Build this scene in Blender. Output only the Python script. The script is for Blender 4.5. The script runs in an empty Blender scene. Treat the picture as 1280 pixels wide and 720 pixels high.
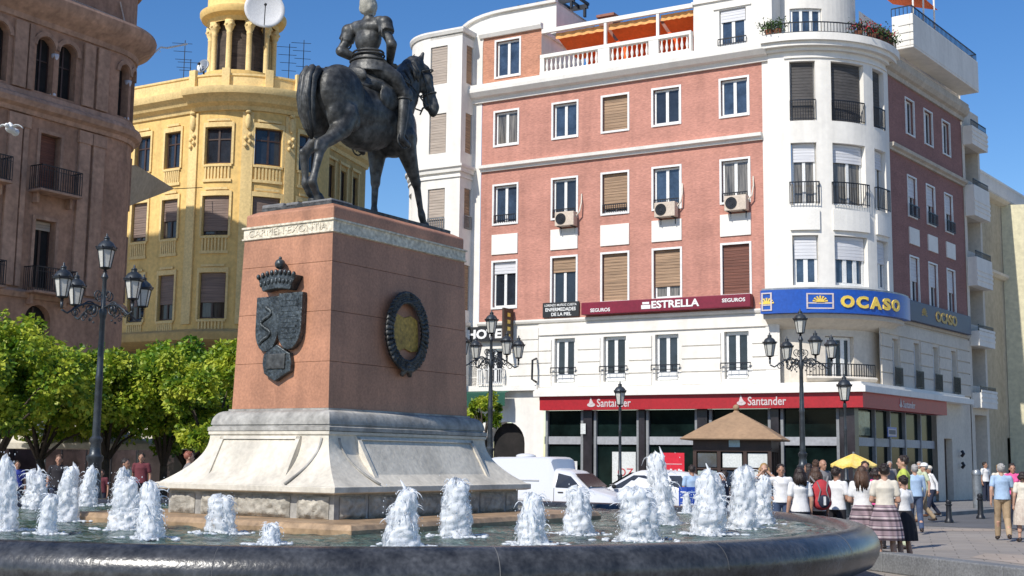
import bpy, math, random
from mathutils import Vector, Matrix, noise
random.seed(7)
PI = math.pi
R = math.radians
S = bpy.context.scene
COL = S.collection

# ------------------------------------------------------------------ camera model (also used to survey positions)
CH = 1.65
F = 1600.0
PITCH = math.atan(214 / F)
ROLL = 0.012
_fw = Vector((0, math.cos(PITCH), math.sin(PITCH)))
_u0 = Vector((0, -math.sin(PITCH), math.cos(PITCH)))
_r0 = Vector((1, 0, 0))
_rt = _r0 * math.cos(ROLL) + _u0 * math.sin(ROLL)
_up = _u0 * math.cos(ROLL) - _r0 * math.sin(ROLL)

def ray(px, py):
    return _fw + _rt * ((px - 640) / F) + _up * ((360 - py) / F)

def ground(px, py, z=0.0):
    r = ray(px, py)
    t = (z - CH) / r.z
    return Vector((r.x * t, r.y * t, z))

def at(px, depth, z=0.0, py=577):
    r = ray(px, py)
    t = depth / r.y
    return Vector((r.x * t, depth, z))

# ------------------------------------------------------------------ materials
MATS = {}

def mat(name, col, rough=0.7, var=0.15, scale=1.5, bump=0.15, metal=0.0, stretch=(1, 1, 1), col2=None, bscale=None, spec=0.5, fine=0.08, trans=0.0, dirt=0.0):
    if name in MATS:
        return MATS[name]
    m = bpy.data.materials.new(name)
    m.use_nodes = True
    nt = m.node_tree
    N = nt.nodes
    L = nt.links
    b = N['Principled BSDF']
    b.inputs['Roughness'].default_value = rough
    b.inputs['Metallic'].default_value = metal
    b.inputs['Specular IOR Level'].default_value = spec
    if trans:
        b.inputs['Transmission Weight'].default_value = trans
    g = N.new('ShaderNodeNewGeometry')
    mp = N.new('ShaderNodeMapping')
    mp.inputs['Scale'].default_value = stretch
    L.new(g.outputs['Position'], mp.inputs['Vector'])
    n1 = N.new('ShaderNodeTexNoise')
    n1.inputs['Scale'].default_value = scale
    n1.inputs['Detail'].default_value = 6
    n1.inputs['Roughness'].default_value = 0.65
    L.new(mp.outputs[0], n1.inputs['Vector'])
    n2 = N.new('ShaderNodeTexNoise')
    n2.inputs['Scale'].default_value = bscale or scale * 9
    n2.inputs['Detail'].default_value = 4
    L.new(mp.outputs[0], n2.inputs['Vector'])
    c2 = col2 or tuple(max(0, c * (1 - var * 2)) for c in col)
    c1 = col if col2 else tuple(min(1, c * (1 + var * 0.6)) for c in col)
    rmp = N.new('ShaderNodeMapRange')
    rmp.inputs['From Min'].default_value = 0.32
    rmp.inputs['From Max'].default_value = 0.68
    L.new(n1.outputs['Fac'], rmp.inputs['Value'])
    mx = N.new('ShaderNodeMix')
    mx.data_type = 'RGBA'
    mx.inputs[6].default_value = (*c2, 1)
    mx.inputs[7].default_value = (*c1, 1)
    L.new(rmp.outputs[0], mx.inputs['Factor'])
    mf = N.new('ShaderNodeMapRange')
    mf.inputs['From Min'].default_value = 0.3
    mf.inputs['From Max'].default_value = 0.7
    mf.inputs['To Min'].default_value = 1 - fine * 2
    mf.inputs['To Max'].default_value = 1 + fine
    L.new(n2.outputs['Fac'], mf.inputs['Value'])
    mv = N.new('ShaderNodeVectorMath')
    mv.operation = 'SCALE'
    L.new(mx.outputs[2], mv.inputs[0])
    L.new(mf.outputs[0], mv.inputs['Scale'])
    out = mv.outputs[0]
    if dirt:
        n3 = N.new('ShaderNodeTexNoise')
        n3.inputs['Scale'].default_value = 1.0
        n3.inputs['Detail'].default_value = 5
        m3 = N.new('ShaderNodeMapping')
        m3.inputs['Scale'].default_value = (2.2, 2.2, 0.22)
        L.new(g.outputs['Position'], m3.inputs['Vector'])
        L.new(m3.outputs[0], n3.inputs['Vector'])
        r3 = N.new('ShaderNodeMapRange')
        r3.inputs['From Min'].default_value = 0.45
        r3.inputs['From Max'].default_value = 0.75
        r3.inputs['To Min'].default_value = 1
        r3.inputs['To Max'].default_value = 1 - dirt
        L.new(n3.outputs['Fac'], r3.inputs['Value'])
        mv2 = N.new('ShaderNodeVectorMath')
        mv2.operation = 'SCALE'
        L.new(out, mv2.inputs[0])
        L.new(r3.outputs[0], mv2.inputs['Scale'])
        out = mv2.outputs[0]
    L.new(out, b.inputs['Base Color'])
    if bump:
        bp = N.new('ShaderNodeBump')
        bp.inputs['Strength'].default_value = bump
        bp.inputs['Distance'].default_value = 0.03
        L.new(n2.outputs['Fac'], bp.inputs['Height'])
        L.new(bp.outputs[0], b.inputs['Normal'])
    MATS[name] = m
    return m

white_wall = mat('white_render', (0.80, 0.765, 0.70), 0.85, 0.03, 0.5, 0.1, fine=.03, dirt=0.12)
cream_wall = mat('cream_stone', (0.66, 0.60, 0.51), 0.85, 0.04, 0.8, 0.2, fine=.05, dirt=0.10)
trim_white = mat('white_trim', (0.80, 0.77, 0.71), 0.7, 0.03, 1.5, 0.05, fine=.03, dirt=0.08)
frame_white = mat('white_frame', (0.78, 0.78, 0.76), 0.45, 0.04, 3, 0.0)
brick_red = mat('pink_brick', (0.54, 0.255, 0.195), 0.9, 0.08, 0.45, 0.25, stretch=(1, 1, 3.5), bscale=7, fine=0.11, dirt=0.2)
brick_orange = mat('orange_brick', (0.55, 0.26, 0.165), 0.9, 0.12, 0.7, 0.25, stretch=(1, 1, 3.5), bscale=7, fine=0.14, dirt=0.1)
brick_shaded = mat('shaded_pink_brick', (0.31, 0.155, 0.135), 0.9, 0.08, 0.5, 0.25, stretch=(1, 1, 3.5), bscale=7, fine=0.12, dirt=0.1)  # pink brick with the shade of the side facade put into its colour
brown_stone = mat('brown_plaster', (0.42, 0.245, 0.165), 0.9, 0.14, 0.5, 0.3, bscale=5, fine=0.12, dirt=0.3)
brown_light = mat('brown_moulding', (0.46, 0.285, 0.20), 0.9, 0.14, 0.7, 0.3, bscale=5, fine=0.12, dirt=0.3)
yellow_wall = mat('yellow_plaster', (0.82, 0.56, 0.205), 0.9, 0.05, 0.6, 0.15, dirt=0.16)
yellow_trim = mat('yellow_moulding', (0.84, 0.62, 0.28), 0.85, 0.05, 1.0, 0.2, dirt=0.16)
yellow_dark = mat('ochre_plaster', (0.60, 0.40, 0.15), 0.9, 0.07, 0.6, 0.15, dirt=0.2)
glass_dark = mat('dark_glass', (0.025, 0.032, 0.045), 0.08, 0.3, 0.9, 0.0, spec=0.6)
glass_blue = mat('blue_glass', (0.05, 0.08, 0.13), 0.06, 0.35, 1.3, 0.0, spec=0.8)
glass_curtain = mat('curtained_glass', (0.22, 0.20, 0.17), 0.12, 0.45, 5, 0.0, stretch=(3, 3, 0.15), spec=0.7)
void_dark = mat('dark_interior', (0.018, 0.015, 0.014), 0.9, 0.4, 1.2, 0.0)
brown_frame = mat('dark_brown_frame', (0.06, 0.03, 0.022), 0.5, 0.2, 3, 0.0)
shutter_tan = mat('tan_shutter', (0.40, 0.26, 0.16), 0.7, 0.14, 1.2, 0.5, stretch=(0.4, 0.4, 12), bscale=2.2, fine=0.22)
shutter_pale = mat('pale_shutter', (0.47, 0.39, 0.32), 0.7, 0.1, 1.2, 0.4, stretch=(0.4, 0.4, 12), bscale=2.2, fine=0.18)
shutter_brown = mat('brown_shutter', (0.19, 0.07, 0.045), 0.7, 0.15, 1.2, 0.4, stretch=(0.4, 0.4, 12), bscale=2.2, fine=0.2)
shutter_white = mat('white_shutter', (0.66, 0.66, 0.68), 0.6, 0.05, 1.2, 0.3, stretch=(0.4, 0.4, 12), bscale=2.2, fine=0.06)
shutter_grey = mat('grey_screen', (0.085, 0.078, 0.075), 0.7, 0.2, 0.7, 0.1, stretch=(1, 1, 5), fine=0.15)
iron = mat('black_iron', (0.022, 0.024, 0.03), 0.42, 0.3, 4, 0.1, metal=0.3)
iron_grey = mat('grey_green_iron', (0.055, 0.065, 0.075), 0.38, 0.25, 4, 0.1, metal=0.4)
lamp_glass = mat('frosted_lamp_glass', (0.55, 0.54, 0.49), 0.25, 0.08, 3, 0.0)
tin = mat('painted_metal', (0.30, 0.32, 0.34), 0.4, 0.2, 3, 0.05, metal=0.5)
red_band = mat('red_fascia', (0.38, 0.010, 0.018), 0.45, 0.06, 1, 0.0)
red_sign = mat('red_panel', (0.72, 0.025, 0.045), 0.4, 0.05, 1, 0.0)
maroon = mat('maroon_fascia', (0.20, 0.008, 0.03), 0.4, 0.08, 1, 0.0)
blue_sign = mat('blue_fascia', (0.012, 0.085, 0.42), 0.35, 0.06, 1, 0.0)
navy_sign = mat('navy_fascia', (0.018, 0.03, 0.09), 0.45, 0.1, 1, 0.0)
gold = mat('yellow_letter', (0.88, 0.62, 0.10), 0.4, 0.06, 2, 0.0)
letter_white = mat('white_letter', (0.82, 0.82, 0.80), 0.5, 0.03, 2, 0.0)
letter_grey = mat('silver_letter', (0.60, 0.52, 0.52), 0.5, 0.05, 2, 0.0)
black_sign = mat('black_board', (0.02, 0.022, 0.025), 0.45, 0.1, 2, 0.0)
green_awn = mat('green_awning', (0.012, 0.085, 0.055), 0.8, 0.15, 1.5, 0.05)
orange_awn = mat('orange_awning', (0.85, 0.14, 0.02), 0.85, 0.12, 1.0, 0.1, fine=0.05)
orange_pale = mat('pale_orange_valance', (0.80, 0.40, 0.14), 0.85, 0.08, 1.0, 0.1)
canvas = mat('white_canvas', (0.70, 0.64, 0.54), 0.9, 0.08, 1, 0.1)
granite_pink = mat('pink_granite', (0.50, 0.235, 0.135), 0.55, 0.15, 0.9, 0.05, bscale=30, fine=0.10, dirt=0.34)
marble = mat('weathered_marble', (0.69, 0.63, 0.525), 0.7, 0.09, 1.6, 0.25, bscale=14, fine=0.07, dirt=0.30)
marble_grey = mat('stained_marble', (0.44, 0.42, 0.38), 0.7, 0.22, 2.4, 0.3, bscale=12, fine=0.12, dirt=0.35)
band_stone = mat('carved_limestone', (0.76, 0.68, 0.53), 0.8, 0.10, 4.5, 0.7, bscale=16, fine=0.2)
rough_stone = mat('rustic_stone', (0.44, 0.405, 0.34), 0.9, 0.2, 3, 1.0, bscale=10, fine=0.2)
ochre_stone = mat('ochre_wet_stone', (0.42, 0.28, 0.16), 0.5, 0.25, 2.2, 0.3, bscale=10, fine=0.15)
bronze = mat('dark_bronze', (0.105, 0.105, 0.100), 0.50, 0.36, 2.6, 0.4, metal=0.42, bscale=11, fine=0.3)
bronze_pale = mat('pale_bronze', (0.10, 0.115, 0.12), 0.42, 0.3, 4, 0.5, metal=0.6, bscale=22, fine=0.3)
brass = mat('aged_brass', (0.55, 0.34, 0.07), 0.6, 0.2, 4, 0.5, metal=0.1, bscale=20, fine=0.2)
head_marble = mat('white_marble_head', (0.42, 0.40, 0.33), 0.6, 0.15, 5, 0.2)
basin_stone = mat('polished_dark_granite', (0.062, 0.064, 0.068), 0.27, 0.42, 2.3, 0.16, bscale=20, fine=0.2)
kerb_stone = mat('grey_kerb_granite', (0.20, 0.205, 0.21), 0.75, 0.12, 2, 0.2, bscale=30, fine=0.15)
kiosk_wood = mat('dark_kiosk_wood', (0.055, 0.028, 0.02), 0.5, 0.2, 2, 0.05)
kiosk_roof = mat('tan_kiosk_roof', (0.34, 0.22, 0.13), 0.8, 0.1, 0.8, 0.1)
poster_mint = mat('pale_poster', (0.55, 0.66, 0.60), 0.5, 0.2, 3, 0.0)
car_white = mat('white_car_paint', (0.62, 0.63, 0.66), 0.22, 0.0, 1, 0.0, spec=0.6, fine=0.0)
rubber = mat('black_rubber', (0.02, 0.02, 0.02), 0.8, 0.2, 4, 0.1)
bark = mat('grey_bark', (0.075, 0.055, 0.04), 0.9, 0.3, 4, 0.6)
beige_wall = mat('beige_render', (0.50, 0.43, 0.31), 0.9, 0.08, 0.4, 0.1, dirt=0.15)

# ------------------------------------------------------------------ mesh builder
def ident(s, o, z):
    return Vector((s, o, z))

class MB:
    def __init__(self):
        self.v = []
        self.f = []
        self.m = []

    def face(self, pts, mi=0):
        i = len(self.v)
        self.v += [Vector(p) for p in pts]
        self.f.append(tuple(range(i, i + len(pts))))
        self.m.append(mi)

    def box(self, mp, s0, s1, o0, o1, z0, z1, mi=0, seg=1):
        for k in range(seg):
            a = s0 + (s1 - s0) * k / seg
            b = s0 + (s1 - s0) * (k + 1) / seg
            i = len(self.v)
            for z in (z0, z1):
                for (s, o) in ((a, o0), (b, o0), (b, o1), (a, o1)):
                    self.v.append(mp(s, o, z))
            fs = [(0, 3, 2, 1), (4, 5, 6, 7), (0, 1, 5, 4), (2, 3, 7, 6)]
            if k == 0:
                fs.append((3, 0, 4, 7))
            if k == seg - 1:
                fs.append((1, 2, 6, 5))
            for f in fs:
                self.f.append(tuple(i + q for q in f))
                self.m.append(mi)

    def grid(self, rows, mi=0, cu=False, cv=False):
        """rows: list of lists of points -> quads"""
        i = len(self.v)
        n = len(rows[0])
        for r in rows:
            self.v += [Vector(p) for p in r]
        for a in range(len(rows) - (0 if cu else 1)):
            a2 = (a + 1) % len(rows)
            for b in range(n - (0 if cv else 1)):
                b2 = (b + 1) % n
                self.f.append((i + a * n + b, i + a * n + b2, i + a2 * n + b2, i + a2 * n + b))
                self.m.append(mi)

    def tube(self, pts, rad, n=8, mi=0, cap=True):
        pts = [Vector(p) for p in pts]
        if not isinstance(rad, (list, tuple)):
            rad = [rad] * len(pts)
        rows = []
        prev = None
        for k, p in enumerate(pts):
            d = (pts[min(k + 1, len(pts) - 1)] - pts[max(k - 1, 0)])
            if d.length < 1e-9:
                d = Vector((0, 0, 1))
            d.normalize()
            if prev is None:
                a = d.cross(Vector((0, 0, 1)) if abs(d.z) < 0.9 else Vector((1, 0, 0)))
            else:
                a = prev - d * prev.dot(d)
            a.normalize()
            prev = a
            b = d.cross(a)
            rows.append([p + (a * math.cos(2 * PI * j / n) + b * math.sin(2 * PI * j / n)) * rad[k] for j in range(n)])
        self.grid(rows, mi, cv=True)
        if cap:
            self.face(rows[0][::-1], mi)
            self.face(rows[-1], mi)

    def lathe(self, prof, c=(0, 0, 0), n=16, mi=0, a0=0, a1=2 * PI, cap=False, wob=None):
        c = Vector(c)
        full = abs(a1 - a0 - 2 * PI) < 1e-6
        rows = []
        for (r, z) in prof:
            k = n if full else n + 1
            rows.append([c + Vector((r * math.cos(a0 + (a1 - a0) * j / n), r * math.sin(a0 + (a1 - a0) * j / n), z)) for j in range(k)])
        self.grid(rows, mi, cv=full)
        if cap:
            self.face(rows[0][::-1], mi)
            self.face(rows[-1], mi)

    def ell(self, c, r, rot=None, n=12, m=8, mi=0):
        c = Vector(c)
        if not hasattr(r, '__len__'):
            r = (r, r, r)
        rows = []
        for a in range(m + 1):
            t = PI * a / m - PI / 2
            row = []
            for b in range(n):
                p = 2 * PI * b / n
                q = Vector((r[0] * math.cos(t) * math.cos(p), r[1] * math.cos(t) * math.sin(p), r[2] * math.sin(t)))
                if rot:
                    q = rot @ q
                row.append(c + q)
            rows.append(row)
        self.grid(rows, mi, cv=True)

    def loft(self, secs, n=20, mi=0):
        """secs: (centre, rx, ry) horizontal ellipses"""
        rows = [[Vector(c) + Vector((rx * math.cos(2 * PI * j / n), ry * math.sin(2 * PI * j / n), 0)) for j in range(n)] for c, rx, ry in secs]
        self.grid(rows, mi, cv=True)
        self.face(rows[0][::-1], mi)
        self.face(rows[-1], mi)

    def caps(self, a, b, ra, rb, n=10, mi=0):
        """tapered capsule"""
        a, b = Vector(a), Vector(b)
        self.ell(a, ra, None, n, 6, mi)
        self.ell(b, rb, None, n, 6, mi)
        self.tube([a, b], [ra, rb], n, mi)

    def prism(self, mp, poly, o0, o1, mi=0):
        """poly of (s,z) extruded in o"""
        A = [mp(s, o0, z) for s, z in poly]
        B = [mp(s, o1, z) for s, z in poly]
        self.face(A, mi)
        self.face(B[::-1], mi)
        n = len(poly)
        for k in range(n):
            self.face([A[k], B[k], B[(k + 1) % n], A[(k + 1) % n]], mi)

    def plan(self, poly, z0, z1, mi=0):
        A = [Vector((x, y, z0)) for x, y in poly]
        B = [Vector((x, y, z1)) for x, y in poly]
        self.face(A[::-1], mi)
        self.face(B, mi)
        n = len(poly)
        for k in range(n):
            self.face([A[k], A[(k + 1) % n], B[(k + 1) % n], B[k]], mi)

    def sweep(self, path, prof, mi=0, closed=False):
        """path: list of map callables k-> (fn(o,z)); prof list of (o,z)"""
        rows = [[fn(o, z) for o, z in prof] for fn in path]
        self.grid(rows, mi, cu=closed, cv=True)
        if not closed:
            self.face(rows[0][::-1], mi)
            self.face(rows[-1], mi)

    def build(self, name, mats, parent=None, smooth=False, bevel=0, weld=False, auto=None):
        if not isinstance(mats, (list, tuple)):
            mats = [mats]
        me = bpy.data.meshes.new(name)
        org = Vector((0, 0, 0))
        if parent is not None and parent.get('_w') is not None:
            org = Vector(parent['_w'])
        me.from_pydata([tuple(p - org) for p in self.v], [], self.f)
        for m in mats:
            me.materials.append(m)
        me.polygons.foreach_set('material_index', self.m)
        if weld or smooth or bevel:
            import bmesh
            bm = bmesh.new()
            bm.from_mesh(me)
            bmesh.ops.remove_doubles(bm, verts=bm.verts, dist=0.0004)
            bmesh.ops.recalc_face_normals(bm, faces=bm.faces)
            bm.to_mesh(me)
            bm.free()
        if smooth:
            me.polygons.foreach_set('use_smooth', [True] * len(me.polygons))
            if auto:
                me.set_sharp_from_angle(angle=R(auto))
        me.update()
        o = bpy.data.objects.new(name, me)
        COL.objects.link(o)
        if parent is not None:
            o.parent = parent
            if parent.get('_w') is not None:
                o['_w'] = list(parent['_w'])
        if bevel:
            b = o.modifiers.new('bevel', 'BEVEL')
            b.width = bevel
            b.segments = 2
            b.limit_method = 'ANGLE'
            b.angle_limit = R(40)
        return o

def islands(mb):
    par = list(range(len(mb.v)))
    def fd(a):
        while par[a] != a:
            par[a] = par[par[a]]
            a = par[a]
        return a
    for f in mb.f:
        r0 = fd(f[0])
        for q in f[1:]:
            par[fd(q)] = r0
    out = {}
    for f, m in zip(mb.f, mb.m):
        k = fd(f[0])
        n = out.setdefault(k, (MB(), {}))
        g = []
        for q in f:
            if q not in n[1]:
                n[1][q] = len(n[0].v)
                n[0].v.append(mb.v[q])
            g.append(n[1][q])
        n[0].f.append(tuple(g))
        n[0].m.append(m)
    return [v[0] for v in out.values()]

def each(mb, name, mats, parent=None, **kw):
    """one part per separate piece of mb"""
    return [p.build(name, mats, parent, **kw) for p in islands(mb)]

def thing(name, label, cat, loc=(0, 0, 0), rz=0.0, group=None, world=False):
    o = bpy.data.objects.new(name, None)
    COL.objects.link(o)
    o.location = loc
    o.rotation_euler = (0, 0, rz)
    o.empty_display_size = 0.3
    o['label'] = label
    o['category'] = cat
    if group:
        o['group'] = group
    if world:
        o['_w'] = [float(q) for q in loc]
    return o

def tag(o, label, cat, group=None):
    o['label'] = label
    o['category'] = cat
    if group:
        o['group'] = group
    return o

def kids(o):
    return [c for c in o.children]

def dup(root, loc, rz, label=None, scale=1.0):
    """copy a thing with copies of its parts and sub-parts"""
    r = root.copy()
    COL.objects.link(r)
    r.location = loc
    r.rotation_euler = (0, 0, rz)
    r.scale = (scale, scale, scale)
    if label:
        r['label'] = label
    for ch in list(root.children):
        c = ch.copy()
        COL.objects.link(c)
        c.parent = r
        for g in list(ch.children):
            d = g.copy()
            COL.objects.link(d)
            d.parent = c
    return r

def solidify(mb, voxel, smooth_it, name, mats, parent, remat=None, sm=0.5):
    """join overlapping shapes of mb into one continuous skin"""
    me = bpy.data.meshes.new('tmp')
    me.from_pydata([tuple(p) for p in mb.v], [], mb.f)
    import bmesh
    bm = bmesh.new()
    bm.from_mesh(me)
    bmesh.ops.remove_doubles(bm, verts=bm.verts, dist=0.0002)
    bmesh.ops.recalc_face_normals(bm, faces=bm.faces)
    bm.to_mesh(me)
    bm.free()
    t = bpy.data.objects.new('tmp', me)
    COL.objects.link(t)
    r = t.modifiers.new('r', 'REMESH')
    r.mode = 'VOXEL'
    r.voxel_size = voxel
    if smooth_it:
        s = t.modifiers.new('s', 'SMOOTH')
        s.factor = sm
        s.iterations = smooth_it
    dg = bpy.context.evaluated_depsgraph_get()
    dg.update()
    nm = bpy.data.meshes.new_from_object(t.evaluated_get(dg))
    bpy.data.objects.remove(t)
    nm.name = name
    nm.materials.clear()
    if not isinstance(mats, (list, tuple)):
        mats = [mats]
    for m in mats:
        nm.materials.append(m)
    nm.polygons.foreach_set('use_smooth', [True] * len(nm.polygons))
    if remat:
        nm.polygons.foreach_set('material_index', [remat(p.center) for p in nm.polygons])
    nm.update()
    o = bpy.data.objects.new(name, nm)
    COL.objects.link(o)
    if parent is not None:
        o.parent = parent
    return o

class Plane:
    """vertical facade plane: s runs along e, o outward (towards the square), z up"""
    def __init__(s, A, e):
        n = math.hypot(*e)
        s.A = A
        s.e = (e[0] / n, e[1] / n)
        s.n = (s.e[1], -s.e[0])

    def __call__(s, a, o, z):
        return Vector((s.A[0] + s.e[0] * a + s.n[0] * o, s.A[1] + s.e[1] * a + s.n[1] * o, z))

class Arc:
    """curved facade: s is arc length from angle th0 (normal azimuth), centre O, radius r"""
    def __init__(s, O, r, n0):
        s.O = O
        s.r = r
        s.t0 = math.atan2(n0[1], n0[0])

    def __call__(s, a, o, z):
        t = s.t0 + a / s.r
        return Vector((s.O[0] + (s.r + o) * math.cos(t), s.O[1] + (s.r + o) * math.sin(t), z))

    def deg(s, d):
        return R(d) * s.r

def brks(lo, hi, vals, step=None):
    b = {round(lo, 5), round(hi, 5)}
    for v in vals:
        if lo < v < hi:
            b.add(round(v, 5))
    b = sorted(b)
    if step:
        o = []
        for a, c in zip(b, b[1:]):
            k = max(1, int(math.ceil((c - a) / step)))
            o += [a + (c - a) * q / k for q in range(k)]
        o.append(b[-1])
        b = o
    return b

def wall(mb, mp, s0, s1, z0, z1, ops, o=0.0, depth=0.28, mi=0, step=None, thick=None, mri=None):
    """wall with real openings; ops: (a0,a1,b0,b1) or (a0,a1,b0,b1,'arch')"""
    if mri is None:
        mri = mi
    sb = brks(s0, s1, [q for p in ops for q in p[:2]], step)
    zb = brks(z0, z1, [q for p in ops for q in p[2:4]])
    for a, b in zip(sb, sb[1:]):
        for c, d in zip(zb, zb[1:]):
            ms, mz = (a + b) / 2, (c + d) / 2
            if any(p[0] < ms < p[1] and p[2] < mz < p[3] for p in ops):
                continue
            mb.face([mp(a, o, c), mp(b, o, c), mp(b, o, d), mp(a, o, d)], mi)
    for p in ops:
        a0, a1, b0, b1 = p[:4]
        i = o - depth
        k = max(1, int(math.ceil((a1 - a0) / (step or 9))))
        top = b1
        if len(p) > 4:
            r = (a1 - a0) / 2
            cs = (a0 + a1) / 2
            top = b1 - r
            nn = 12
            arc = [(cs - r * math.cos(PI * q / nn), top + r * math.sin(PI * q / nn)) for q in range(nn + 1)]
            for q in range(nn):
                (x0, y0), (x1, y1) = arc[q], arc[q + 1]
                mb.face([mp(x0, o, y0), mp(x1, o, y1), mp(x1, o, b1), mp(x0, o, b1)], mi)
                mb.face([mp(x0, i, y0), mp(x1, i, y1), mp(x1, o, y1), mp(x0, o, y0)], mri)
        else:
            for q in range(k):
                x0, x1 = a0 + (a1 - a0) * q / k, a0 + (a1 - a0) * (q + 1) / k
                mb.face([mp(x0, o, b1), mp(x1, o, b1), mp(x1, i, b1), mp(x0, i, b1)], mri)
        for q in range(k):
            x0, x1 = a0 + (a1 - a0) * q / k, a0 + (a1 - a0) * (q + 1) / k
            mb.face([mp(x0, i, b0), mp(x1, i, b0), mp(x1, o, b0), mp(x0, o, b0)], mri)
        mb.face([mp(a0, o, b0), mp(a0, o, top), mp(a0, i, top), mp(a0, i, b0)], mri)
        mb.face([mp(a1, i, b0), mp(a1, i, top), mp(a1, o, top), mp(a1, o, b0)], mri)

def window(par, mp, a0, a1, b0, b1, o=-0.2, fm=None, gm=None, leaves=2, seg=1, shutter=None, frac=0, surround=0.0, sur_o=0.03, transom=None, label=None, lab_name='window', arch=False, wide=0.07, back=0.30):
    """frame with mullions (window) > pane, shutter"""
    fm = fm or frame_white
    gm = gm or glass_dark
    mb = MB()
    w = wide
    zt = b1
    mb.box(mp, a0, a1, o - 0.06, o, b0, b0 + w, 0, seg)
    if not arch:
        mb.box(mp, a0, a1, o - 0.06, o, b1 - w, b1, 0, seg)
    mb.box(mp, a0, a0 + w, o - 0.06, o, b0 + w, b1 - w, 0)
    mb.box(mp, a1 - w, a1, o - 0.06, o, b0 + w, b1 - w, 0)
    for k in range(1, leaves):
        c = a0 + (a1 - a0) * k / leaves
        mb.box(mp, c - w * 0.75, c + w * 0.75, o - 0.05, o + 0.01, b0 + w, b1 - w, 0)
    if transom:
        t = b0 + (b1 - b0) * transom
        mb.box(mp, a0 + w, a1 - w, o - 0.055, o + 0.005, t - w / 2, t + w / 2, 0, seg)
    if surround:
        q = surround
        e = 0.002
        mb.box(mp, a0 - q, a0 - e, -0.04, sur_o, b0 - q, b1 + q, 0)
        mb.box(mp, a1 + e, a1 + q, -0.04, sur_o, b0 - q, b1 + q, 0)
        mb.box(mp, a0 - e, a1 + e, -0.04, sur_o - 0.003, b1 + e, b1 + q, 0, seg)
        mb.box(mp, a0 - e, a1 + e, -0.04, sur_o + 0.02, b0 - q, b0 - e, 0, seg)
    wd = mb.build(lab_name, fm, par)
    if label:
        wd['label'] = label
    pb = MB()
    for k in range(seg):
        x0, x1 = a0 + (a1 - a0) * k / seg, a0 + (a1 - a0) * (k + 1) / seg
        pb.face([mp(x0, o - 0.035, b0), mp(x1, o - 0.035, b0), mp(x1, o - 0.035, b1), mp(x0, o - 0.035, b1)])
    pb.build('pane', gm, wd)
    if shutter:
        sb = MB()
        z0 = b1 - (b1 - b0) * frac
        nz = max(3, int((b1 - z0) / 0.12))
        for k in range(nz):
            y0 = z0 + (b1 - z0) * k / nz
            y1 = z0 + (b1 - z0) * (k + 1) / nz
            sb.box(mp, a0 + 0.03, a1 - 0.03, o + 0.012, o + 0.05, y0 + 0.012, y1 - 0.001, 0, seg)
            sb.box(mp, a0 + 0.03, a1 - 0.03, o + 0.012, o + 0.038, y0, y0 + 0.011, 0, seg)
        sb.build('shutter', shutter, wd)
    return wd

def railing(par, mp, a0, a1, z0, z1, o, seg=1, gap=0.12, sides=True, ow=None, m=None, r=0.012, name='railing', mid=False):
    mb = MB()
    back = ow if ow is not None else o
    mb.box(mp, a0, a1, o - 0.02, o + 0.02, z1 - 0.04, z1, 0, seg)
    mb.box(mp, a0, a1, o - 0.012, o + 0.012, z0 + 0.03, z0 + 0.055, 0, seg)
    if mid:
        mb.box(mp, a0, a1, o - 0.012, o + 0.012, z1 - 0.2, z1 - 0.18, 0, seg)
    n = max(2, int((a1 - a0) / gap))
    for k in range(n + 1):
        c = a0 + (a1 - a0) * k / n
        mb.box(mp, c - r, c + r, o - r, o + r, z0, z1 - 0.04, 0)
    if sides and back < o - 0.05:
        for c in (a0, a1):
            mb.box(mp, c - 0.015, c + 0.015, back, o - 0.021, z1 - 0.04, z1, 0)
            q = max(1, int((o - back) / gap))
            for k in range(q):
                oo = back + (o - back) * k / q
                mb.box(mp, c - r, c + r, oo - r, oo + r, z0, z1 - 0.04, 0)
    return mb.build(name, m or iron, par)

def text_mesh(txt, width=None, height=1.0, bold=0.0, ext=0.03, space=1.0):
    cu = bpy.data.curves.new('t', 'FONT')
    cu.body = txt
    cu.extrude = ext
    cu.offset = bold
    cu.space_character = space
    cu.resolution_u = 3
    t = bpy.data.objects.new('t', cu)
    COL.objects.link(t)
    dg = bpy.context.evaluated_depsgraph_get()
    dg.update()
    me = bpy.data.meshes.new_from_object(t.evaluated_get(dg))
    bpy.data.objects.remove(t)
    vs = [v.co.copy() for v in me.vertices]
    fs = [tuple(p.vertices) for p in me.polygons]
    x0, x1 = min(v.x for v in vs), max(v.x for v in vs)
    y0, y1 = min(v.y for v in vs), max(v.y for v in vs)
    k = height / (y1 - y0)
    kx = (width / (x1 - x0)) if width else k
    return [((v.x - x0) * kx, v.z, (v.y - y0) * k) for v in vs], fs, (x1 - x0) * kx

def text_on(par, mp, txt, s, z, height, width=None, o=0.03, m=None, bold=0.0, ext=0.02, name='lettering', space=1.0, label=None):
    vs, fs, w = text_mesh(txt, width, height, bold, ext, space)
    mb = MB()
    mb.v = [mp(s + a, o + b, z + c) for a, b, c in vs]
    mb.f = fs
    mb.m = [0] * len(fs)
    ob = mb.build(name, m or letter_white, par)
    if label:
        ob['label'] = label
    return ob
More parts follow.
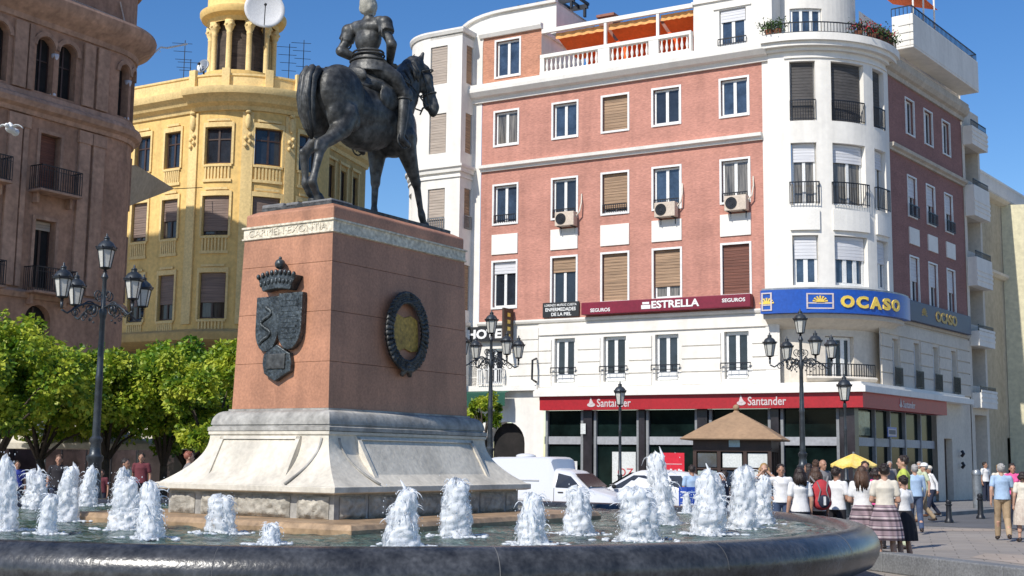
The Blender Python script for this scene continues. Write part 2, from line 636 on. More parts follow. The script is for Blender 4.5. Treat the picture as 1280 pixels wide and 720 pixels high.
# ================================================================== MAIN BUILDING (red brick, white corner bay)
F1 = Plane((9.797, 49.4), (.867, -.498))
IX = F1(3.469, 0, 0)
W2 = Plane((IX.x, IX.y), (.616, .788))
BR = 3.6
BT = BR * math.tan(R(81.857 / 2))
_O = F1(3.469 - BT, -BR, 0)
BAY = Arc((_O.x, _O.y), BR, (-F1.n[0] * -1, F1.n[1]))
bld = thing('corner_building', 'pink brick and white apartment block with a rounded corner bay above a bank', 'building', F1(0, 0, 0), world=True)
CX = [(-12.28, -11.09), (-9.35, -8.17), (-6.98, -5.78), (-4.65, -3.45), (-1.69, -0.53)]
ROW = {4: (15.42, 16.95), 3: (11.89, 13.61), 2: (8.18, 10.2)}
BLW = {'z': 3.9}

# --- red brick wall of the sunlit front
ops = []
for r, (b0, b1) in ROW.items():
    for (a0, a1) in CX:
        ops.append((a0, a1, b0, b1))
mb = MB()
wall(mb, F1, -12.95, 0.06, 7.56, 17.45, ops, 0, 0.26, 0)
mb.build('brick_wall', brick_red, bld)
mb = MB()
wall(mb, F1, -12.95, -9.95, 18.22, 20.5, [(-12.27, -11.04, 18.55, 20.22)], 0.0, 0.26, 0)
mb.face([F1(-9.95, 0, 18.22), F1(-9.95, -4, 18.22), F1(-9.95, -4, 20.5), F1(-9.95, 0, 20.5)], 1)
mb.build('attic_brick_wall', [brick_orange, white_wall], bld)
# cornices and string courses
mb = MB()
def course(mp, s0, s1, prof, seg=1):
    P = [(lambda s: (lambda o, z: mp(s, o, z)))(s0 + (s1 - s0) * k / seg) for k in range(seg + 1)]
    mb.sweep(P, prof)
corn = [(-.2, 17.45), (.12, 17.45), (.16, 17.62), (.34, 17.68), (.50, 17.86), (.52, 18.02), (.46, 18.06), (.46, 18.2), (-.2, 18.2)]
course(F1, -13.6, 0.35, corn)
strg = [(-.05, 14.28), (.10, 14.28), (.12, 14.36), (.24, 14.42), (.26, 14.55), (-.05, 14.58)]
course(F1, -12.95, 0.06, strg)
course(F1, -13.0, 0.08, [(-.05, 7.42), (.06, 7.42), (.1, 7.5), (.1, 7.56), (-.05, 7.60)])
course(F1, -13.1, -9.9, [(-.05, 20.45), (.12, 20.45), (.2, 20.6), (.2, 20.68), (-.05, 20.7)])
each(mb, 'cornice', trim_white, bld)
# white blank panels below third-floor windows
for (a0, a1) in CX:
    mb = MB()
    mb.box(F1, a0 - .06, a1 + .06, -.02, .05, 10.52, 11.41)
    mb.build('white_panel', trim_white, bld, bevel=0.01)
# windows of the front
spec = {
    (4, 0): ('glass', None), (4, 1): ('glass', None), (4, 2): ('tan', 1.0), (4, 3): ('glass', None), (4, 4): ('glass', None),
    (3, 0): ('dark', None), (3, 1): ('glass', None), (3, 2): ('tan', .9), (3, 3): ('glass', None), (3, 4): ('glass', None),
    (2, 0): ('wtop', .26), (2, 1): ('ttop', .32), (2, 2): ('tan', 1.0), (2, 3): ('tan', .76), (2, 4): ('brown', 1.0)}
for (r, c), (k, fr) in spec.items():
    a0, a1 = CX[c]
    b0, b1 = ROW[r]
    sh = {'tan': shutter_tan, 'wtop': shutter_white, 'ttop': shutter_tan, 'brown': shutter_brown}.get(k)
    gm = (glass_blue, glass_dark, glass_curtain, glass_dark, glass_blue)[(r * 3 + c * 2) % 5]
    window(bld, F1, a0 + .02, a1 - .02, b0 + .02, b1 - .02, -.13 if k != 'tan' else -.16, frame_white, gm, 2, 1, sh, fr or 0, surround=.085, wide=.085)
window(bld, F1, -12.25, -11.06, 18.57, 20.2, -.13, frame_white, glass_blue, 2, surround=.085, wide=.085)
for c, r in ((2, 3), (0, 3), (1, 3), (3, 3), (4, 3)):
    a0, a1 = CX[c]
    railing(bld, F1, a0 + .05, a1 - .05, 11.92, 12.28, 0.06, gap=.1, m=iron, sides=False)
# air conditioners hung under three windows
acs = []
for i, (s, lab) in enumerate(((-9.0, 'small air conditioner under the leftmost window of the three that have one'), (-4.42, 'beige air conditioner box below the middle of the three windows that have one'), (-1.42, 'beige air conditioner box nearest the white corner bay'))):
    p = F1(s + .45, .02, 11.35)
    ac = thing('air_conditioner', lab, 'air conditioner', p, math.atan2(F1.e[1], F1.e[0]), 'air conditioners on the brick facade')
    q = MB()
    q.box(ident, -.45, .45, -.42, -.04, .12, .72)
    q.build('case', mat('ac_case', (.62, .52, .42), .6, .08, 2), ac, bevel=.02)
    q = MB()
    q.tube([(-.16, -.435, .42), (-.16, -.42, .42)], .24, 24)
    for k in range(3):
        q.tube([(-.16 + (.09 + .07 * k) * math.cos(t * PI / 12), -.44, .42 + (.09 + .07 * k) * math.sin(t * PI / 12)) for t in range(25)], .012, 5)
    q.build('fan_grille', iron, ac)
    q = MB()
    q.tube([(.43, -.2, .5), (.62, -.2, .7), (.66, -.1, 1.1), (.62, .0, 1.5)], .03, 6)
    q.build('hose', canvas, ac)
    q = MB()
    for x in (-.32, .32):
        q.box(ident, x - .02, x + .02, -.42, 0, .08, .115)
        q.box(ident, x - .02, x + .02, -.03, 0, -.15, .08)
    each(q, 'bracket', iron, ac)

# --- rusticated white first floor
W1 = [(-9.2, -8.24), (-6.91, -5.89), (-4.59, -3.58), (-1.64, -.64)]
mb = MB()
wall(mb, F1, -9.95, 0.55, 4.62, 7.42, [(a, b, 4.86, 6.72) for a, b in W1], -.02, .34, 0)
cols = [-9.95, -9.2 - .18] + [q for a, b in W1 for q in (a - .14, b + .14)][1:-1] + [-.5, .55]
edges = [(-9.95, -9.34)] + [(W1[i][1] + .14, W1[i + 1][0] - .14) for i in range(3)] + [(-.5, .55)]
for a, b in edges:
    for k in range(4):
        z0 = 4.66 + k * .515
        mb.box(F1, a, b, -.03, .035, z0 + .02, z0 + .495)
mb.box(F1, -9.95, .56, -.03, .05, 6.88, 7.36)
mb.build('rusticated_wall', white_wall, bld, bevel=.012)
for a, b in W1:
    window(bld, F1, a + .02, b - .02, 4.88, 6.7, -.2, frame_white, glass_dark, 2, surround=0, wide=.1)
    railing(bld, F1, a - .12, b + .12, 5.25, 5.5, .12, gap=.3, sides=False, r=.01)
    m2 = MB()
    m2.box(F1, a + .1, b - .1, -.19, -.15, 4.9, 5.22)
    m2.build('door_panel', frame_white, bld)

# --- ledge / canopy above the shop, red fascia
mb = MB()
cpoly = []
for (o) in (.45,):
    g1 = F1(-9.95, o, 0); g2 = F1(4.03, o, 0)
def corner(o1, o2):
    # intersection of offset planes
    n1, n2 = F1.n, W2.n
    c1 = F1.A[0] * n1[0] + F1.A[1] * n1[1] + o1
    c2 = W2.A[0] * n2[0] + W2.A[1] * n2[1] + o2
    d = n1[0] * n2[1] - n1[1] * n2[0]
    return ((c1 * n2[1] - c2 * n1[1]) / d, (n1[0] * c2 - n2[0] * c1) / d)
def lpoly(o1, o2, s0, s1, i=-.4):
    a = F1(s0, o1, 0); b = W2(s1, o2, 0); c = corner(o1, o2)
    d = W2(s1, i, 0); e = corner(i, i); f = F1(s0, i, 0)
    return [(a.x, a.y), c, (b.x, b.y), (d.x, d.y), e, (f.x, f.y)]
mb.plan(lpoly(.46, .56, -9.95, 11.6), 4.27, 4.5)
mb.plan(lpoly(.34, .44, -9.95, 11.4), 4.5, 4.56)
mb.plan(lpoly(.16, .3, -9.95, 11.2), 4.56, 4.66)
each(mb, 'ledge', trim_white, bld, bevel=.015)
mb = MB()
mb.plan(lpoly(.30, .40, -9.72, 8.6, -.05), 3.70, 4.27)
mb.build('fascia', red_band, bld)
# flame mark and bank name, three times
def bank(mp, s, o, z, h, label):
    w = h * 4.6
    text_on(bld, mp, 'Santander', s + h * 1.25, z, h, w, o, letter_grey, .012, .015, 'lettering', label=label)
    q = MB()
    c = s + h * .45
    q.prism(mp, [(c + h * .55 * math.cos(t * PI / 9), z + h * .28 + h * .26 * math.sin(t * PI / 9)) for t in range(18)], o - .01, o + .012)
    q.prism(mp, [(c - h * .3, z + h * .45), (c - h * .05, z + h * 1.25), (c + h * .12, z + h * .8), (c + h * .32, z + h * .5), (c, z + h * .3)], o - .01, o + .02)
    q.build('flame_emblem', letter_grey, bld)
for s_ in (-7.45, -1.0):
    bank(F1, s_, .305, 3.81, .33, None)
bank(W2, 3.3, .405, 3.83, .28, None)

# --- glazed shop front
mb = MB()
back = lpoly(-.45, -.35, -9.9, 11.0, -.6)
mb.plan(lpoly(-.32, -.24, -9.75, 8.5, -.5), 2.62, 3.70)
mb.plan(lpoly(-.32, -.24, -9.75, 8.5, -.5), 0.05, 2.3)
mb.build('shop_glass', mat('shop_glass', (.010, .022, .020), .14, .5, .5, 0, spec=.12, col2=(.002, .004, .004)), bld)
mb = MB()
mb.plan(lpoly(-.22, -.14, -9.75, 8.5, -.5), 2.3, 2.62)
mb.plan(lpoly(-.22, -.14, -9.75, 8.5, -.5), 0.0, .32)
each(mb, 'transom_band', mat('grey_transom', (.36, .37, .39), .5, .08, 1), bld)
mb = MB()
for s_ in (-9.62, -7.95, -7.35, -5.42, -5.0, -2.9, -2.3, .1, .6, 2.75):
    mb.box(F1, s_ - .055, s_ + .055, -.3, -.15, .32, 3.70)
for s_ in (2.1, 3.6, 5.2, 6.9):
    mb.box(W2, s_ - .05, s_ + .05, -.3, -.1, .32, 3.70)
each(mb, 'mullion', mat('grey_mullion', (.25, .26, .27), .5, .1, 1), bld)
for a, b in ((-7.84, -7.45), (-5.34, -5.08), (-2.82, -2.40), (.2, .5), (2.85, 3.3)):
    mb = MB()
    mb.box(F1, a, b, -.3, -.05, 0, 3.70)
    mb.build('pillar', mat('dark_pillar', (.035, .03, .035), .3, .3, 1), bld)
mb = MB()
mb.box(W2, -.02, .35, -.5, -.04, 0, 3.70)
mb.build('pillar', MATS['dark_pillar'], bld)
# shop window details: lit poster panels
def panel(mp, a, b, z0, z1, o, m, name='poster', lab=None):
    q = MB()
    q.box(mp, a, b, o - .02, o, z0, z1)
    x = q.build(name, m, bld)
    if lab:
        x['label'] = lab
    return x
pst = mat('white_poster', (.66, .68, .66), .4, .05, 2)
panel(F1, -6.55, -5.5, .2, 2.0, -.12, pst, 'poster', 'white poster with red figures')
text_on(bld, F1, 'OZ', -6.3, 1.02, .32, .7, -.11, mat('red_ink', (.55, .05, .06), .6, .05, 1), 0, .003, 'poster_print')
panel(F1, -8.75, -8.15, .75, 1.6, -.12, mat('cash_machine_white', (.7, .7, .68), .4, .05, 2), 'cash_machine', 'white cash machine')
panel(F1, -8.62, -8.5, 1.3, 1.45, -.10, void_dark, 'machine_slot'); panel(F1, -8.38, -8.26, 1.3, 1.45, -.10, void_dark, 'machine_slot')
panel(F1, -7.93, -7.70, 2.72, 3.15, .02, pst, 'notice')
panel(W2, .45, 1.75, 2.7, 3.6, -.18, mat('green_reflection_panel', (.12, .18, .16), .1, .5, 3), 'painted_reflection')  # greenish panel painted as a reflection in the shop glass
panel(W2, 2.3, 3.2, 2.68, 3.05, .3, blue_sign, 'hanging_sign', 'small blue hanging sign')
panel(W2, 2.35, 3.15, 2.72, 2.98, .305, letter_grey, 'sign_face')
panel(W2, 2.42, 3.08, 2.77, 2.94, .31, navy_sign, 'sign_face')

# --- maroon insurer's fascia and black board
mb = MB()
mb.box(F1, -7.73, -.4, .06, .42, 7.63, 8.14)
for k in range(3):
    mb.box(F1, -7.5 + k * 3.3, -7.44 + k * 3.3, -.02, .06, 7.7, 8.05)
mb.build('maroon_sign', maroon, bld, bevel=.02)
text_on(bld, F1, 'ESTRELLA', -4.55, 7.74, .31, 2.05, .425, letter_white, .03, .015)
text_on(bld, F1, 'SEGUROS', -7.3, 7.72, .15, .9, .425, letter_white, .02, .01)
text_on(bld, F1, 'SEGUROS', -1.55, 7.84, .15, .95, .425, letter_white, .02, .01)
mb = MB()
mb.box(F1, -5.0, -4.6, .42, .44, 7.74, 7.9)
mb.box(F1, -4.95, -4.65, .42, .44, 7.93, 8.02)
mb.build('logo_mark', letter_white, bld)
mb = MB()
mb.box(F1, -9.72, -8.0, .04, .1, 7.63, 8.26)
mb.build('black_board', black_sign, bld)
text_on(bld, F1, 'LORENZO MUÑOZ CUESTA', -9.62, 8.09, .12, 1.52, .105, letter_white, .01, .01)
text_on(bld, F1, 'ENFERMEDADES', -9.58, 7.88, .15, 1.44, .105, letter_white, .02, .01)
text_on(bld, F1, 'DE LA PIEL', -9.3, 7.68, .14, .95, .105, letter_white, .02, .01)

# --- F2: shaded side, same brick with the shade in its colour
C2 = [(5.9, 6.88), (8.06, 9.06), (10.3, 11.28)]
ops = [(a, b, z0, z1) for (z0, z1) in ROW.values() for (a, b) in C2]
mb = MB()
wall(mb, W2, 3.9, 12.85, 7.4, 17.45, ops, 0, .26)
mb.build('brick_wall', brick_shaded, bld)
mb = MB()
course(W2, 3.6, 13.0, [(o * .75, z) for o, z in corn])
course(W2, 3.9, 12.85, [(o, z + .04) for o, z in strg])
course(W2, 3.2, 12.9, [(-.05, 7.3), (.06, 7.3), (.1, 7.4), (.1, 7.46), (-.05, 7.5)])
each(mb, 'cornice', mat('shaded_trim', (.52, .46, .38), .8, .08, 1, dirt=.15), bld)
for i, (a, b) in enumerate(C2):
    for r, (z0, z1) in ROW.items():
        window(bld, W2, a + .02, b - .02, z0 + .02, z1 - .02, -.13, frame_white, glass_dark, 2, 1, shutter_white if r != 4 else None, .5 if r != 4 else 0, surround=.06, wide=.075)
        if r == 3:
            railing(bld, W2, a - .05, b + .05, z0, z0 + .5, .1, gap=.12, sides=False)
    mb = MB()
    mb.box(W2, a, b + .12, -.02, .05, 10.72, 11.42)
    mb.build('white_panel', trim_white, bld)
# first floor of the side
W21 = [(3.75, 4.45), (6.05, 6.75), (8.25, 8.95), (10.5, 11.2)]
mb = MB()
wall(mb, W2, 2.5, 12.85, 4.6, 7.4, [(a, b, 4.78, 6.6) for a, b in W21], -.02, .3)
for k in range(5):
    z0 = 4.66 + k * .515
    e2 = [(2.6, 3.7)] + [(W21[i][1] + .06, W21[i + 1][0] - .06) for i in range(3)] + [(11.26, 12.85)] if k < 4 else [(2.6, 12.85)]
    for a, b in e2:
        mb.box(W2, a, b, -.03, .03, z0 + .02, z0 + .495)
wall(mb, W2, 8.5, 12.85, 0, 4.6, [(9.35, 10.35, 0.02, 2.75)], -.02, .4)
mb.build('rusticated_wall', cream_wall, bld, bevel=.012)
for a, b in W21:
    window(bld, W2, a + .02, b - .02, 4.8, 6.58, -.2, frame_white, glass_dark, 2, surround=0, wide=.1)
    railing(bld, W2, a - .04, b + .04, 4.72, 5.45, .12, gap=.09, sides=False)
mb = MB()
mb.box(W2, 9.37, 10.33, -.38, -.3, .03, 2.74)
mb.build('door', brown_frame, bld)
mb = MB()
for k in range(2):
    mb.tube([W2(11.1, .1, 1.5 + k * .5), W2(11.1, .2, 1.62 + k * .5), W2(11.1, .12, 1.75 + k * .5)], .07, 6)
mb.build('wall_ornament', iron, bld)
# navy sign on the side
mb = MB()
mb.box(W2, 4.05, 12.4, .12, .3, 7.42, 8.26)
mb.build('navy_sign', navy_sign, bld, bevel=.02)
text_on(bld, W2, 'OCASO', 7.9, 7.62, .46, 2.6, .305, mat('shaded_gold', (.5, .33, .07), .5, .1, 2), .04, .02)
mb = MB()
for t in range(9):
    a = PI * t / 8
    mb.prism(W2, [(6.6, 7.76), (6.6 + .3 * math.cos(a - .1), 7.76 + .3 * math.sin(a - .1)), (6.6 + .3 * math.cos(a + .1), 7.76 + .3 * math.sin(a + .1))], .3, .312)
mb.build('sun_emblem', MATS['shaded_gold'], bld)

# --- rounded corner bay
D = BAY.deg
BW = [(13.0, 28.2), (37.8, 61.0), (69.5, 84.0)]
rows = {4: (14.9, 17.3), 3: (11.55, 14.02), 2: (8.42, 10.36)}
ops = [(D(a), D(b), z0, z1) for (z0, z1) in rows.values() for a, b in BW]
mb = MB()
wall(mb, BAY, D(0), D(94), 7.1, 17.75, ops, .14, .32, 0, step=.22)
mb.face([BAY(D(94), .14, 7.1), BAY(D(94), -1.5, 7.1), BAY(D(94), -1.5, 17.75), BAY(D(94), .14, 17.75)])
mb.face([BAY(0, .14, 7.1), BAY(0, -.4, 7.1), BAY(0, -.4, 17.75), BAY(0, .14, 17.75)])
wall(mb, F1, .06, .62, 4.6, 17.45, [], .02, .1)
mb.build('bay_wall', white_wall, bld)
mb = MB()
for a, b in ((D(9), D(65)),):
    mb.box(BAY, D(10), D(88), .14, .2, 17.42, 17.5, 0, 24)
mb.box(BAY, D(-2), D(96), -.2, .62, 18.02, 18.32, 0, 36)
mb.box(BAY, D(-1), D(95), -.2, .5, 17.84, 18.02, 0, 36)
mb.box(BAY, D(0), D(94), -.2, .3, 17.7, 17.84, 0, 36)
each(mb, 'bay_cornice', trim_white, bld, smooth=True, auto=30)
for a, b in BW:
    mb = MB()
    mb.box(BAY, D(a) - .05, D(b) + .05, .12, .24, 10.55, 11.36, 0, 6)
    mb.build('white_panel', trim_white, bld)
for i, (a, b) in enumerate(BW):
    for r, (z0, z1) in rows.items():
        if r == 4:
            window(bld, BAY, D(a) + .02, D(b) - .02, z0 + .02, z1 - .02, -.1, frame_white, glass_dark, 2, 6, shutter_grey, 1.0, wide=.06)
            railing(bld, BAY, D(a), D(b), z0 + .03, z0 + .85, .16, 6, gap=.09, sides=False, r=.009)
        elif r == 3:
            window(bld, BAY, D(a) + .02, D(b) - .02, z0 + .02, z1 - .02, -.1, frame_white, glass_curtain, 2, 6, shutter_white, .3, wide=.08)
            railing(bld, BAY, D(a) - .05, D(b) + .05, z0 + .03, z0 + .9, .26, 6, gap=.1, sides=True, ow=.14, r=.01)
        else:
            window(bld, BAY, D(a) + .02, D(b) - .02, z0 + .02, z1 - .02, -.08, frame_white, glass_blue, 3 if i == 1 else 2, 6, shutter_white, .47, wide=.11)
# attic balcony: rail, flower pots
railing(bld, BAY, D(-1), D(95), 18.33, 18.78, .5, 30, gap=.11, sides=False, r=.009)
for i, (d, kind) in enumerate(((2, 'g'), (7, 'g'), (55, 'r'), (66, 'r'), (72, 'g'), (80, 'r'), (87, 'g'))):
    p = BAY(D(d), .35, 18.32)
    pot = thing('potted_plant', ['leafy green pot plant at the left end of the rounded top balcony', 'second pot plant from the left end of the rounded top balcony', 'red flowering pot plant near the middle of the rounded top balcony', 'red flowers in a pot right of the middle of the top balcony', 'small green pot plant right of the red flowers on the top balcony', 'dark red flowers hanging near the right end of the top balcony', 'bushy plant at the right end of the rounded top balcony'][i], 'potted plant', p, 0, 'pot plants along the rounded top balcony')
    q = MB()
    q.lathe([(.10, 0), (.14, .05), (.17, .24), (.18, .26), (.15, .26)], n=12, cap=True)
    q.build('pot', mat('terracotta', (.32, .12, .06), .8, .15, 4), pot)
    q = MB()
    rg = random.Random(i)
    for _ in range(260):
        v = Vector((rg.gauss(0, .2), rg.gauss(0, .2), .42 + rg.gauss(0, .13)))
        a = Vector((rg.uniform(-1, 1), rg.uniform(-1, 1), rg.uniform(-1, 1))).normalized() * .05
        b = a.cross(Vector((rg.uniform(-1, 1), rg.uniform(-1, 1), 1))).normalized() * .035
        q.face([v - a, v + b, v + a, v - b], 1 if (kind == 'r' and rg.random() < .4) else 0)
    q.build('foliage', [mat('pot_leaf', (.06, .12, .02), .7, .3, 5), mat('red_petal', (.5, .03, .05), .7, .2, 5)], pot)
# attic walls above the bay (set back) and along the front
mb = MB()
AT = Arc(BAY.O, 2.5, (F1.n[0], F1.n[1]))
wall(mb, AT, AT.deg(0), AT.deg(95), 18.3, 22.0, [(AT.deg(12), AT.deg(42), 18.5, 19.9)], 0, .2, 0, step=.25)
wall(mb, F1, -2.83, .5, 18.2, 22.0, [(-1.71, -.58, 18.35, 19.88)], .0, .26)
mb.face([F1(-2.83, 0, 18.2), F1(-2.83, -4, 18.2), F1(-2.83, -4, 22), F1(-2.83, 0, 22)])
mb.face([F1(.5, 0, 18.2), F1(.5, -2, 18.2), F1(.5, -2, 22), F1(.5, 0, 22)])
wall(mb, W2, 3.4, 13, 18.2, 20.2, [], -.9, .1)
wall(mb, W2, 3.4, 12.85, 17.45, 18.8, [(6.2, 6.5, 17.9, 18.5), (8.6, 8.9, 17.9, 18.5), (11.2, 11.5, 17.9, 18.5)], -.05, .2)
mb.plan([tuple(F1(-13.3, -.3, 0).xy), tuple(F1(.5, -.3, 0).xy), tuple(W2(3.5, -.95, 0).xy), tuple(W2(12.8, -.95, 0).xy), tuple(W2(12.8, -12, 0).xy), tuple(F1(-13.3, -10, 0).xy)], 17.9, 18.2)
mb.build('attic_wall', white_wall, bld)
mb = MB()
mb.box(F1, -2.9, .2, -.05, .08, 20.3, 20.42)
mb.box(F1, -1.95, -.35, .0, .06, 19.93, 20.0)
each(mb, 'attic_moulding', trim_white, bld)
window(bld, F1, -1.69, -.6, 18.37, 19.86, -.12, frame_white, glass_blue, 2, 1, shutter_white, .33, wide=.09)
railing(bld, F1, -1.75, -.55, 18.36, 18.66, .08, gap=.1, sides=False)
window(bld, AT, AT.deg(12) + .02, AT.deg(42) - .02, 18.52, 19.88, -.1, frame_white, glass_blue, 3, 5, None, wide=.08)
# terrace: balustrade, pergola and orange awning
mb = MB()
mb.box(F1, -9.9, -2.85, -.05, .25, 18.2, 18.40)
mb.box(F1, -9.9, -2.85, .0, .24, 19.02, 19.18)
for s_ in (-9.8, -7.02, -6.3, -4.75, -4.1):
    pass
for a, b in ((-9.9, -9.7), (-7.1, -6.55), (-4.75, -4.3), (-2.95, -2.85)):
    mb.box(F1, a, b, .01, .23, 18.4, 19.02)
each(mb, 'balustrade_frame', trim_white, bld, bevel=.01)
mb = MB()
prof = [(.05, 0), (.055, .05), (.03, .09), (.062, .2), (.068, .26), (.035, .42), (.028, .5), (.05, .58), (.055, .62)]
for a, b in ((-9.7, -7.1), (-6.55, -4.75), (-4.3, -2.95)):
    n = int((b - a) / .21)
    for k in range(n):
        c = F1(a + (k + .5) * (b - a) / n, .12, 18.4)
        mb.lathe(prof, c, 8)
bal = mb.build('baluster', trim_white, bld, smooth=True)
bal['kind'] = 'stuff'
mb = MB()
mb.box(F1, -9.9, -2.83, -.05, .1, 20.2, 20.38)
for s_ in (-6.82, -4.4):
    mb.box(F1, s_ - .06, s_ + .06, -.03, .08, 19.18, 20.2)
mb.box(F1, -9.9, -9.8, -3.9, -.05, 20.24, 20.38)
mb.build('pergola', trim_white, bld)
mb = MB()
for a, b in ((-9.3, -6.9), (-6.74, -4.48), (-4.32, -2.86)):
    mb.grid([[F1(a + (b - a) * u / 6, -.1 - 2.2 * v / 5, 20.10 - .12 * math.sin(v / 5 * PI) - .02 * math.sin(u * 3) - .10 * v) for u in range(7)] for v in range(6)], 0)
    mb.grid([[F1(a + (b - a) * u / 24, -.10 + .02 * math.sin(u * 1.3), 20.16 - .12 * v - (.03 * abs(math.sin(u * .8)) if v == 2 else 0)) for u in range(25)] for v in range(3)], 1)
mb.grid([[F1(-8.6 + 5.7 * u / 8, -1.6 - .5 * v, 18.4 + 1.7 * v) for u in range(9)] for v in range(2)], 2)
mb.build('awning', [orange_awn, orange_pale, mat('awning_back', (.85, .12, .02), .9, .08, .8)], bld)
# attic above terrace + side penthouse
mb = MB()
mb.box(W2, 4.6, 12.75, .02, .92, 18.62, 18.72)
mb.box(W2, 4.6, 12.75, .78, .92, 18.72, 20.08)
mb.box(W2, 4.6, 4.74, .02, .78, 18.72, 20.08)
mb.box(W2, 12.6, 12.75, .02, .78, 18.72, 20.08)
for k in range(3):
    mb.box(W2, 4.57, 4.6, .3, .93, 18.95 + .33 * k, 19.12 + .33 * k)
each(mb, 'penthouse_parapet', white_wall, bld, bevel=.03)
railing(bld, W2, 4.65, 12.7, 20.08, 20.45, .85, 1, gap=.16, sides=True, ow=0, r=.012)
for k, s_ in enumerate((5.0, 6.2, 7.5)):
    mb = MB()
    mb.tube([W2(s_, .8, 20.1), W2(s_, .8, 22.2)], .04, 8)
    mb.build('awning_post', trim_white, bld)
mb = MB()
mb.face([W2(4.9, .8, 21.3), W2(8.0, .8, 21.2), W2(8.0, -1.2, 21.9), W2(4.9, -1.2, 21.9)])
mb.build('awning', orange_awn, bld)
# end section of the side with stacked balconies
mb = MB()
lev = [(16.35, 17.55), (13.0, 14.75), (9.75, 11.4), (7.0, 8.0), (4.2, 5.2)]
wall(mb, W2, 12.85, 15.3, 0, 18.2, [(13.2, 15.05, 14.75, 16.35), (13.2, 15.05, 11.4, 13.0), (13.2, 15.05, 8.0, 9.75), (13.2, 15.05, 5.2, 7.0), (13.3, 14.95, 0.02, 3.9)], .02, 1.0)
mb.face([W2(15.3, .02, 0), W2(15.3, -9, 0), W2(15.3, -9, 18.2), W2(15.3, .02, 18.2)])
mb.face([W2(12.85, .02, 17.45), W2(12.85, -6, 17.45), W2(12.85, -6, 20.2), W2(12.85, .02, 20.2)])
mb.build('end_wall', cream_wall, bld)
for z0, z1 in lev:
    mb = MB()
    mb.box(W2, 13.0, 15.2, .03, .45, z0, z0 + .14)
    mb.box(W2, 13.0, 15.2, .34, .45, z0 + .14, z1 - .32)
    mb.box(W2, 13.0, 13.12, .03, .34, z0 + .14, z1 - .32)
    for k in range(3):
        mb.box(W2, 13.0, 15.22, .45, .475, z0 + .25 + .22 * k, z0 + .36 + .22 * k)
    mb.build('balcony', white_wall, bld, bevel=.03)
    railing(bld, W2, 13.05, 15.15, z1 - .32, z1 - .02, .4, gap=.14, sides=False)
for z0, z1 in ((14.75, 16.35), (11.4, 13.0), (8.0, 9.75), (5.2, 7.0)):
    window(bld, W2, 13.22, 15.03, z0 + .02, z1 - .02, -.8, brown_frame if z0 != 11.4 else frame_white, glass_dark, 4, surround=0)

# --- big curved corner sign over the first floor
mb = MB()
SG = BAY
mb.box(SG, D(-3), D(96), .30, .74, 7.28, 8.18, 0, 40)
mb.build('blue_sign', blue_sign, bld, smooth=True, auto=30)
mb = MB()
mb.box(SG, D(-2.5), D(95), .28, .70, 8.18, 8.25, 0, 40)
mb.build('sign_gutter', tin, bld)
x0 = D(37.0)
for i, ch in enumerate('OCASO'):
    wdt = [.46, .43, .46, .36, .46][i]
    text_on(bld, SG, ch, x0, 7.48, .47, wdt, .75, gold, .045, .04, 'letter')
    x0 += wdt + .075
def emblem(mp, s0, s1, z0, z1, o):
    q = MB()
    t = .05
    q.box(mp, s0, s1, o, o + .03, z1 - t, z1); q.box(mp, s0, s1, o, o + .03, z0, z0 + t)
    q.box(mp, s0, s0 + t, o, o + .03, z0 + t, z1 - t); q.box(mp, s1 - t, s1, o, o + .03, z0 + t, z1 - t)
    q.box(mp, s0 + t, s1 - t, o, o + .02, z0 + .2, z0 + .25)
    q.build('emblem_frame', letter_grey, bld)
    q = MB()
    c = (s0 + s1) / 2
    for k in range(7):
        a = PI * (k + .5) / 7
        q.prism(mp, [(c, z0 + .26), (c + .24 * math.cos(a - .13), z0 + .26 + .24 * math.sin(a - .13)), (c + .24 * math.cos(a + .13), z0 + .26 + .24 * math.sin(a + .13))], o, o + .025)
    q.prism(mp, [(c + .13 * math.cos(PI * k / 8), z0 + .26 + .13 * math.sin(PI * k / 8)) for k in range(9)], o, o + .035)
    q.build('sun_emblem', gold, bld)
emblem(SG, D(20) , D(20) + .85, 7.42, 8.02, .745)
emblem(SG, D(-2.4), D(-2.4) + .34, 7.38, 8.08, .745)

# recessed first floor under the bay
C1 = Arc(BAY.O, 3.3, (F1.n[0], F1.n[1]))
mb = MB()
wall(mb, C1, C1.deg(-6), C1.deg(90), 4.55, 7.2, [(C1.deg(33), C1.deg(54), 4.75, 6.5)], 0, .3, 0, step=.22)
sof = [tuple(BAY(D(-3) + D(99) * k / 30, .5, 0).xy) for k in range(31)] + [tuple(BAY.O)]
mb.plan(sof, 7.1, 7.27)
mb.build('corner_wall', cream_wall, bld)
mb = MB()
for k in range(21):
    pass
P = [(lambda s: (lambda o, z: BAY(s, o, z)))(D(-3 + 98 * k / 24)) for k in range(25)]
mb.sweep(P, [(-.6, 6.75), (-.3, 6.75), (.0, 6.9), (.3, 7.1), (-.6, 7.1)])
P = [(lambda s: (lambda o, z: C1(s, o, z)))(C1.deg(20 + 45 * k / 14)) for k in range(15)]
mb.sweep(P, [(-.1, 4.66), (.3, 4.66), (.5, 4.78), (.55, 4.85), (.5, 4.92), (-.1, 4.92)])
each(mb, 'corbel', cream_wall, bld, smooth=True, auto=35)
window(bld, C1, C1.deg(33) + .02, C1.deg(54) - .02, 4.77, 6.48, -.2, frame_white, glass_dark, 3, 5, None, wide=.11)
railing(bld, C1, C1.deg(20), C1.deg(65), 4.93, 5.42, .42, 12, gap=.1, sides=False)

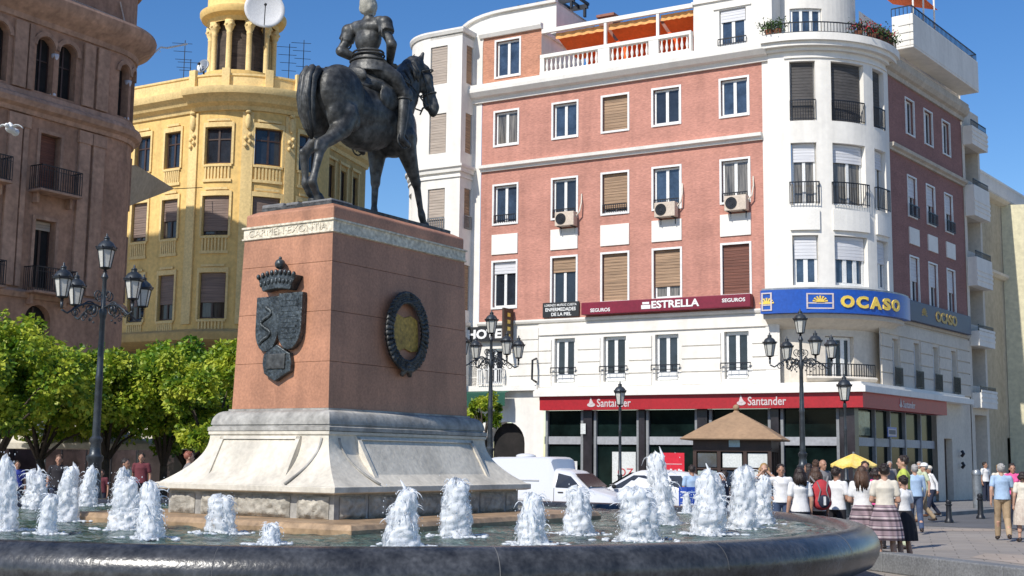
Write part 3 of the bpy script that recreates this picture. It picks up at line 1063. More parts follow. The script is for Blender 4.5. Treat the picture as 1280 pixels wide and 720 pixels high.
# --- white rounded tower on the left, recessed column, hotel entrance
TO = F1(-15.1, -.85, 0)
TW = Arc((TO.x, TO.y), 1.9, (F1.n[0], F1.n[1]))       # tangent to plane o = 1.05
def FT(s, o, z):
    return F1(s, 1.05 + o, z)
tr = [(18.3, 20.06), (15.12, 16.94), (11.7, 13.52), (8.1, 10.1)]
mb = MB()
wall(mb, FT, -15.1, -13.4, 4.6, 20.6, [(-15.08, -14.18, a, b) for a, b in tr], 0, .22)
wall(mb, TW, TW.deg(-130), 0, 4.6, 20.6, [(TW.deg(-62), TW.deg(-35), a, b) for a, b in tr], 0, .22, 0, step=.2)
def TS(s, o, z):      # side of the tower, s measured backwards from the front edge
    return F1(-13.4 + o, 1.05 - s, z)
wall(mb, TS, 0, 1.05, 4.6, 20.6, [(.38, .95, a, b) for a, b in tr], 0, .2)
wall(mb, F1, -13.4, -12.95, 4.6, 20.6, [], 0.03, .1)
a_ = F1(-13.4, 1.05, 0); b_ = F1(-13.4, -3, 0); c_ = TW(TW.deg(-130), 0, 0)
mb.plan([tuple(a_.xy), tuple(b_.xy), tuple(c_.xy)] + [tuple(TW(TW.deg(-130 + 13 * k), 0, 0).xy) for k in range(1, 11)], 20.4, 20.6)
mb.build('tower_wall', white_wall, bld)
mb = MB()
def towerband(prof):
    P = [(lambda s: (lambda o, z: TW(s, o, z)))(TW.deg(-130 + 6.5 * k)) for k in range(21)] + [lambda o, z: F1(-13.4 + o, 1.05 + o, z), lambda o, z: F1(-13.4 + o, 0, z)]
    mb.sweep(P, prof)
towerband([(-.1, 20.55), (.06, 20.55), (.12, 20.68), (.12, 20.76), (-.1, 20.8)])
towerband([(0, 14.2), (.1, 14.2), (.12, 14.34), (.2, 14.4), (.2, 14.5), (0, 14.56)])
towerband([(0, 13.95), (.06, 13.95), (.06, 14.03), (0, 14.05)])
towerband([(0, 7.42), (.06, 7.42), (.1, 7.56), (0, 7.6)])
each(mb, 'tower_band', trim_white, bld)
for a, b in tr:
    window(bld, FT, -15.06, -14.2, a + .02, b - .02, -.1, frame_white, glass_dark, 2, 1, shutter_pale, 1.0, wide=.05)
    window(bld, TW, TW.deg(-62) + .02, TW.deg(-35) - .02, a + .02, b - .02, -.12, frame_white, glass_dark, 3, 4, None, wide=.08)
    window(bld, TS, .40, .93, a + .02, b - .02, -.1, frame_white, glass_dark, 1, 1, shutter_tan, 1.0, wide=.04)
railing(bld, FT, -15.06, -14.18, 11.7, 12.2, .04, gap=.1, sides=False, m=tin)
railing(bld, TS, .38, .95, 11.7, 12.3, .04, gap=.09, sides=False, m=tin)
# curved white attic behind the tower
AC = F1(-12.3, -5.2, 0)
AA = Arc((AC.x, AC.y), 4.3, (F1.n[0], F1.n[1]))
mb = MB()
wall(mb, AA, AA.deg(-120), 0, 20.5, 22.0, [], 0, .1, 0, step=.4)
def FB(s, o, z):
    return F1(s, o - .9, z)
wall(mb, FB, -12.3, -9.7, 20.5, 22.0, [], 0, .1)
mb.face([FB(-9.7, 0, 20.4), FB(-9.7, -4, 20.4), FB(-9.7, -4, 22.0), FB(-9.7, 0, 22.0)])
mb.plan([tuple(AA(AA.deg(-120 + 10 * k), 0, 0).xy) for k in range(13)] + [tuple(FB(-9.7, 0, 0).xy), tuple(FB(-9.7, -4, 0).xy)], 21.9, 22.0)
mb.build('attic_wall', white_wall, bld)
mb = MB()
P = [(lambda s: (lambda o, z: AA(s, o, z)))(AA.deg(-120 + 8 * k)) for k in range(16)] + [lambda o, z: FB(-9.68, o, z)]
mb.sweep(P, [(-.1, 21.9), (.14, 21.9), (.16, 22.02), (-.1, 22.06)])
mb.build('attic_coping', trim_white, bld)
mb = MB()
for k in range(7):
    mb.box(FB, -12.4 + k * .5, -12.3 + k * .5, -2.5, -1.2, 22.5 - .0, 22.62)
mb.box(FB, -12.7, -9.4, -1.25, -1.1, 22.3, 22.5)
mb.box(FB, -12.7, -9.4, -2.6, -2.45, 22.4, 22.6)
for k in (-12.5, -9.6):
    mb.box(FB, k, k + .1, -1.25, -1.1, 22.0, 22.3)
    mb.box(FB, k, k + .1, -2.6, -2.45, 22.0, 22.4)
mb.build('roof_pergola', iron, bld)
mb = MB()
for a, b, o, z0, z1 in ((-8.9, -8.2, -3.6, 20.4, 21.9), (-6.6, -5.2, -4.4, 20.2, 21.5)):
    mb.box(F1, a, b, o - .8, o, z0, z1)
    mb.box(F1, a - .1, b + .1, o - .9, o + .1, z1, z1 + .12)
each(mb, 'chimney', mat('roof_brick', (.30, .14, .10), .9, .15, 1), bld)

# hotel section at street level
mb = MB()
wall(mb, F1, -16.8, -9.95, 4.6, 7.42, [(-12.6, -11.75, 4.88, 6.4)], -.03, .3)
wall(mb, F1, -16.8, -9.72, 0, 4.6, [(-12.45, -10.62, 0.02, 3.25, 'arch')], -.06, .5)
for k in range(5):
    z0 = 4.66 + .515 * k
    mb.box(F1, -11.4, -9.97, -.04, .03, z0 + .02, z0 + .495)
    mb.box(F1, -16.8, -13.0, -.04, .03, z0 + .02, z0 + .495)
mb.build('hotel_wall', white_wall, bld)
window(bld, F1, -12.58, -11.77, 4.9, 6.38, -.2, frame_white, glass_dark, 2, wide=.08)
railing(bld, F1, -12.75, -11.6, 4.82, 5.5, .35, gap=.1, sides=True, ow=0, m=frame_white)
mb = MB()
mb.box(F1, -12.4, -10.66, -.56, -.5, 0.03, 3.2)
mb.build('entrance_door', void_dark, bld)
mb = MB()
mb.box(F1, -16.5, -9.9, -.02, .25, 4.55, 4.78)
mb.build('hotel_ledge', trim_white, bld)
mb = MB()
mb.grid([[F1(-16.5 + 5.3 * u, .26 + .4 * v, 4.54 - .1 * v) for u in range(2)] for v in range(2)])
mb.grid([[F1(-16.5 + 5.3 * u, .66, 4.44 - .56 * v) for u in range(2)] for v in range(2)])
mb.build('green_awning', green_awn, bld)
mb = MB()
mb.box(F1, -13.6, -11.25, .12, .2, 6.72, 7.36)
mb.build('hotel_board', black_sign, bld)
text_on(bld, F1, 'HOTEL', -13.4, 6.82, .42, 2.05, .205, letter_white, .04, .02)
def HS(s, o, z):
    return F1(-11.2 + o, s, z)
mb = MB()
mb.box(HS, .1, .9, -.05, .05, 6.35, 8.05)
mb.build('projecting_sign', mat('dark_brown_board', (.05, .03, .02), .5, .1, 1), bld)
mb = MB()
for k in range(5):
    mb.box(HS, .38, .62, .05, .06, 6.5 + .3 * k, 6.66 + .3 * k)
mb.build('sign_print', gold, bld)
mb = MB()
mb.tube([F1(-10.0, .1, 5.9), F1(-10.0, .45, 5.8), F1(-10.0, .48, 5.0), F1(-10.0, .1, 4.9)], .05, 6)
mb.build('lamp_bracket', iron, bld)
# ================================================================== BROWN BUILDING (left, in shade)
class Join:
    """straight facade that turns into a rounded corner at s = s1"""
    def __init__(s, pl, s1, r, sign=1):
        s.pl = pl
        s.s1 = s1
        c = pl(s1, -r, 0)
        s.arc = Arc((c.x, c.y), r, pl.n)
    def __call__(s, a, o, z):
        return s.pl(a, o, z) if a <= s.s1 else s.arc(a - s.s1, o, z)

BP = Plane((-18.231, 50), (.522, .853))
BJ = Join(BP, 2.65, 2.5)
brn = thing('brown_building', 'brown plastered building in shade with arched top windows and a rounded end', 'building', BP(0, 0, 0), world=True)
SE = 2.65 + R(150) * 2.5
pair = [(-4.45, -3.62), (-3.4, -2.57), (-1.27, -.42), (-.18, .67), (2.93, 3.66), (3.9, 4.6)]
ops = [(a, b, 15.83, 18.1, 'arch') for a, b in pair]
doors = [(-4.1, -3.15), (-.85, .12), (4.75, 5.3)]
for a, b in doors:
    ops.append((a, b, 12.03, 14.2))
    ops.append((a, b, 8.05, 10.75))
ops += [(-4.2, -3.0, 4.4, 7.3, 'arch'), (-1.05, .15, 4.4, 7.4, 'arch'), (-4.3, -2.9, .02, 3.6, 'arch'), (-1.2, .3, .02, 3.6, 'arch'), (2.6, 3.9, .02, 3.6, 'arch')]
mb = MB()
wall(mb, BJ, -12, SE, 0, 19.0, ops, 0, .45, 0, step=.35)
wall(mb, BJ, -12, SE, 19.0, 22.4, [], -.05, .1, 0, step=.35)
mb.build('wall', brown_stone, brn)
def band(par, mp, s0, s1, prof, m, name='moulding', step=.3, smooth=True):
    n = max(1, int((s1 - s0) / step))
    q = MB()
    P = [(lambda s: (lambda o, z: mp(s, o, z)))(s0 + (s1 - s0) * k / n) for k in range(n + 1)]
    q.sweep(P, prof)
    return q.build(name, m, par, smooth=smooth, auto=32)
band(brn, BJ, -12, SE, [(-.1, 18.45), (.08, 18.5), (.12, 18.7), (.3, 18.85), (.62, 19.05), (.8, 19.3), (.85, 19.5), (.8, 19.62), (.5, 19.7), (-.1, 19.85)], brown_light, 'cornice')
band(brn, BJ, -12, SE, [(-.1, 21.6), (.1, 21.6), (.2, 21.75), (.2, 21.9), (-.1, 21.95)], brown_light)
band(brn, BJ, -12, SE, [(-.1, 14.75), (.1, 14.78), (.15, 14.95), (.34, 15.05), (.42, 15.25), (.36, 15.4), (.14, 15.5), (.1, 15.7), (-.1, 15.75)], brown_light)
band(brn, BJ, -12, SE, [(-.1, 7.55), (.12, 7.6), (.2, 7.8), (.12, 7.9), (-.1, 7.95)], brown_light)
band(brn, BJ, -12, SE, [(-.1, 3.9), (.15, 3.95), (.28, 4.15), (.15, 4.3), (-.1, 4.35)], brown_light)
# pilasters
mb = MB()
for a, b in ((-5.9, -5.1), (-2.35, -1.75), (-2.3 + .62, -1.45), (1.0, 1.55), (1.7, 2.3)):
    for z0, z1 in ((15.76, 18.4), (8.0, 14.7), (.1, 3.85)):
        mb.box(BJ, a, b, 0, .12, z0, z1)
    mb.box(BJ, a - .06, b + .06, 0, .16, 14.2, 14.7)
each(mb, 'pilaster', brown_light, brn, bevel=.02)
# arch surrounds
mb = MB()
for a, b in pair:
    r = (b - a) / 2
    c = (a + b) / 2
    zt = 18.1 - r
    n = 14
    pts = [(c - (r + .02) * math.cos(PI * k / n), zt + (r + .02) * math.sin(PI * k / n)) for k in range(n + 1)]
    pto = [(c - (r + .2) * math.cos(PI * k / n), zt + (r + .2) * math.sin(PI * k / n)) for k in range(n + 1)]
    for k in range(n):
        A = [pts[k], pts[k + 1], pto[k + 1], pto[k]]
        mb.face([BJ(s, .07, z) for s, z in A])
        mb.face([BJ(pto[k][0], 0, pto[k][1]), BJ(pto[k + 1][0], 0, pto[k + 1][1]), BJ(pto[k + 1][0], .07, pto[k + 1][1]), BJ(pto[k][0], .07, pto[k][1])])
        mb.face([BJ(pts[k][0], 0, pts[k][1]), BJ(pts[k + 1][0], 0, pts[k + 1][1]), BJ(pts[k + 1][0], .07, pts[k + 1][1]), BJ(pts[k][0], .07, pts[k][1])])
for a, b in doors:
    for z0, z1 in ((12.03, 14.2), (8.05, 10.75)):
        q = .14
        mb.box(BJ, a - q, a - .005, 0, .06, z0, z1 + q); mb.box(BJ, b + .005, b + q, 0, .06, z0, z1 + q); mb.box(BJ, a - .005, b + .005, 0, .057, z1 + .005, z1 + q)
each(mb, 'surround', brown_light, brn)
marb = mat('pale_column_marble', (.58, .57, .62), .5, .08, 2)
for c in (-3.51, -.30, 3.78):
    q = MB()
    p = BJ(c, -.1, 0)
    q.lathe([(.13, 15.83), (.13, 15.9), (.085, 15.98), (.075, 17.2), (.09, 17.28), (.15, 17.45), (.16, 17.55)], p, 12, cap=True)
    q.build('column', marb, brn, smooth=True)
for a, b in pair:
    window(brn, BJ, a + .02, b - .02, 15.85, 18.08, -.32, brown_frame, void_dark, 2, 2, wide=.05, transom=.6, arch=True)
for a, b in doors:
    window(brn, BJ, a + .02, b - .02, 12.05, 14.18, -.3, brown_frame, glass_dark if a < 0 else void_dark, 2, 1, shutter_brown if a < 0 else None, 1.0 if a == -.85 else .5)
    window(brn, BJ, a + .02, b - .02, 8.07, 10.73, -.3, brown_frame, void_dark, 2, 1, shutter_pale, .13)
for a, b in doors[:2]:
    for z in (11.85, 7.87):
        q = MB()
        q.box(BJ, a - .4, b + .65, 0, .75, z - .1, z)
        for s_ in (a - .2, b + .4):
            q.prism(BJ, [(s_, z - .1), (s_ + .12, z - .1), (s_ + .12, z - .5), (s_, z - .5)], 0, .3)
        q.build('balcony_slab', brown_light, brn, bevel=.02)
        railing(brn, BJ, a - .36, b + .61, z, z + .95, .7, 3, gap=.11, ow=0, r=.011, mid=True)
for a, b in ((-4.2, -3.0), (-1.05, .15)):
    window(brn, BJ, a + .02, b - .02, 4.42, 7.38, -.32, brown_frame, void_dark, 2, 2, wide=.06, transom=.72, arch=True)
mb = MB()
for a, b in ((-4.3, -2.9), (-1.2, .3), (2.6, 3.9)):
    mb.box(BJ, a + .02, b - .02, -.44, -.4, .03, 3.58, 0, 3)
each(mb, 'dark_doorway', void_dark, brn)
mb = MB()
mb.box(BJ, .2, 3.2, -.02, .0, 19.95, 20.0, 0, 4)
mb.tube([BJ(.2, .05, 20.0), BJ(1.6, .05, 19.97), BJ(3.2, .05, 19.95)], .02, 5)
mb.tube([BJ(3.0, .05, 19.95), BJ(2.7, .05, 20.7)], .03, 5)
mb.build('drain_pipe', mat('pale_pipe', (.5, .42, .38), .7, .1, 2), brn)
mb = MB()
for k in range(8):
    mb.box(BJ, .1 + k * .16, .1 + k * .16 + .1, .08, .1, 20.55, 21.2)
mb.build('hanging_cloth', [mat('striped_cloth', (.5, .42, .45), .9, .2, 6, col2=(.10, .11, .2))], brn)
def tw(s, o, z):
    return BP(s, -9 + o, z)
mb = MB()
wall(mb, BP, -12, 2.9, 22.3, 22.4, [], -.05, .1)
mb.box(tw, -14, -6.6, -7, 0, 20, 31.0)  # unseen tower, added to cast a shadow on the yellow building
mb.box(tw, -14.2, -6.4, -7.2, .2, 31.0, 31.4)
mb.box(BP, -12, 4.5, -9, -.06, 22.0, 22.35)
mb.build('roof_with_shadow_tower', brown_stone, brn)
q = MB()
p = BJ(SE - 3.9, .86, 19.45)
q.tube([p, p + Vector((.2, .2, .3)), p + Vector((.45, .3, .30)), p + Vector((1.35, .3, .50))], .045, 6)
q.tube([p + Vector((.2, .1, .04)), p + Vector((.2, .1, .1))], .02, 6)
tg = q.build('roof_aerial', frame_white, brn)

# ================================================================== YELLOW BUILDING with turret
YO = (-14.3, 68.2)
YR = 4.4
nl = (-.498, -.867)
YA = Arc(YO, YR, nl)
YL = Plane((YO[0] + YR * nl[0], YO[1] + YR * nl[1]), (.867, -.498))
YRt = Plane((-10.73, 71.26), (.279, .96))
def YJ(s, o, z):
    return YL(s, o, z) if s <= 0 else YA(s, o, z)
yel = thing('yellow_building', 'yellow plastered building with a rounded front and a columned turret behind the statue', 'building', (YO[0], YO[1], 0), world=True)
YS = R(112) * YR
rows = [(16.42, 18.33), (12.72, 14.75), (8.47, 10.8)]
yc = [YA.r * R(d) for d in (19.4, 53, 84)]
wn = []
for c in yc:
    wn.append((c - .71, c + .71))
wn += [(-1.95, -.85), (-4.1, -3.0), (-6.4, -5.3)]
ops = [(a, b, z0, z1) for a, b in wn for z0, z1 in rows]
mb = MB()
wall(mb, YJ, -12, YS, 7.6, 19.6, ops, 0, .3, 0, step=.3)
mb.build('wall', yellow_wall, yel)
mb = MB()
rw = [(.3, 1.3), (2.1, 3.05), (3.87, 4.74)]
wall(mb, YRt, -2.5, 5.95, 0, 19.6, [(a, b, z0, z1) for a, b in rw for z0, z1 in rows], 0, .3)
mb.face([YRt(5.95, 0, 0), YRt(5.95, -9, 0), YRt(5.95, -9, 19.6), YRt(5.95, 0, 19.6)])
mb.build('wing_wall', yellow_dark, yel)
mb = MB()
wall(mb, YJ, -12, YS, 0, 7.3, [(c - 1.5, c + 1.5, .02, 6.4) for c in yc] + [(-3.6, -.8, .02, 6.4)], -.5, .5, 0, step=.3)
mb.build('ground_wall', mat('dark_ochre_base', (.22, .14, .07), .9, .1, 1), yel)
mb = MB()
for c in yc + [-2.2]:
    mb.box(YJ, c - 1.45, c + 1.45, -.99, -.95, .03, 6.38, 0, 5)
each(mb, 'shop_opening', void_dark, yel)
cp = [(-.2, 19.15), (.12, 19.2), (.2, 19.4), (.5, 19.55), (.62, 19.75), (.9, 19.9), (.98, 20.1), (.98, 20.25), (.6, 20.35), (-.2, 20.4)]
band(yel, YJ, -.1, YS, cp, yellow_trim, 'cornice')
band(yel, YL, -12, -.1, [(o * .75, z - .03) for o, z in cp], yellow_trim, 'cornice')
band(yel, YRt, -2.5, 6.1, [(o * .8, z) for o, z in cp], yellow_trim, 'cornice')
band(yel, YJ, -12, YS, [(-.1, 20.3), (.3, 20.3), (.3, 20.9), (.36, 20.95), (.36, 21.05), (-.1, 21.1)], yellow_trim, 'parapet')
band(yel, YRt, -2.5, 6.0, [(-.1, 20.3), (.2, 20.3), (.2, 20.8), (-.1, 20.85)], yellow_trim, 'parapet')
band(yel, YJ, -12, YS, [(-.6, 7.0), (.3, 7.1), (.75, 7.35), (.8, 7.6), (.75, 7.75), (.2, 7.9), (-.1, 8.0)], yellow_dark, 'ledge')
mb = MB()
for c in (.15, 1.9, 3.9, 5.4, 6.9):
    if c > 0:
        mb.box(YJ, c - .18, c + .18, .28, .5, 20.3, 21.3, 0, 2)
for s_ in (.05, 2.75 + .25, 5.2):
    mb.box(YJ, s_ - .28, s_ + .28, 0, .1, 8.2, 19.1, 0, 2)
each(mb, 'pilaster', yellow_trim, yel)
for a, b in wn:
    q = .12
    for z0, z1 in rows:
        mb = MB()
        mb.box(YJ, a - q, a - .005, 0, .08, z0 - .05, z1 + .25, 0, 1)
        mb.box(YJ, b + .005, b + q, 0, .08, z0 - .05, z1 + .25, 0, 1)
        mb.box(YJ, a - .005, b + .005, 0, .077, z1 + .005, z1 + .25, 0, 4)
        mb.box(YJ, a + .1, b - .1, .08, .11, z1 + .3, z1 + .42, 0, 4)
        # balustrade relief under the window
        mb.box(YJ, a - .05, b + .05, 0, .1, z0 - .16, z0 - .05, 0, 4)
        mb.box(YJ, a - .05, b + .05, 0, .08, z0 - .95, z0 - .8, 0, 4)
        k = 8
        for j in range(k):
            c = a + (b - a) * (j + .5) / k
            mb.box(YJ, c - .045, c + .045, 0, .07, z0 - .8, z0 - .16, 0)
        mb.build('window_surround', yellow_trim, yel)
for a, b in rw:
    for z0, z1 in rows:
        mb = MB()
        mb.box(YRt, a - .12, a - .005, 0, .08, z0, z1 + .3); mb.box(YRt, b + .005, b + .12, 0, .08, z0, z1 + .3)
        mb.box(YRt, a - .2, b + .2, .0, .15, z1 + .3, z1 + .45)
        mb.build('window_surround', yellow_trim, yel)
# swag ornaments on the pilasters
for s_ in (.05, 3.0, 5.2):
    q = MB()
    q.ell(YJ(s_, .16, 18.6), (.16, .12, .42), None, 8, 6)
    for k in range(4):
        q.ell(YJ(s_ + (-.1 if k % 2 else .1), .18, 17.9 - .18 * k), (.1, .08, .12), None, 8, 5)
    q.ell(YJ(s_, .2, 19.1), (.16, .14, .1), None, 8, 5)
    q.build('swag_ornament', yellow_trim, yel, smooth=True)
curt = mat('beige_curtain_glass', (.10, .085, .07), .15, .4, 2, 0, stretch=(2, 2, .2))
for j, (a, b) in enumerate(wn):
    for i, (z0, z1) in enumerate(rows):
        sh = shutter_pale if (i == 1 or i == 2) else None
        if i:
            sh = mat('mauve_shutter', (.24, .17, .14), .7, .12, 1.2, .3, stretch=(.4, .4, 12), bscale=2.2, fine=.18)
        window(yel, YJ, a + .02, b - .02, z0 + .02, z1 - .02, -.14, brown_frame, glass_dark if i == 0 else curt, 2, 4, sh, (.0, .55 if j % 2 else .9, .65)[i], wide=.07, transom=.68 if i == 0 else None)
for a, b in rw:
    for z0, z1 in rows:
        window(yel, YRt, a + .02, b - .02, z0 + .02, z1 - .02, -.14, brown_frame, curt, 2, 1, None, 0, wide=.07)
# turret
TC = Vector((YO[0] - .72, YO[1], 0))
mb = MB()
mb.lathe([(4.3, 20.2), (3.0, 20.8), (2.35, 21.0), (2.35, 21.2), (2.15, 21.35), (2.1, 21.75), (2.2, 21.85), (2.2, 22.05), (1.95, 22.1)], TC, 40)
mb.lathe([(1.85, 24.9), (1.9, 25.0), (1.95, 25.15), (2.25, 25.3), (2.35, 25.5), (2.35, 25.65), (2.05, 25.8), (1.95, 26.0), (1.95, 26.9), (2.1, 27.0), (2.1, 27.3), (1.2, 29)], TC, 40)
mb.build('turret_drum', yellow_wall, yel, smooth=True, auto=35)
mb = MB()
mb.lathe([(1.42, 22.0), (1.42, 25.1)], TC, 32)
mb.build('turret_lantern_room', mat('weathered_boards', (.10, .075, .06), .9, .3, 1.5, .4, stretch=(1, 1, 6)), yel)
for k in range(10):
    a = R(-90 - 12) + k * 2 * PI / 10
    c = TC + Vector((1.72 * math.cos(a), 1.72 * math.sin(a), 0))
    q = MB()
    q.lathe([(.2, 22.05), (.2, 22.15), (.155, 22.22), (.15, 24.2), (.17, 24.26), (.13, 24.3), (.24, 24.5), (.28, 24.78), (.25, 24.82), (.28, 24.92)], c, 12, cap=True)
    for j in range(6):
        b = j * PI / 3
        q.ell(c + Vector((.24 * math.cos(b), .24 * math.sin(b), 24.68)), .08, None, 6, 5)
    q.build('turret_column', yellow_trim, yel, smooth=True)
# aerials on the roof
mb = MB()
for (x, y, h) in ((-2.9, -1, 3.2), (2.6, 0, 3.4), (3.3, .5, 3.8), (-2.6, -.8, 2.2)):
    p = TC + Vector((x, y, 20.8))
    mb.tube([p, p + Vector((0, 0, h))], .022, 5)
    for k in range(4):
        z = h - .15 - k * .45
        mb.tube([p + Vector((-.7 + .1 * k, 0, z)), p + Vector((.4, 0, z - .05))], .014, 4)
    mb.build('aerial', iron, yel)
    mb = MB()
def dish(name, label, c, r, dirv, m, pole):
    d = thing(name, label, 'satellite dish', c)
    q = MB()
    v = Vector(dirv).normalized()
    a = v.cross(Vector((0, 0, 1))).normalized()
    b = v.cross(a)
    rows_ = []
    for k in range(7):
        rr = r * k / 6
        rows_.append([(a * math.cos(t * PI / 16) + b * math.sin(t * PI / 16)) * max(rr, .001) - v * (r * .18) * (1 - (k / 6) ** 2) for t in range(32)])
    q.grid(rows_, 0, cv=True)
    q.grid([[p_ for p_ in rows_[-1]], [p_ * 1.02 - v * .06 for p_ in rows_[-1]]], 0, cv=True)
    q.build('reflector', m, d, smooth=True)
    q = MB()
    q.tube([b * r * .9 + Vector((0, 0, 0)), v * r * .7 + Vector((0, 0, -r * .1))], .025, 6)
    q.ell(v * r * .7 + Vector((0, 0, -r * .1)), .08)
    q.tube([-v * r * .2, -v * r * .2 + Vector(pole)], .05, 8)
    q.build('feed_arm', iron, d)
    return d
p = at(331, 65.0, 0, 8)
big = dish('satellite_dish', 'big white round dish mounted high in front of the turret', Vector((p.x, 65.0, 25.05)), 1.04, (.25, -1, .12), mat('dish_white', (.62, .62, .62), .5, .05, 2), (-.3, 1.6, -1.4))
p = at(249, 64, 0, 98)
dish('satellite_dish', 'small dark dish on the parapet left of the turret', Vector((p.x, 64.5, 21.75)), .38, (-.5, -1, .3), tin, (.1, .1, -.9))

# ================================================================== BEIGE BUILDING at the right edge
EP = Plane((26.12, 70.4), (.60, .80))
end = thing('beige_building', 'plain beige wall of the building at the right edge with a white roof balustrade', 'building', EP(0, 0, 0), world=True)
mb = MB()
wall(mb, EP, -8, 16, 0, 16.75, [(3.6, 4.8, .02, 3.2)], 0, .3)
mb.face([EP(-8, 0, 0), EP(-8, -9, 0), EP(-8, -9, 16.75), EP(-8, 0, 16.75)])
mb.build('wall', beige_wall, end)
EQ = Plane(tuple(EP(4.1, .02, 0).xy), (.97, -.24))  # extra wall plane added to carry the sunlit part of the beige wall
mb = MB()
wall(mb, EQ, 0, 6, 0, 16.75, [], 0, .3)
mb.face([EQ(0, 0, 0), EQ(0, -1.5, 0), EQ(0, -1.5, 16.75), EQ(0, 0, 16.75)])
mb.build('added_sunlit_wall', mat('sunlit_beige_render', (.68, .62, .42), .9, .04, .5, .1), end)  # beige render lightened in colour to stand in for sunlight
q = MB()
q.box(EP, 3.62, 4.78, -.28, -.24, .03, 3.18)
q.build('door', void_dark, end)
band(end, EP, -8, 16, [(-.1, 12.2), (.12, 12.25), (.3, 12.4), (.3, 12.55), (-.1, 12.6)], cream_wall, step=5, smooth=False)
band(end, EP, -8, 16, [(-.1, 16.6), (.3, 16.7), (.5, 16.85), (.5, 16.95), (-.1, 17.0)], cream_wall, 'cornice', step=5, smooth=False)
mb = MB()
mb.box(EP, -8, 16, .3, .42, 17.75, 17.88)
for k in range(120):
    mb.box(EP, -8 + k * .2, -7.93 + k * .2, .32, .4, 17.0, 17.75)
mb.build('balustrade', trim_white, end)
mb = MB()
mb.box(EP, -7, 16, -5, -1.5, 17.0, 18.7)
for s_ in (1.6, 3.5):
    mb.box(EP, s_, s_ + .5, -3.2, -2.7, 18.7, 19.6)
mb.build('roof_room', white_wall, end)
mb = MB()
mb.tube([EP(2.0, -1.6, 18.7), EP(2.0, -1.6, 20.3)], .04, 6)
mb.build('aerial', iron, end)

# ================================================================== SETTING
def structure(name, mb, m):
    o = mb.build(name, m)
    o['kind'] = 'structure'
    return o

def paving_mat(name, c1, c2, sx, sy, rot=0.3):
    m = bpy.data.materials.new(name)
    m.use_nodes = True
    nt = m.node_tree
    N, L = nt.nodes, nt.links
    b = N['Principled BSDF']
    b.inputs['Roughness'].default_value = .75
    g = N.new('ShaderNodeNewGeometry')
    mp = N.new('ShaderNodeMapping')
    mp.inputs['Rotation'].default_value = (0, 0, rot)
    L.new(g.outputs['Position'], mp.inputs[0])
    br = N.new('ShaderNodeTexBrick')
    br.inputs['Scale'].default_value = 1
    br.inputs['Brick Width'].default_value = sx
    br.inputs['Row Height'].default_value = sy
    br.inputs['Mortar Size'].default_value = .012
    br.inputs['Color1'].default_value = (*c1, 1)
    br.inputs['Color2'].default_value = (*c2, 1)
    br.inputs['Mortar'].default_value = (*[c * .55 for c in c1], 1)
    L.new(mp.outputs[0], br.inputs[0])
    n = N.new('ShaderNodeTexNoise')
    n.inputs['Scale'].default_value = .35
    n.inputs['Detail'].default_value = 7
    n.inputs['Roughness'].default_value = .7
    L.new(g.outputs['Position'], n.inputs[0])
    r = N.new('ShaderNodeMapRange')
    r.inputs['From Min'].default_value = .3
    r.inputs['From Max'].default_value = .7
    r.inputs['To Min'].default_value = .72
    r.inputs['To Max'].default_value = 1.1
    L.new(n.outputs[0], r.inputs[0])
    v = N.new('ShaderNodeVectorMath')
    v.operation = 'SCALE'
    L.new(br.outputs[0], v.inputs[0])
    L.new(r.outputs[0], v.inputs['Scale'])
    L.new(v.outputs[0], b.inputs['Base Color'])
    bp = N.new('ShaderNodeBump')
    bp.inputs['Strength'].default_value = .3
    bp.inputs['Distance'].default_value = .01
    L.new(br.outputs['Fac'], bp.inputs['Height'])
    bp.invert = True
    L.new(bp.outputs[0], b.inputs['Normal'])
    return m
mb = MB()
mb.face([(-900, -300, 0), (900, -300, 0), (900, 1500, 0), (-900, 1500, 0)])
structure('ground', mb, paving_mat('plaza_paving', (.33, .29, .25), (.29, .26, .23), .8, .5))
# dark asphalt lane in front of the bank
mb = MB()
def lane(o0, o1, z):
    n1, n2 = F1, W2
    return
a, b = F1(-40, 4.2, .004), F1(-40, 12.0, .004)
c = corner(4.2, 4.5); d = corner(12.0, 9.0)
e, f = W2(60, 4.5, .004), W2(60, 9.0, .004)
mb.face([a, (c[0], c[1], .004), (d[0], d[1], .004), b])
mb.face([(c[0], c[1], .004), e, f, (d[0], d[1], .004)])
structure('road', mb, mat('asphalt', (.12, .12, .125), .9, .15, .6, .3, bscale=30))
mb = MB()
mb.plan(lpoly(4.2, 4.5, -40, 60, -.2), 0, .12)
structure('pavement', mb, paving_mat('pavement_slabs', (.25, .24, .23), (.22, .21, .205), .4, .4, .52))
mb = MB()
c = corner(4.35, 4.65)
mb.plan(lpoly(4.36, 4.66, -40, 60, 4.2 + .003), 0, .125)
structure('kerb', mb, kerb_stone)
# pale paving bands at the right
mb = MB()
pb = [(1210, 695, 1280, 698, 1280, 690, 1225, 690), ]
q0 = ground(1213, 697); q1 = ground(1330, 712); q2 = ground(1330, 696); q3 = ground(1232, 692)
for q_ in (q0, q1, q2, q3):
    q_.z = .004
mb.face([q0, q1, q2, q3])
q0 = ground(1095, 664); q1 = ground(1330, 664); q2 = ground(1330, 661); q3 = ground(1095, 661)
for q_ in (q0, q1, q2, q3):
    q_.z = .004
mb.face([q0, q1, q2, q3])
structure('pale_paving', mb, paving_mat('pale_slabs', (.42, .34, .27), (.40, .33, .27), .5, .5))
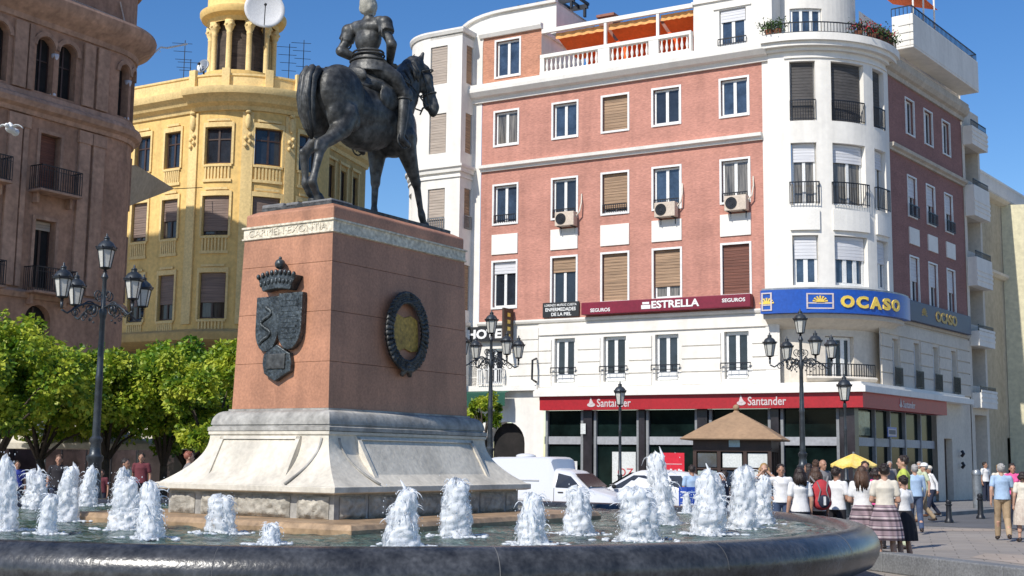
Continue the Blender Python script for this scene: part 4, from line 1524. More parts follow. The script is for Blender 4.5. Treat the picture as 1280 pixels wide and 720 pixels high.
# ================================================================== FOUNTAIN
FC = Vector((-2.3, 19.0, 0))
fnt = thing('fountain', 'round fountain basin with a thick polished dark stone rim around the monument', 'fountain', FC)
WZ = .74
Rm, Rt, Zc = 7.15, .27, .575
mb = MB()
prof = [(Rm - .25, .3)]
prof += [(Rm + Rt * 1.02 * math.cos(t), Zc + Rt * math.sin(t)) for t in [PI - PI * k / 16 * 1.0 for k in range(0, 17)]]
prof += [(Rm + Rt * .95, Zc - .1), (Rm + Rt * .7, Zc - .22), (Rm + .02, Zc - .30), (Rm - .12, Zc - .36), (Rm - .3, .1), (Rm - .35, .0)]
mb.lathe(prof, (0, 0, 0), 180)
mb.build('basin_rim', basin_stone, fnt, smooth=True)
mb = MB()
mb.lathe([(.01, .25), (Rm - .2, .25)], (0, 0, 0), 64)
mb.build('basin_floor', mat('basin_floor', (.06, .07, .05), .8, .4, .8, col2=(.12, .10, .05)), fnt)
# joints in the rim
jm = mat('joint_grey', (.12, .12, .12), .8, .2, 3)
for k in range(18):
    mb = MB()
    a = k * 2 * PI / 18 + .13
    d = Vector((math.cos(a), math.sin(a), 0))
    pts = [d * (Rm + (Rt - .002) * 1.02 * math.cos(t)) + Vector((0, 0, Zc + (Rt - .002) * math.sin(t))) for t in [PI - PI * j / 16 for j in range(17)]]
    mb.tube(pts, .005, 4)
    mb.build('rim_joint', jm, fnt)

def water_mat():
    m = bpy.data.materials.new('fountain_water')
    m.use_nodes = True
    N, L = m.node_tree.nodes, m.node_tree.links
    b = N['Principled BSDF']
    b.inputs['Roughness'].default_value = .12
    b.inputs['IOR'].default_value = 1.33
    g = N.new('ShaderNodeNewGeometry')
    n1 = N.new('ShaderNodeTexNoise')
    n1.inputs['Scale'].default_value = 3.4
    n1.inputs['Detail'].default_value = 9
    n1.inputs['Roughness'].default_value = .78
    mp = N.new('ShaderNodeMapping')
    L.new(g.outputs['Position'], mp.inputs[0])
    L.new(mp.outputs[0], n1.inputs[0])
    cr = N.new('ShaderNodeValToRGB')
    el = cr.color_ramp.elements
    el[0].position = .38
    el[0].color = (.012, .028, .032, 1)
    el[1].position = .56
    el[1].color = (.07, .12, .10, 1)
    x = el.new(.63)
    x.color = (.22, .29, .26, 1)
    x = el.new(.69)
    x.color = (.55, .60, .60, 1)
    L.new(n1.outputs[0], cr.inputs[0])
    L.new(cr.outputs[0], b.inputs['Base Color'])
    n2 = N.new('ShaderNodeTexNoise')
    n2.inputs['Scale'].default_value = 6
    n2.inputs['Detail'].default_value = 5
    L.new(g.outputs['Position'], n2.inputs[0])
    bp = N.new('ShaderNodeBump')
    bp.inputs['Strength'].default_value = .9
    bp.inputs['Distance'].default_value = .11
    L.new(n2.outputs[0], bp.inputs['Height'])
    L.new(bp.outputs[0], b.inputs['Normal'])
    return m
WM = water_mat()
def foam_mat():
    m = bpy.data.materials.new('white_foam')
    m.use_nodes = True
    N, L = m.node_tree.nodes, m.node_tree.links
    out = [n for n in N if n.type == 'OUTPUT_MATERIAL'][0]
    b = N['Principled BSDF']
    b.inputs['Roughness'].default_value = .35
    g = N.new('ShaderNodeNewGeometry')
    mp = N.new('ShaderNodeMapping')
    mp.inputs['Scale'].default_value = (1, 1, .45)
    L.new(g.outputs['Position'], mp.inputs[0])
    n = N.new('ShaderNodeTexNoise')
    n.inputs['Scale'].default_value = 16
    n.inputs['Detail'].default_value = 7
    n.inputs['Roughness'].default_value = .75
    L.new(mp.outputs[0], n.inputs[0])
    cr = N.new('ShaderNodeValToRGB')
    e = cr.color_ramp.elements
    e[0].position, e[0].color = .34, (.80, .82, .84, 1)
    e[1].position, e[1].color = .50, (.95, .96, .97, 1)
    L.new(n.outputs[0], cr.inputs[0])
    L.new(cr.outputs[0], b.inputs['Base Color'])
    bp = N.new('ShaderNodeBump')
    bp.inputs['Strength'].default_value = .5
    bp.inputs['Distance'].default_value = .02
    L.new(n.outputs[0], bp.inputs['Height'])
    L.new(bp.outputs[0], b.inputs['Normal'])
    tl = N.new('ShaderNodeBsdfTranslucent')
    tl.inputs[0].default_value = (.85, .9, .95, 1)
    mx = N.new('ShaderNodeMixShader')
    mx.inputs[0].default_value = .42
    L.new(b.outputs[0], mx.inputs[1])
    L.new(tl.outputs[0], mx.inputs[2])
    tp = N.new('ShaderNodeBsdfTransparent')
    lw = N.new('ShaderNodeLayerWeight')
    lw.inputs[0].default_value = .35
    ad = N.new('ShaderNodeMath')
    ad.operation = 'MULTIPLY_ADD'
    L.new(lw.outputs['Facing'], ad.inputs[0])
    ad.inputs[1].default_value = .42
    n5 = N.new('ShaderNodeTexNoise')
    n5.inputs['Scale'].default_value = 26
    n5.inputs['Detail'].default_value = 4
    L.new(mp.outputs[0], n5.inputs[0])
    L.new(n5.outputs[0], ad.inputs[2])
    rr = N.new('ShaderNodeMapRange')
    rr.inputs['From Min'].default_value = .55
    rr.inputs['From Max'].default_value = .82
    rr.inputs['To Max'].default_value = .92
    L.new(ad.outputs[0], rr.inputs[0])
    m2 = N.new('ShaderNodeMixShader')
    L.new(rr.outputs[0], m2.inputs[0])
    L.new(mx.outputs[0], m2.inputs[1])
    L.new(tp.outputs[0], m2.inputs[2])
    L.new(m2.outputs[0], out.inputs[0])
    return m
FOAM = foam_mat()
# jets: (px, py of base, top py, width px)
JETS = [(4, 664, 572, 30), (45, 636, 588, 34), (58, 668, 618, 22), (66, 626, 580, 18), (82, 652, 584, 26), (93, 627, 584, 14), (108, 633, 583, 24), (140, 629, 612, 9), (155, 662, 597, 36), (187, 674, 602, 38), (277, 667, 619, 34), (338, 681, 652, 26), (502, 684, 612, 44), (569, 671, 600, 38), (665, 681, 616, 38), (723, 668, 610, 34), (800, 676, 610, 52), (827, 656, 572, 40), (886, 668, 592, 42), (928, 661, 585, 34), (950, 655, 596, 34), (968, 640, 612, 10)]
jpos = []
for px, py, ty, w in JETS:
    p = ground(px, py, WZ)
    d = (p - FC)
    d.z = 0
    if d.length > Rm - .55:
        d = d.normalized() * (Rm - .55)
        p = FC + d + Vector((0, 0, WZ))
    k = F / p.y
    jpos.append((p, (py - ty) / k, w / k))
mb = MB()
nr, na = 70, 240
rows_ = []
for i in range(nr + 1):
    r = .02 + (Rm - .12) * i / nr
    row = []
    for j in range(na):
        a = 2 * PI * j / na
        x, y = FC.x + r * math.cos(a), FC.y + r * math.sin(a)
        h = .04 * noise.noise(Vector((x * 2.2, y * 2.2, 0))) + .026 * noise.noise(Vector((x * 5, y * 5, 3)))
        for (p, hh, ww) in jpos:
            dd = math.hypot(x - p.x, y - p.y)
            if dd < 1.4:
                h += .02 * math.sin(dd * 16) * math.exp(-dd * 2.2)
        row.append((x - FC.x, y - FC.y, WZ + h))
    rows_.append(row)
mb.grid(rows_, 0, cv=True)
mb.build('water', WM, fnt, smooth=True)
ORD = 'first second third fourth fifth sixth seventh eighth ninth tenth eleventh twelfth thirteenth fourteenth fifteenth sixteenth seventeenth eighteenth nineteenth twentieth twenty-first twenty-second twenty-third'.split()
for i, (p, h, w) in enumerate(jpos):
    rg = random.Random(50 + i)
    w = max(w, .14)
    lab = '%s white water jet from the left edge of the fountain picture' % ORD[i]
    if i == 11:
        lab = 'lowest stubby water jet, in front of the near corner of the plinth'
    if i == 17:
        lab = 'tallest ragged water jet, spraying a thin spike above the others'
    j = thing('water_jet', lab, 'water jet', p, 0, 'foaming water jets in the fountain')
    q = MB()
    # one ragged column of foam with broken-off tops
    nh, na_ = 34, 36
    rows_ = []
    lx, ly = rg.uniform(-.11, .11) * h, rg.uniform(-.08, .08) * h
    so = rg.uniform(0, 50)
    for a_ in range(nh + 1):
        f = a_ / nh
        base_r = w * .5 * (1.08 - (.44 + .16 * math.sin(i * 2.3)) * f ** (1.1 + .35 * math.cos(i * 1.7)))
        if f > .86:
            base_r *= math.sqrt(max(0, 1 - ((f - .86) / .14) ** 2)) * .97 + .03
        row = []
        for b_ in range(na_):
            t_ = 2 * PI * b_ / na_
            c_, s__ = math.cos(t_), math.sin(t_)
            nz = noise.noise(Vector((c_ * 1.6 + so, s__ * 1.6, f * h * 4.5)))
            n2 = noise.noise(Vector((c_ * 4 + so, s__ * 4, f * h * 11 + 9)))
            n3 = noise.noise(Vector((c_ * 9, s__ * 9 + so, f * h * 26)))
            rr = base_r * (1 + .30 * nz + .20 * n2 + .20 * n3)
            top_ = h * (1 - .0 * f) * (f + (.16 * nz * f * f))
            row.append((rr * c_ + lx * f * f, rr * s__ + ly * f * f, top_ - .03))
        rows_.append(row)
    q.grid(rows_, cv=True)
    q.face(rows_[-1])
    for k in range(34):
        a = rg.uniform(0, 2 * PI)
        f = rg.uniform(.35, .98)
        r0 = w * .5 * (1.05 - .50 * f) * rg.uniform(.5, 1.0)
        d_ = Vector((math.cos(a), math.sin(a), 0))
        b0 = d_ * r0 + Vector((lx * f * f, ly * f * f, h * f))
        vv = rg.uniform(.06, .16) * w
        up_v = rg.uniform(.02, .10) * h
        pts = [b0 + d_ * vv * t_ * 2.2 + Vector((0, 0, up_v * (t_ * 2.4 - t_ * t_ * 3.4))) for t_ in (0, .25, .5, .75, 1.0)]
        q.tube(pts, [.012, .009, .006, .005, .002], 4)
    for k in range(int(6 + w * 12)):
        a = rg.uniform(0, 2 * PI)
        f = rg.uniform(.45, 1.0)
        rr = w * .5 * (1 - .52 * f) * rg.uniform(.3, .9)
        b0 = Vector((rr * math.cos(a) + lx * f * f, rr * math.sin(a) + ly * f * f, h * f * .92))
        out_ = Vector((math.cos(a), math.sin(a), 0)) * w * rg.uniform(.02, .12)
        q.tube([b0 - Vector((0, 0, .10 * h)), b0, b0 + out_ + Vector((0, 0, h * rg.uniform(.03, .09)))], [w * .10, w * .07, .004], 6)
    if i in (17, 12, 1, 18):
        q.tube([(0, 0, h * .85), (.02, 0, h * 1.0), (-.03, 0, h * 1.14)], [w * .12, w * .06, .006], 6)
    q.build('plume', FOAM, j, smooth=True)
    q = MB()
    for t in range(int(120 + 160 * h)):
        a = rg.uniform(0, 2 * PI)
        z = abs(rg.gauss(0, .38)) * h
        rr = w * rg.uniform(.3, .56) + .03 * rg.random()
        s_ = rg.uniform(.002, .007)
        q.ell((rr * math.cos(a), rr * math.sin(a), min(z, h * 1.05)), (s_, s_, s_ * rg.uniform(1, 2.2)), None, 5, 3)
    o_ = q.build('spray', FOAM, j); o_['kind'] = 'stuff'
    q = MB()
    for t in range(46):
        a = rg.uniform(0, 2 * PI)
        rr = w * (.35 + .9 * rg.random() ** 1.6)
        s_ = rg.uniform(.01, .045)
        q.ell((rr * math.cos(a), rr * math.sin(a), .012), (s_ * 1.6, s_ * 1.1, .016), Matrix.Rotation(a, 3, 'Z'), 7, 4)
    o_ = q.build('foam_ring', FOAM, j, smooth=True); o_['kind'] = 'stuff'

# outer kerb of the lower pool (right foreground)
K0, K1 = Vector((5.69, 20.1, 0)), Vector((6.84, 17.1, 0))
kd = (K1 - K0).normalized()
KP = Plane((K0.x, K0.y), (kd.x, kd.y))
kb = thing('pool_kerb', 'low grey granite kerb around the outer pool, in the right foreground', 'kerb', (K0.x, K0.y, 0), world=True)
for k in range(8):
    q = MB()
    # o outward from plane normal; keep body on the pool side
    q.box(KP, -1.2 + k * 1.3, .09 + k * 1.3, -.32, .0, 0, .30)
    q.build('kerb_block', kerb_stone, kb, bevel=.02)
q = MB()
q.box(KP, -1.2, 9.2, -.9, -.325, 0, .12)
q.build('inner_step', mat('wet_granite', (.05, .052, .055), .35, .3, 3), kb)

# ================================================================== MONUMENT PEDESTAL
LA = R(33)
Lx = Vector((math.sin(LA), math.cos(LA), 0))
Wx = Vector((-math.cos(LA), math.sin(LA), 0))
def PD(a, b, z):        # a: towards the left side, b: forward along the horse, z up (local to FC)
    return Wx * a + Lx * b + Vector((0, 0, z))
ped = thing('monument_pedestal', 'tall pink granite pedestal on a flared pale marble plinth carrying the rider', 'pedestal', FC)
def rings(name, lst, m, bevel=.0, smooth=False, top=True, bottom=False):
    mb = MB()
    rows_ = [[PD(sa * a, sb * b, z) for sa, sb in ((-1, -1), (1, -1), (1, 1), (-1, 1))] for a, b, z in lst]
    mb.grid(rows_, 0, cv=True)
    if top:
        mb.face(rows_[-1])
    if bottom:
        mb.face(rows_[0][::-1])
    return mb.build(name, m, ped, bevel=bevel, smooth=smooth, auto=40)
rings('base_step', [(2.5, 3.0, .25), (2.5, 3.0, .80), (2.46, 2.96, .865)], ochre_stone, .015)
rings('rustic_plinth', [(1.50, 2.15, .80), (1.50, 2.15, 1.19)], marble_grey)
rings('plinth_ledge', [(1.58, 2.26, 1.185), (1.64, 2.31, 1.20), (1.64, 2.31, 1.275), (1.6, 2.27, 1.285)], marble, .008, bottom=True)
# rough stone slabs set in frames, both visible faces and the hidden ones
def face_fn(k):
    if k == 0:      # rear (left in picture): u runs left->right along -W
        return lambda u, o, z: PD(-u, -(2.15 + o), z) if True else None
    if k == 1:      # right side: u runs along +L
        return lambda u, o, z: PD(-(1.50 + o), u, z)
    if k == 2:
        return lambda u, o, z: PD(u, 2.15 + o, z)
    return lambda u, o, z: PD(1.50 + o, -u, z)
HW = {0: 1.5, 1: 2.15, 2: 1.5, 3: 2.15}
for k in range(4):
    f = face_fn(k)
    w = HW[k]
    if k in (0, 2):
        cells = [(-w + .04, -w + .52), (-w + .64, w - .74), (w - .62, w - .08)]
    else:
        cells = [(-w + .1, -w + .62), (-w + .68, -w + 1.5), (-w + 1.56, w - 1.1), (w - 1.04, w - .4), (w - .34, w - .04)]
    for a, b in cells:
        q = MB()
        nu, nz = max(8, int((b - a) / .035)), 12
        rows_ = []
        for i in range(nz + 1):
            row = []
            for j in range(nu + 1):
                u, z = a + (b - a) * j / nu, .87 + .28 * i / nz
                ed = min(1, min(i, nz - i) / 2, min(j, nu - j) / 2)
                row.append(f(u, .01 + ed * (.03 + .05 * abs(noise.noise(Vector((u * 8, z * 9, k * 7)))) + .025 * noise.noise(Vector((u * 22, z * 22, k)))), z))
            rows_.append(row)
        q.grid(rows_)
        q.build('rough_slab', rough_stone, ped, smooth=True)
# flared skirt with scrolled corners
A0, B0, A1, B1 = 1.60, 2.26, 1.09, 1.82
sk = []
for i in range(13):
    t = i / 12
    e = (1 - math.cos(t * PI / 2))          # slow at the foot, steep at the top
    fr = 1 - (1 - t) ** 2.3
    z = 1.28 + .66 * t
    k = (1 - t) ** 2.1
    sk.append((A1 + (A0 - A1) * k, B1 + (B0 - B1) * k, z))
rings('flared_skirt', sk, marble, smooth=True)
rings('skirt_top', [(1.06, 1.79, 1.93), (1.11, 1.84, 1.945), (1.11, 1.84, 1.985), (1.06, 1.79, 2.0)], marble, .006)
def panel_block(k):
    q = MB()
    if k == 0:
        fn = lambda u, o, z: PD(-u, -o, z)
        b0, b1, u0, u1 = 2.16, 1.845, -.86, .62
    elif k == 1:
        fn = lambda u, o, z: PD(-o, u, z)
        b0, b1, u0, u1 = 1.50, 1.115, -1.28, 1.45
    elif k == 2:
        fn = lambda u, o, z: PD(u, o, z)
        b0, b1, u0, u1 = 2.16, 1.845, -.75, .75
    else:
        fn = lambda u, o, z: PD(o, -u, z)
        b0, b1, u0, u1 = 1.50, 1.115, -1.35, 1.35
    z0, z1 = 1.30, 1.925
    P = lambda u, z, d=0: fn(u, b0 + (b1 - b0) * (z - z0) / (z1 - z0) + d, z)
    t = .07
    for (ua, ub, za, zb, d) in ((u0, u1, z0, z0 + t * .7, 0), (u0, u1, z1 - t * .6, z1, 0), (u0, u0 + t, z0, z1, 0), (u1 - t, u1, z0, z1, 0), (u0, u1, z0, z1, -.028)):
        q.face([P(ua, za, d), P(ub, za, d), P(ub, zb, d), P(ua, zb, d)])
    inn = [(u0 + t, z0 + t * .7), (u1 - t, z0 + t * .7), (u1 - t, z1 - t * .6), (u0 + t, z1 - t * .6)]
    for i in range(4):
        a, b = inn[i], inn[(i + 1) % 4]
        q.face([P(a[0], a[1], 0), P(b[0], b[1], 0), P(b[0], b[1], -.028), P(a[0], a[1], -.028)])
    for u in (u0, u1):
        q.face([P(u, z0), P(u, z1), fn(u, b1 - .3, z1), fn(u, b1 - .3, z0)])
    q.face([P(u0, z1), P(u1, z1), fn(u1, b1 - .3, z1), fn(u0, b1 - .3, z1)])
    q.face([P(u0, z0), P(u1, z0), fn(u1, b1 - .3, z0), fn(u0, b1 - .3, z0)])
    return q.build('sloped_panel', marble, ped)
for k in range(4):
    panel_block(k)
# raised scroll lines on the corner cheeks
def scroll(sa, k):
    q = MB()
    pts = []
    for i in range(13):
        t = i / 12
        kk = (1 - t) ** 2.1
        z = 1.30 + .6 * t
        bb = B1 + (B0 - B1) * kk + .012
        aa = A1 + (A0 - A1) * kk + .012
        if k == 0:
            pts.append(PD(-(.98 - .22 * (1 - t) ** 1.5), -bb, z))
        else:
            pts.append(PD(-aa, -(1.62 - .25 * (1 - t) ** 1.5), z))
    q.tube(pts, .018, 6)
    q.build('scroll_line', marble_grey, ped, smooth=True)
scroll(1, 0); scroll(1, 1)
# torus moulding between skirt and shaft
ml = [(1.05, 1.78, 1.99), (1.12, 1.845, 1.995), (1.12, 1.845, 2.045), (1.075, 1.80, 2.06), (1.075, 1.80, 2.075)]
for i in range(9):
    t = i / 8
    ml.append((1.09 - .14 * (1 - math.cos(t * PI / 2)), 1.815 - .14 * (1 - math.cos(t * PI / 2)), 2.08 + .19 * math.sin(t * PI / 2)))
ml += [(.925, 1.65, 2.275), (.925, 1.65, 2.30)]
rings('torus_moulding', ml, marble_grey, smooth=True)
# pink granite shaft in courses
zc = [2.30, 2.93, 3.62, 4.30, 4.705]
for i in range(4):
    def hd(z):
        t = (z - 2.3) / 2.4
        return (.893 + (.83 - .893) * t, 1.618 + (1.567 - 1.618) * t)
    a, b = zc[i], zc[i + 1]
    (a0, b0), (a1, b1) = hd(a), hd(b)
    rings('granite_course', [(a0, b0, a + .002), (a1, b1, b - .002)], granite_pink, .004, bottom=True)
rings('carved_band', [(.83, 1.567, 4.70), (.86, 1.59, 4.71), (.86, 1.59, 4.73), (.842, 1.573, 4.735), (.842, 1.573, 4.865), (.865, 1.595, 4.87), (.865, 1.595, 4.895), (.83, 1.56, 4.905)], band_stone, 0)
rings('cap_block', [(.822, 1.555, 4.90), (.822, 1.555, 5.07), (.70, 1.43, 5.135)], granite_pink, .02)
# shallow carved lettering on the rear of the band and right side
def RF(s, o, z):
    return FC + PD(-s, -(1.573 + o), z)
def RS(s, o, z):
    return FC + PD(-(.842 + o), s, z)
ped['_w'] = [float(v_) for v_ in FC]
text_on(ped, RF, 'CARMEN·EXONTIA', -.74, 4.75, .10, 1.48, .004, band_stone, .0, .006, 'carved_lettering')
del ped['_w']
# --- bronze coat of arms on the rear face
def slope_b(z):
    t = (z - 2.3) / 2.4
    return 1.618 + (1.567 - 1.618) * t
def slope_a(z):
    t = (z - 2.3) / 2.4
    return .893 + (.83 - .893) * t
arms = thing('coat_of_arms', 'dark bronze double shield under a crown on the sunlit rear of the pedestal', 'coat of arms', FC)
def RA(u, o, z):
    return PD(-u, -(slope_b(z) + o), z)
def relief_poly(poly, o0, o1, name, m, bev=.012, par=arms, fn=RA):
    q = MB()
    q.prism(fn, poly, o0, o1)
    return q.build(name, m, par, bevel=bev)
def shield(u0, u1, zt, zb):
    c = (u0 + u1) / 2
    w = (u1 - u0) / 2
    pts = [(u0, zt), (u1, zt)]
    for k in range(11):
        a = -PI * k / 10
        pts.append((c + w * math.cos(a), zb + .32 + .32 * math.sin(a)))
    return pts
sl = relief_poly(shield(-.46, -.035, 3.86, 3.08), .0, .07, 'left_shield', bronze_pale)
sr = relief_poly(shield(-.02, .42, 3.89, 3.10), .0, .10, 'right_shield', bronze_pale)
q = MB()
rg = random.Random(3)
for k in range(60):
    t = k / 60
    u, z = -.26 + .09 * math.sin(t * 11), 3.70 - .50 * t
    q.ell(RA(u, .075, z), (.022, .022, .03), None, 6, 4)
q.build('relief_figures', bronze_pale, arms, smooth=True)
q = MB()
for k in range(8):
    z = 3.78 - k * .075
    q.box(RA, .04 + (.03 if k > 4 else 0), .36 - (.03 if k > 4 else 0), .10, .108, z, z + .03)
q.build('relief_bars', bronze_pale, arms)
# crown: flaring band with arches and orb
cr = []
for i in range(9):
    t = -1 + 2 * i / 8
    cr.append((-.02 + .36 * t, 4.10 + .05 * (1 - t * t) + .02))
for i in range(9):
    t = 1 - 2 * i / 8
    cr.append((-.02 + .25 * t, 3.92 + .03 * (1 - t * t)))
relief_poly(cr, .0, .16, 'crown_band', bronze_pale)
q = MB()
for i in range(9):
    t = -1 + 2 * i / 8
    q.ell(RA(-.02 + .33 * t, .17, 4.13 + .05 * (1 - t * t)), (.03, .03, .04), None, 8, 5)
    q.ell(RA(-.02 + .28 * t, .165, 4.02 + .04 * (1 - t * t)), (.022, .02, .04), None, 8, 5)
q.tube([RA(-.02, .09, 4.14), RA(-.02, .09, 4.22)], .03, 8)
q.ell(RA(-.02, .1, 4.30), .075, None, 14, 10)
q.ell(RA(-.02, .1, 4.385), .025, None, 8, 6)
q.build('crown_jewels', bronze_pale, arms, smooth=True)
relief_poly([(-.22, 3.08), (-.03, 3.18), (.16, 3.08), (.22, 3.05), (.25, 2.93), (.24, 2.80), (.14, 2.76), (.02, 2.70), (-.03, 2.67), (-.10, 2.70), (-.24, 2.78), (-.28, 2.92), (-.27, 3.04)], .0, .08, 'scroll_base', bronze_pale)
relief_poly([(-.19, 3.05), (.15, 3.05), (.15, 2.84), (-.19, 2.84)], .08, .1, 'scroll_panel', bronze)
# --- laurel wreath and brass plate on the right face
wr = thing('laurel_wreath', 'dark oval laurel wreath fixed on the shaded long side of the pedestal', 'wreath', FC)
def RB(u, o, z):
    return PD(-(slope_a(z) + o), u, z)
q = MB()
rg = random.Random(9)
NN = 46
for k in range(NN):
    t = k / NN
    a = PI / 2 + 2 * PI * t
    for rr, s_ in ((0, 1), (1, 1), (-1, 1), (.5, .8), (-.5, .8)):
        r1, r2 = .42 + .055 * rr, .50 + .06 * rr
        u, z = r1 * math.cos(a), 3.46 + r2 * math.sin(a) * 1.0
        ta = a + PI / 2 + (.5 * rr) * (1 if math.cos(a) < 0 else -1)
        M_ = Matrix.Rotation(0, 3, 'Z')
        du, dz = -math.sin(a) + .5 * rr * math.cos(a), math.cos(a) + .5 * rr * math.sin(a)
        p0, p1 = RB(u - du * .05, .03, z - dz * .05), RB(u + du * .06, .075 + rg.uniform(0, .02), z + dz * .06)
        q.tube([p0, (p0 + p1) / 2 + (RB(u, .09, z) - RB(u, .05, z)), p1], [.012, .034 * s_, .004], 6)
q.build('laurel_leaves', bronze, wr, smooth=True)
q = MB()
for s_ in (-1, 1):
    q.tube([RB(0, .06, 2.98), RB(s_ * .06, .07, 2.90), RB(s_ * .10, .05, 2.82)], [.04, .05, .03], 6)
q.ell(RB(0, .07, 2.97), (.06, .06, .05))
q.build('ribbon', bronze, wr, smooth=True)
pl = [(-.31, 3.68), (-.15, 3.71), (0, 3.67), (.15, 3.71), (.31, 3.66), (.33, 3.4), (.32, 3.2), (.15, 3.18), (0, 3.22), (-.15, 3.17), (-.30, 3.20)]
q = MB()
q.prism(RB, pl, .0, .03)
tag_pl = q.build('brass_plate', brass, wr, bevel=.008)
# ================================================================== EQUESTRIAN STATUE
ST = thing('equestrian_statue', 'dark bronze walking horse with an armoured rider on top of the pedestal', 'statue', FC + Vector((0, 0, 5.13)), R(57))
q = MB()
q.box(ident, -1.42, 1.42, -.66, .66, 0, .07)
q.build('bronze_base', bronze, ST, bevel=.01)
q = MB()
for k, (a, b) in enumerate(((-.66, -.1), (-.04, .2), (.24, .66))):
    q.box(ident, -1.42, -.95, a, b, .02, .09 + .01 * k)
q.build('base_rock', mat('grey_rock', (.20, .20, .20), .8, .2, 3, .4), ST, bevel=.02)
H = MB()
def seg(a, b, ra, rb, n=12):
    H.caps(a, b, ra, rb, n)
def rotY(d):
    return Matrix.Rotation(R(d), 3, 'Y')
def rotZ(d):
    return Matrix.Rotation(R(d), 3, 'Z')
# trunk
H.ell((0.0, 0, 1.70), (.92, .375, .45), rotY(-4), 24, 16)
H.ell((.10, 0, 1.53), (.66, .34, .38), rotY(-14), 24, 16)
for sy in (1, -1):
    H.ell((-.70, .16 * sy, 1.81), (.47, .245, .45), rotY(18), 20, 14)       # croup
    H.ell((-.74, .22 * sy, 1.56), (.30, .18, .36), rotY(24), 18, 12)
    H.ell((-.56, .27 * sy, 1.42), (.13, .11, .15), None, 14, 10)       # thigh
    H.ell((.66, .20 * sy, 1.66), (.30, .20, .48), rotY(-16), 18, 12)       # shoulder
    H.ell((.86, .13 * sy, 1.50), (.24, .19, .28), None, 16, 10)            # breast
H.ell((.62, 0, 2.02), (.42, .2, .26), rotY(-14), 18, 12)                   # withers
H.ell((.72, 0, 1.66), (.42, .36, .48), rotY(-14), 20, 14)
# neck, arched
nk = [((.76, 0, 1.90), .44, .27), ((.88, -.01, 2.12), .40, .235), ((.97, -.02, 2.34), .36, .205), ((1.04, -.03, 2.54), .30, .175), ((1.12, -.05, 2.70), .25, .155), ((1.22, -.07, 2.80), .19, .135)]
for i in range(len(nk) - 1):
    (p0, a0, b0), (p1, a1, b1) = nk[i], nk[i + 1]
    for t in (0, .5):
        p = Vector(p0).lerp(Vector(p1), t)
        H.ell(p, (a0 + (a1 - a0) * t, b0 + (b1 - b0) * t, .24 - .012 * i), rotY(-32 + 6 * i), 18, 12)
# head, turned to the right and held down
hd0, hd1 = Vector((1.28, -.08, 2.76)), Vector((1.42, -.27, 2.06))
hz = rotZ(-40)
def hp(t, f, s=0, r=None):
    """point in head frame: t along poll->muzzle, f forward of face, s sideways"""
    ax = (hd1 - hd0).normalized()
    side = Vector((.64, .77, 0))
    fr = side.cross(ax).normalized()
    if fr.x < 0:
        fr = -fr
    return hd0 + ax * t * (hd1 - hd0).length + fr * f + side * s
for t, f, r, w in ((.05, .0, .17, .13), (.22, .015, .165, .13), (.36, .01, .145, .12), (.52, .02, .115, .10), (.66, .025, .10, .085), (.80, .025, .098, .08), (.92, .02, .10, .085), (.98, .0, .085, .08)):
    H.ell(hp(t, f), (r, w, .12), rotZ(-40), 14, 10)
H.ell(hp(.28, -.09), (.12, .115, .15), rotZ(-40), 14, 10)     # cheek
H.ell(hp(.90, -.065), (.06, .06, .06), None, 10, 8)           # lower lip
H.ell(hp(.72, -.07), (.05, .05, .16), None, 10, 8)            # jaw
for s_ in (-1, 1):
    H.ell(hp(.30, .075, .10 * s_), (.035, .035, .04), None, 10, 8)     # brow/eye
    H.ell(hp(.93, .06, .05 * s_), (.03, .03, .035), None, 8, 6)        # nostril
    e = hp(-.10, .02, .075 * s_)
    H.tube([e, e + Vector((.02, 0, .08)), e + Vector((.05, -.01, .17)), e + Vector((.06, -.02, .21))], [.035, .048, .028, .006], 8)
def leg(pts, rads):
    for i in range(len(pts) - 1):
        seg(pts[i], pts[i + 1], rads[i], rads[i + 1], 12)
# right hind (pushing, stretched back) and left hind (lifted)
leg([(-.70, -.24, 1.50), (-.80, -.27, 1.28), (-1.02, -.28, 1.08), (-1.22, -.28, .93)], [.21, .165, .11, .078])
leg([(-1.22, -.28, .92), (-1.27, -.28, .82), (-1.36, -.28, .50), (-1.41, -.28, .36), (-1.30, -.28, .20)], [.088, .07, .052, .07, .052])
leg([(-1.10, -.28, 1.10), (-1.31, -.28, .95), (-1.34, -.28, .84)], [.035, .055, .04])
leg([(-.60, .24, 1.50), (-.62, .27, 1.28), (-.80, .27, 1.10), (-.95, .26, .96)], [.21, .16, .10, .078])
leg([(-.96, .26, .95), (-1.00, .26, .85), (-.96, .26, .58), (-.95, .26, .48), (-.86, .26, .34)], [.085, .07, .052, .068, .05])
leg([(-.94, .26, 1.0), (-1.05, .26, .93)], [.04, .05])
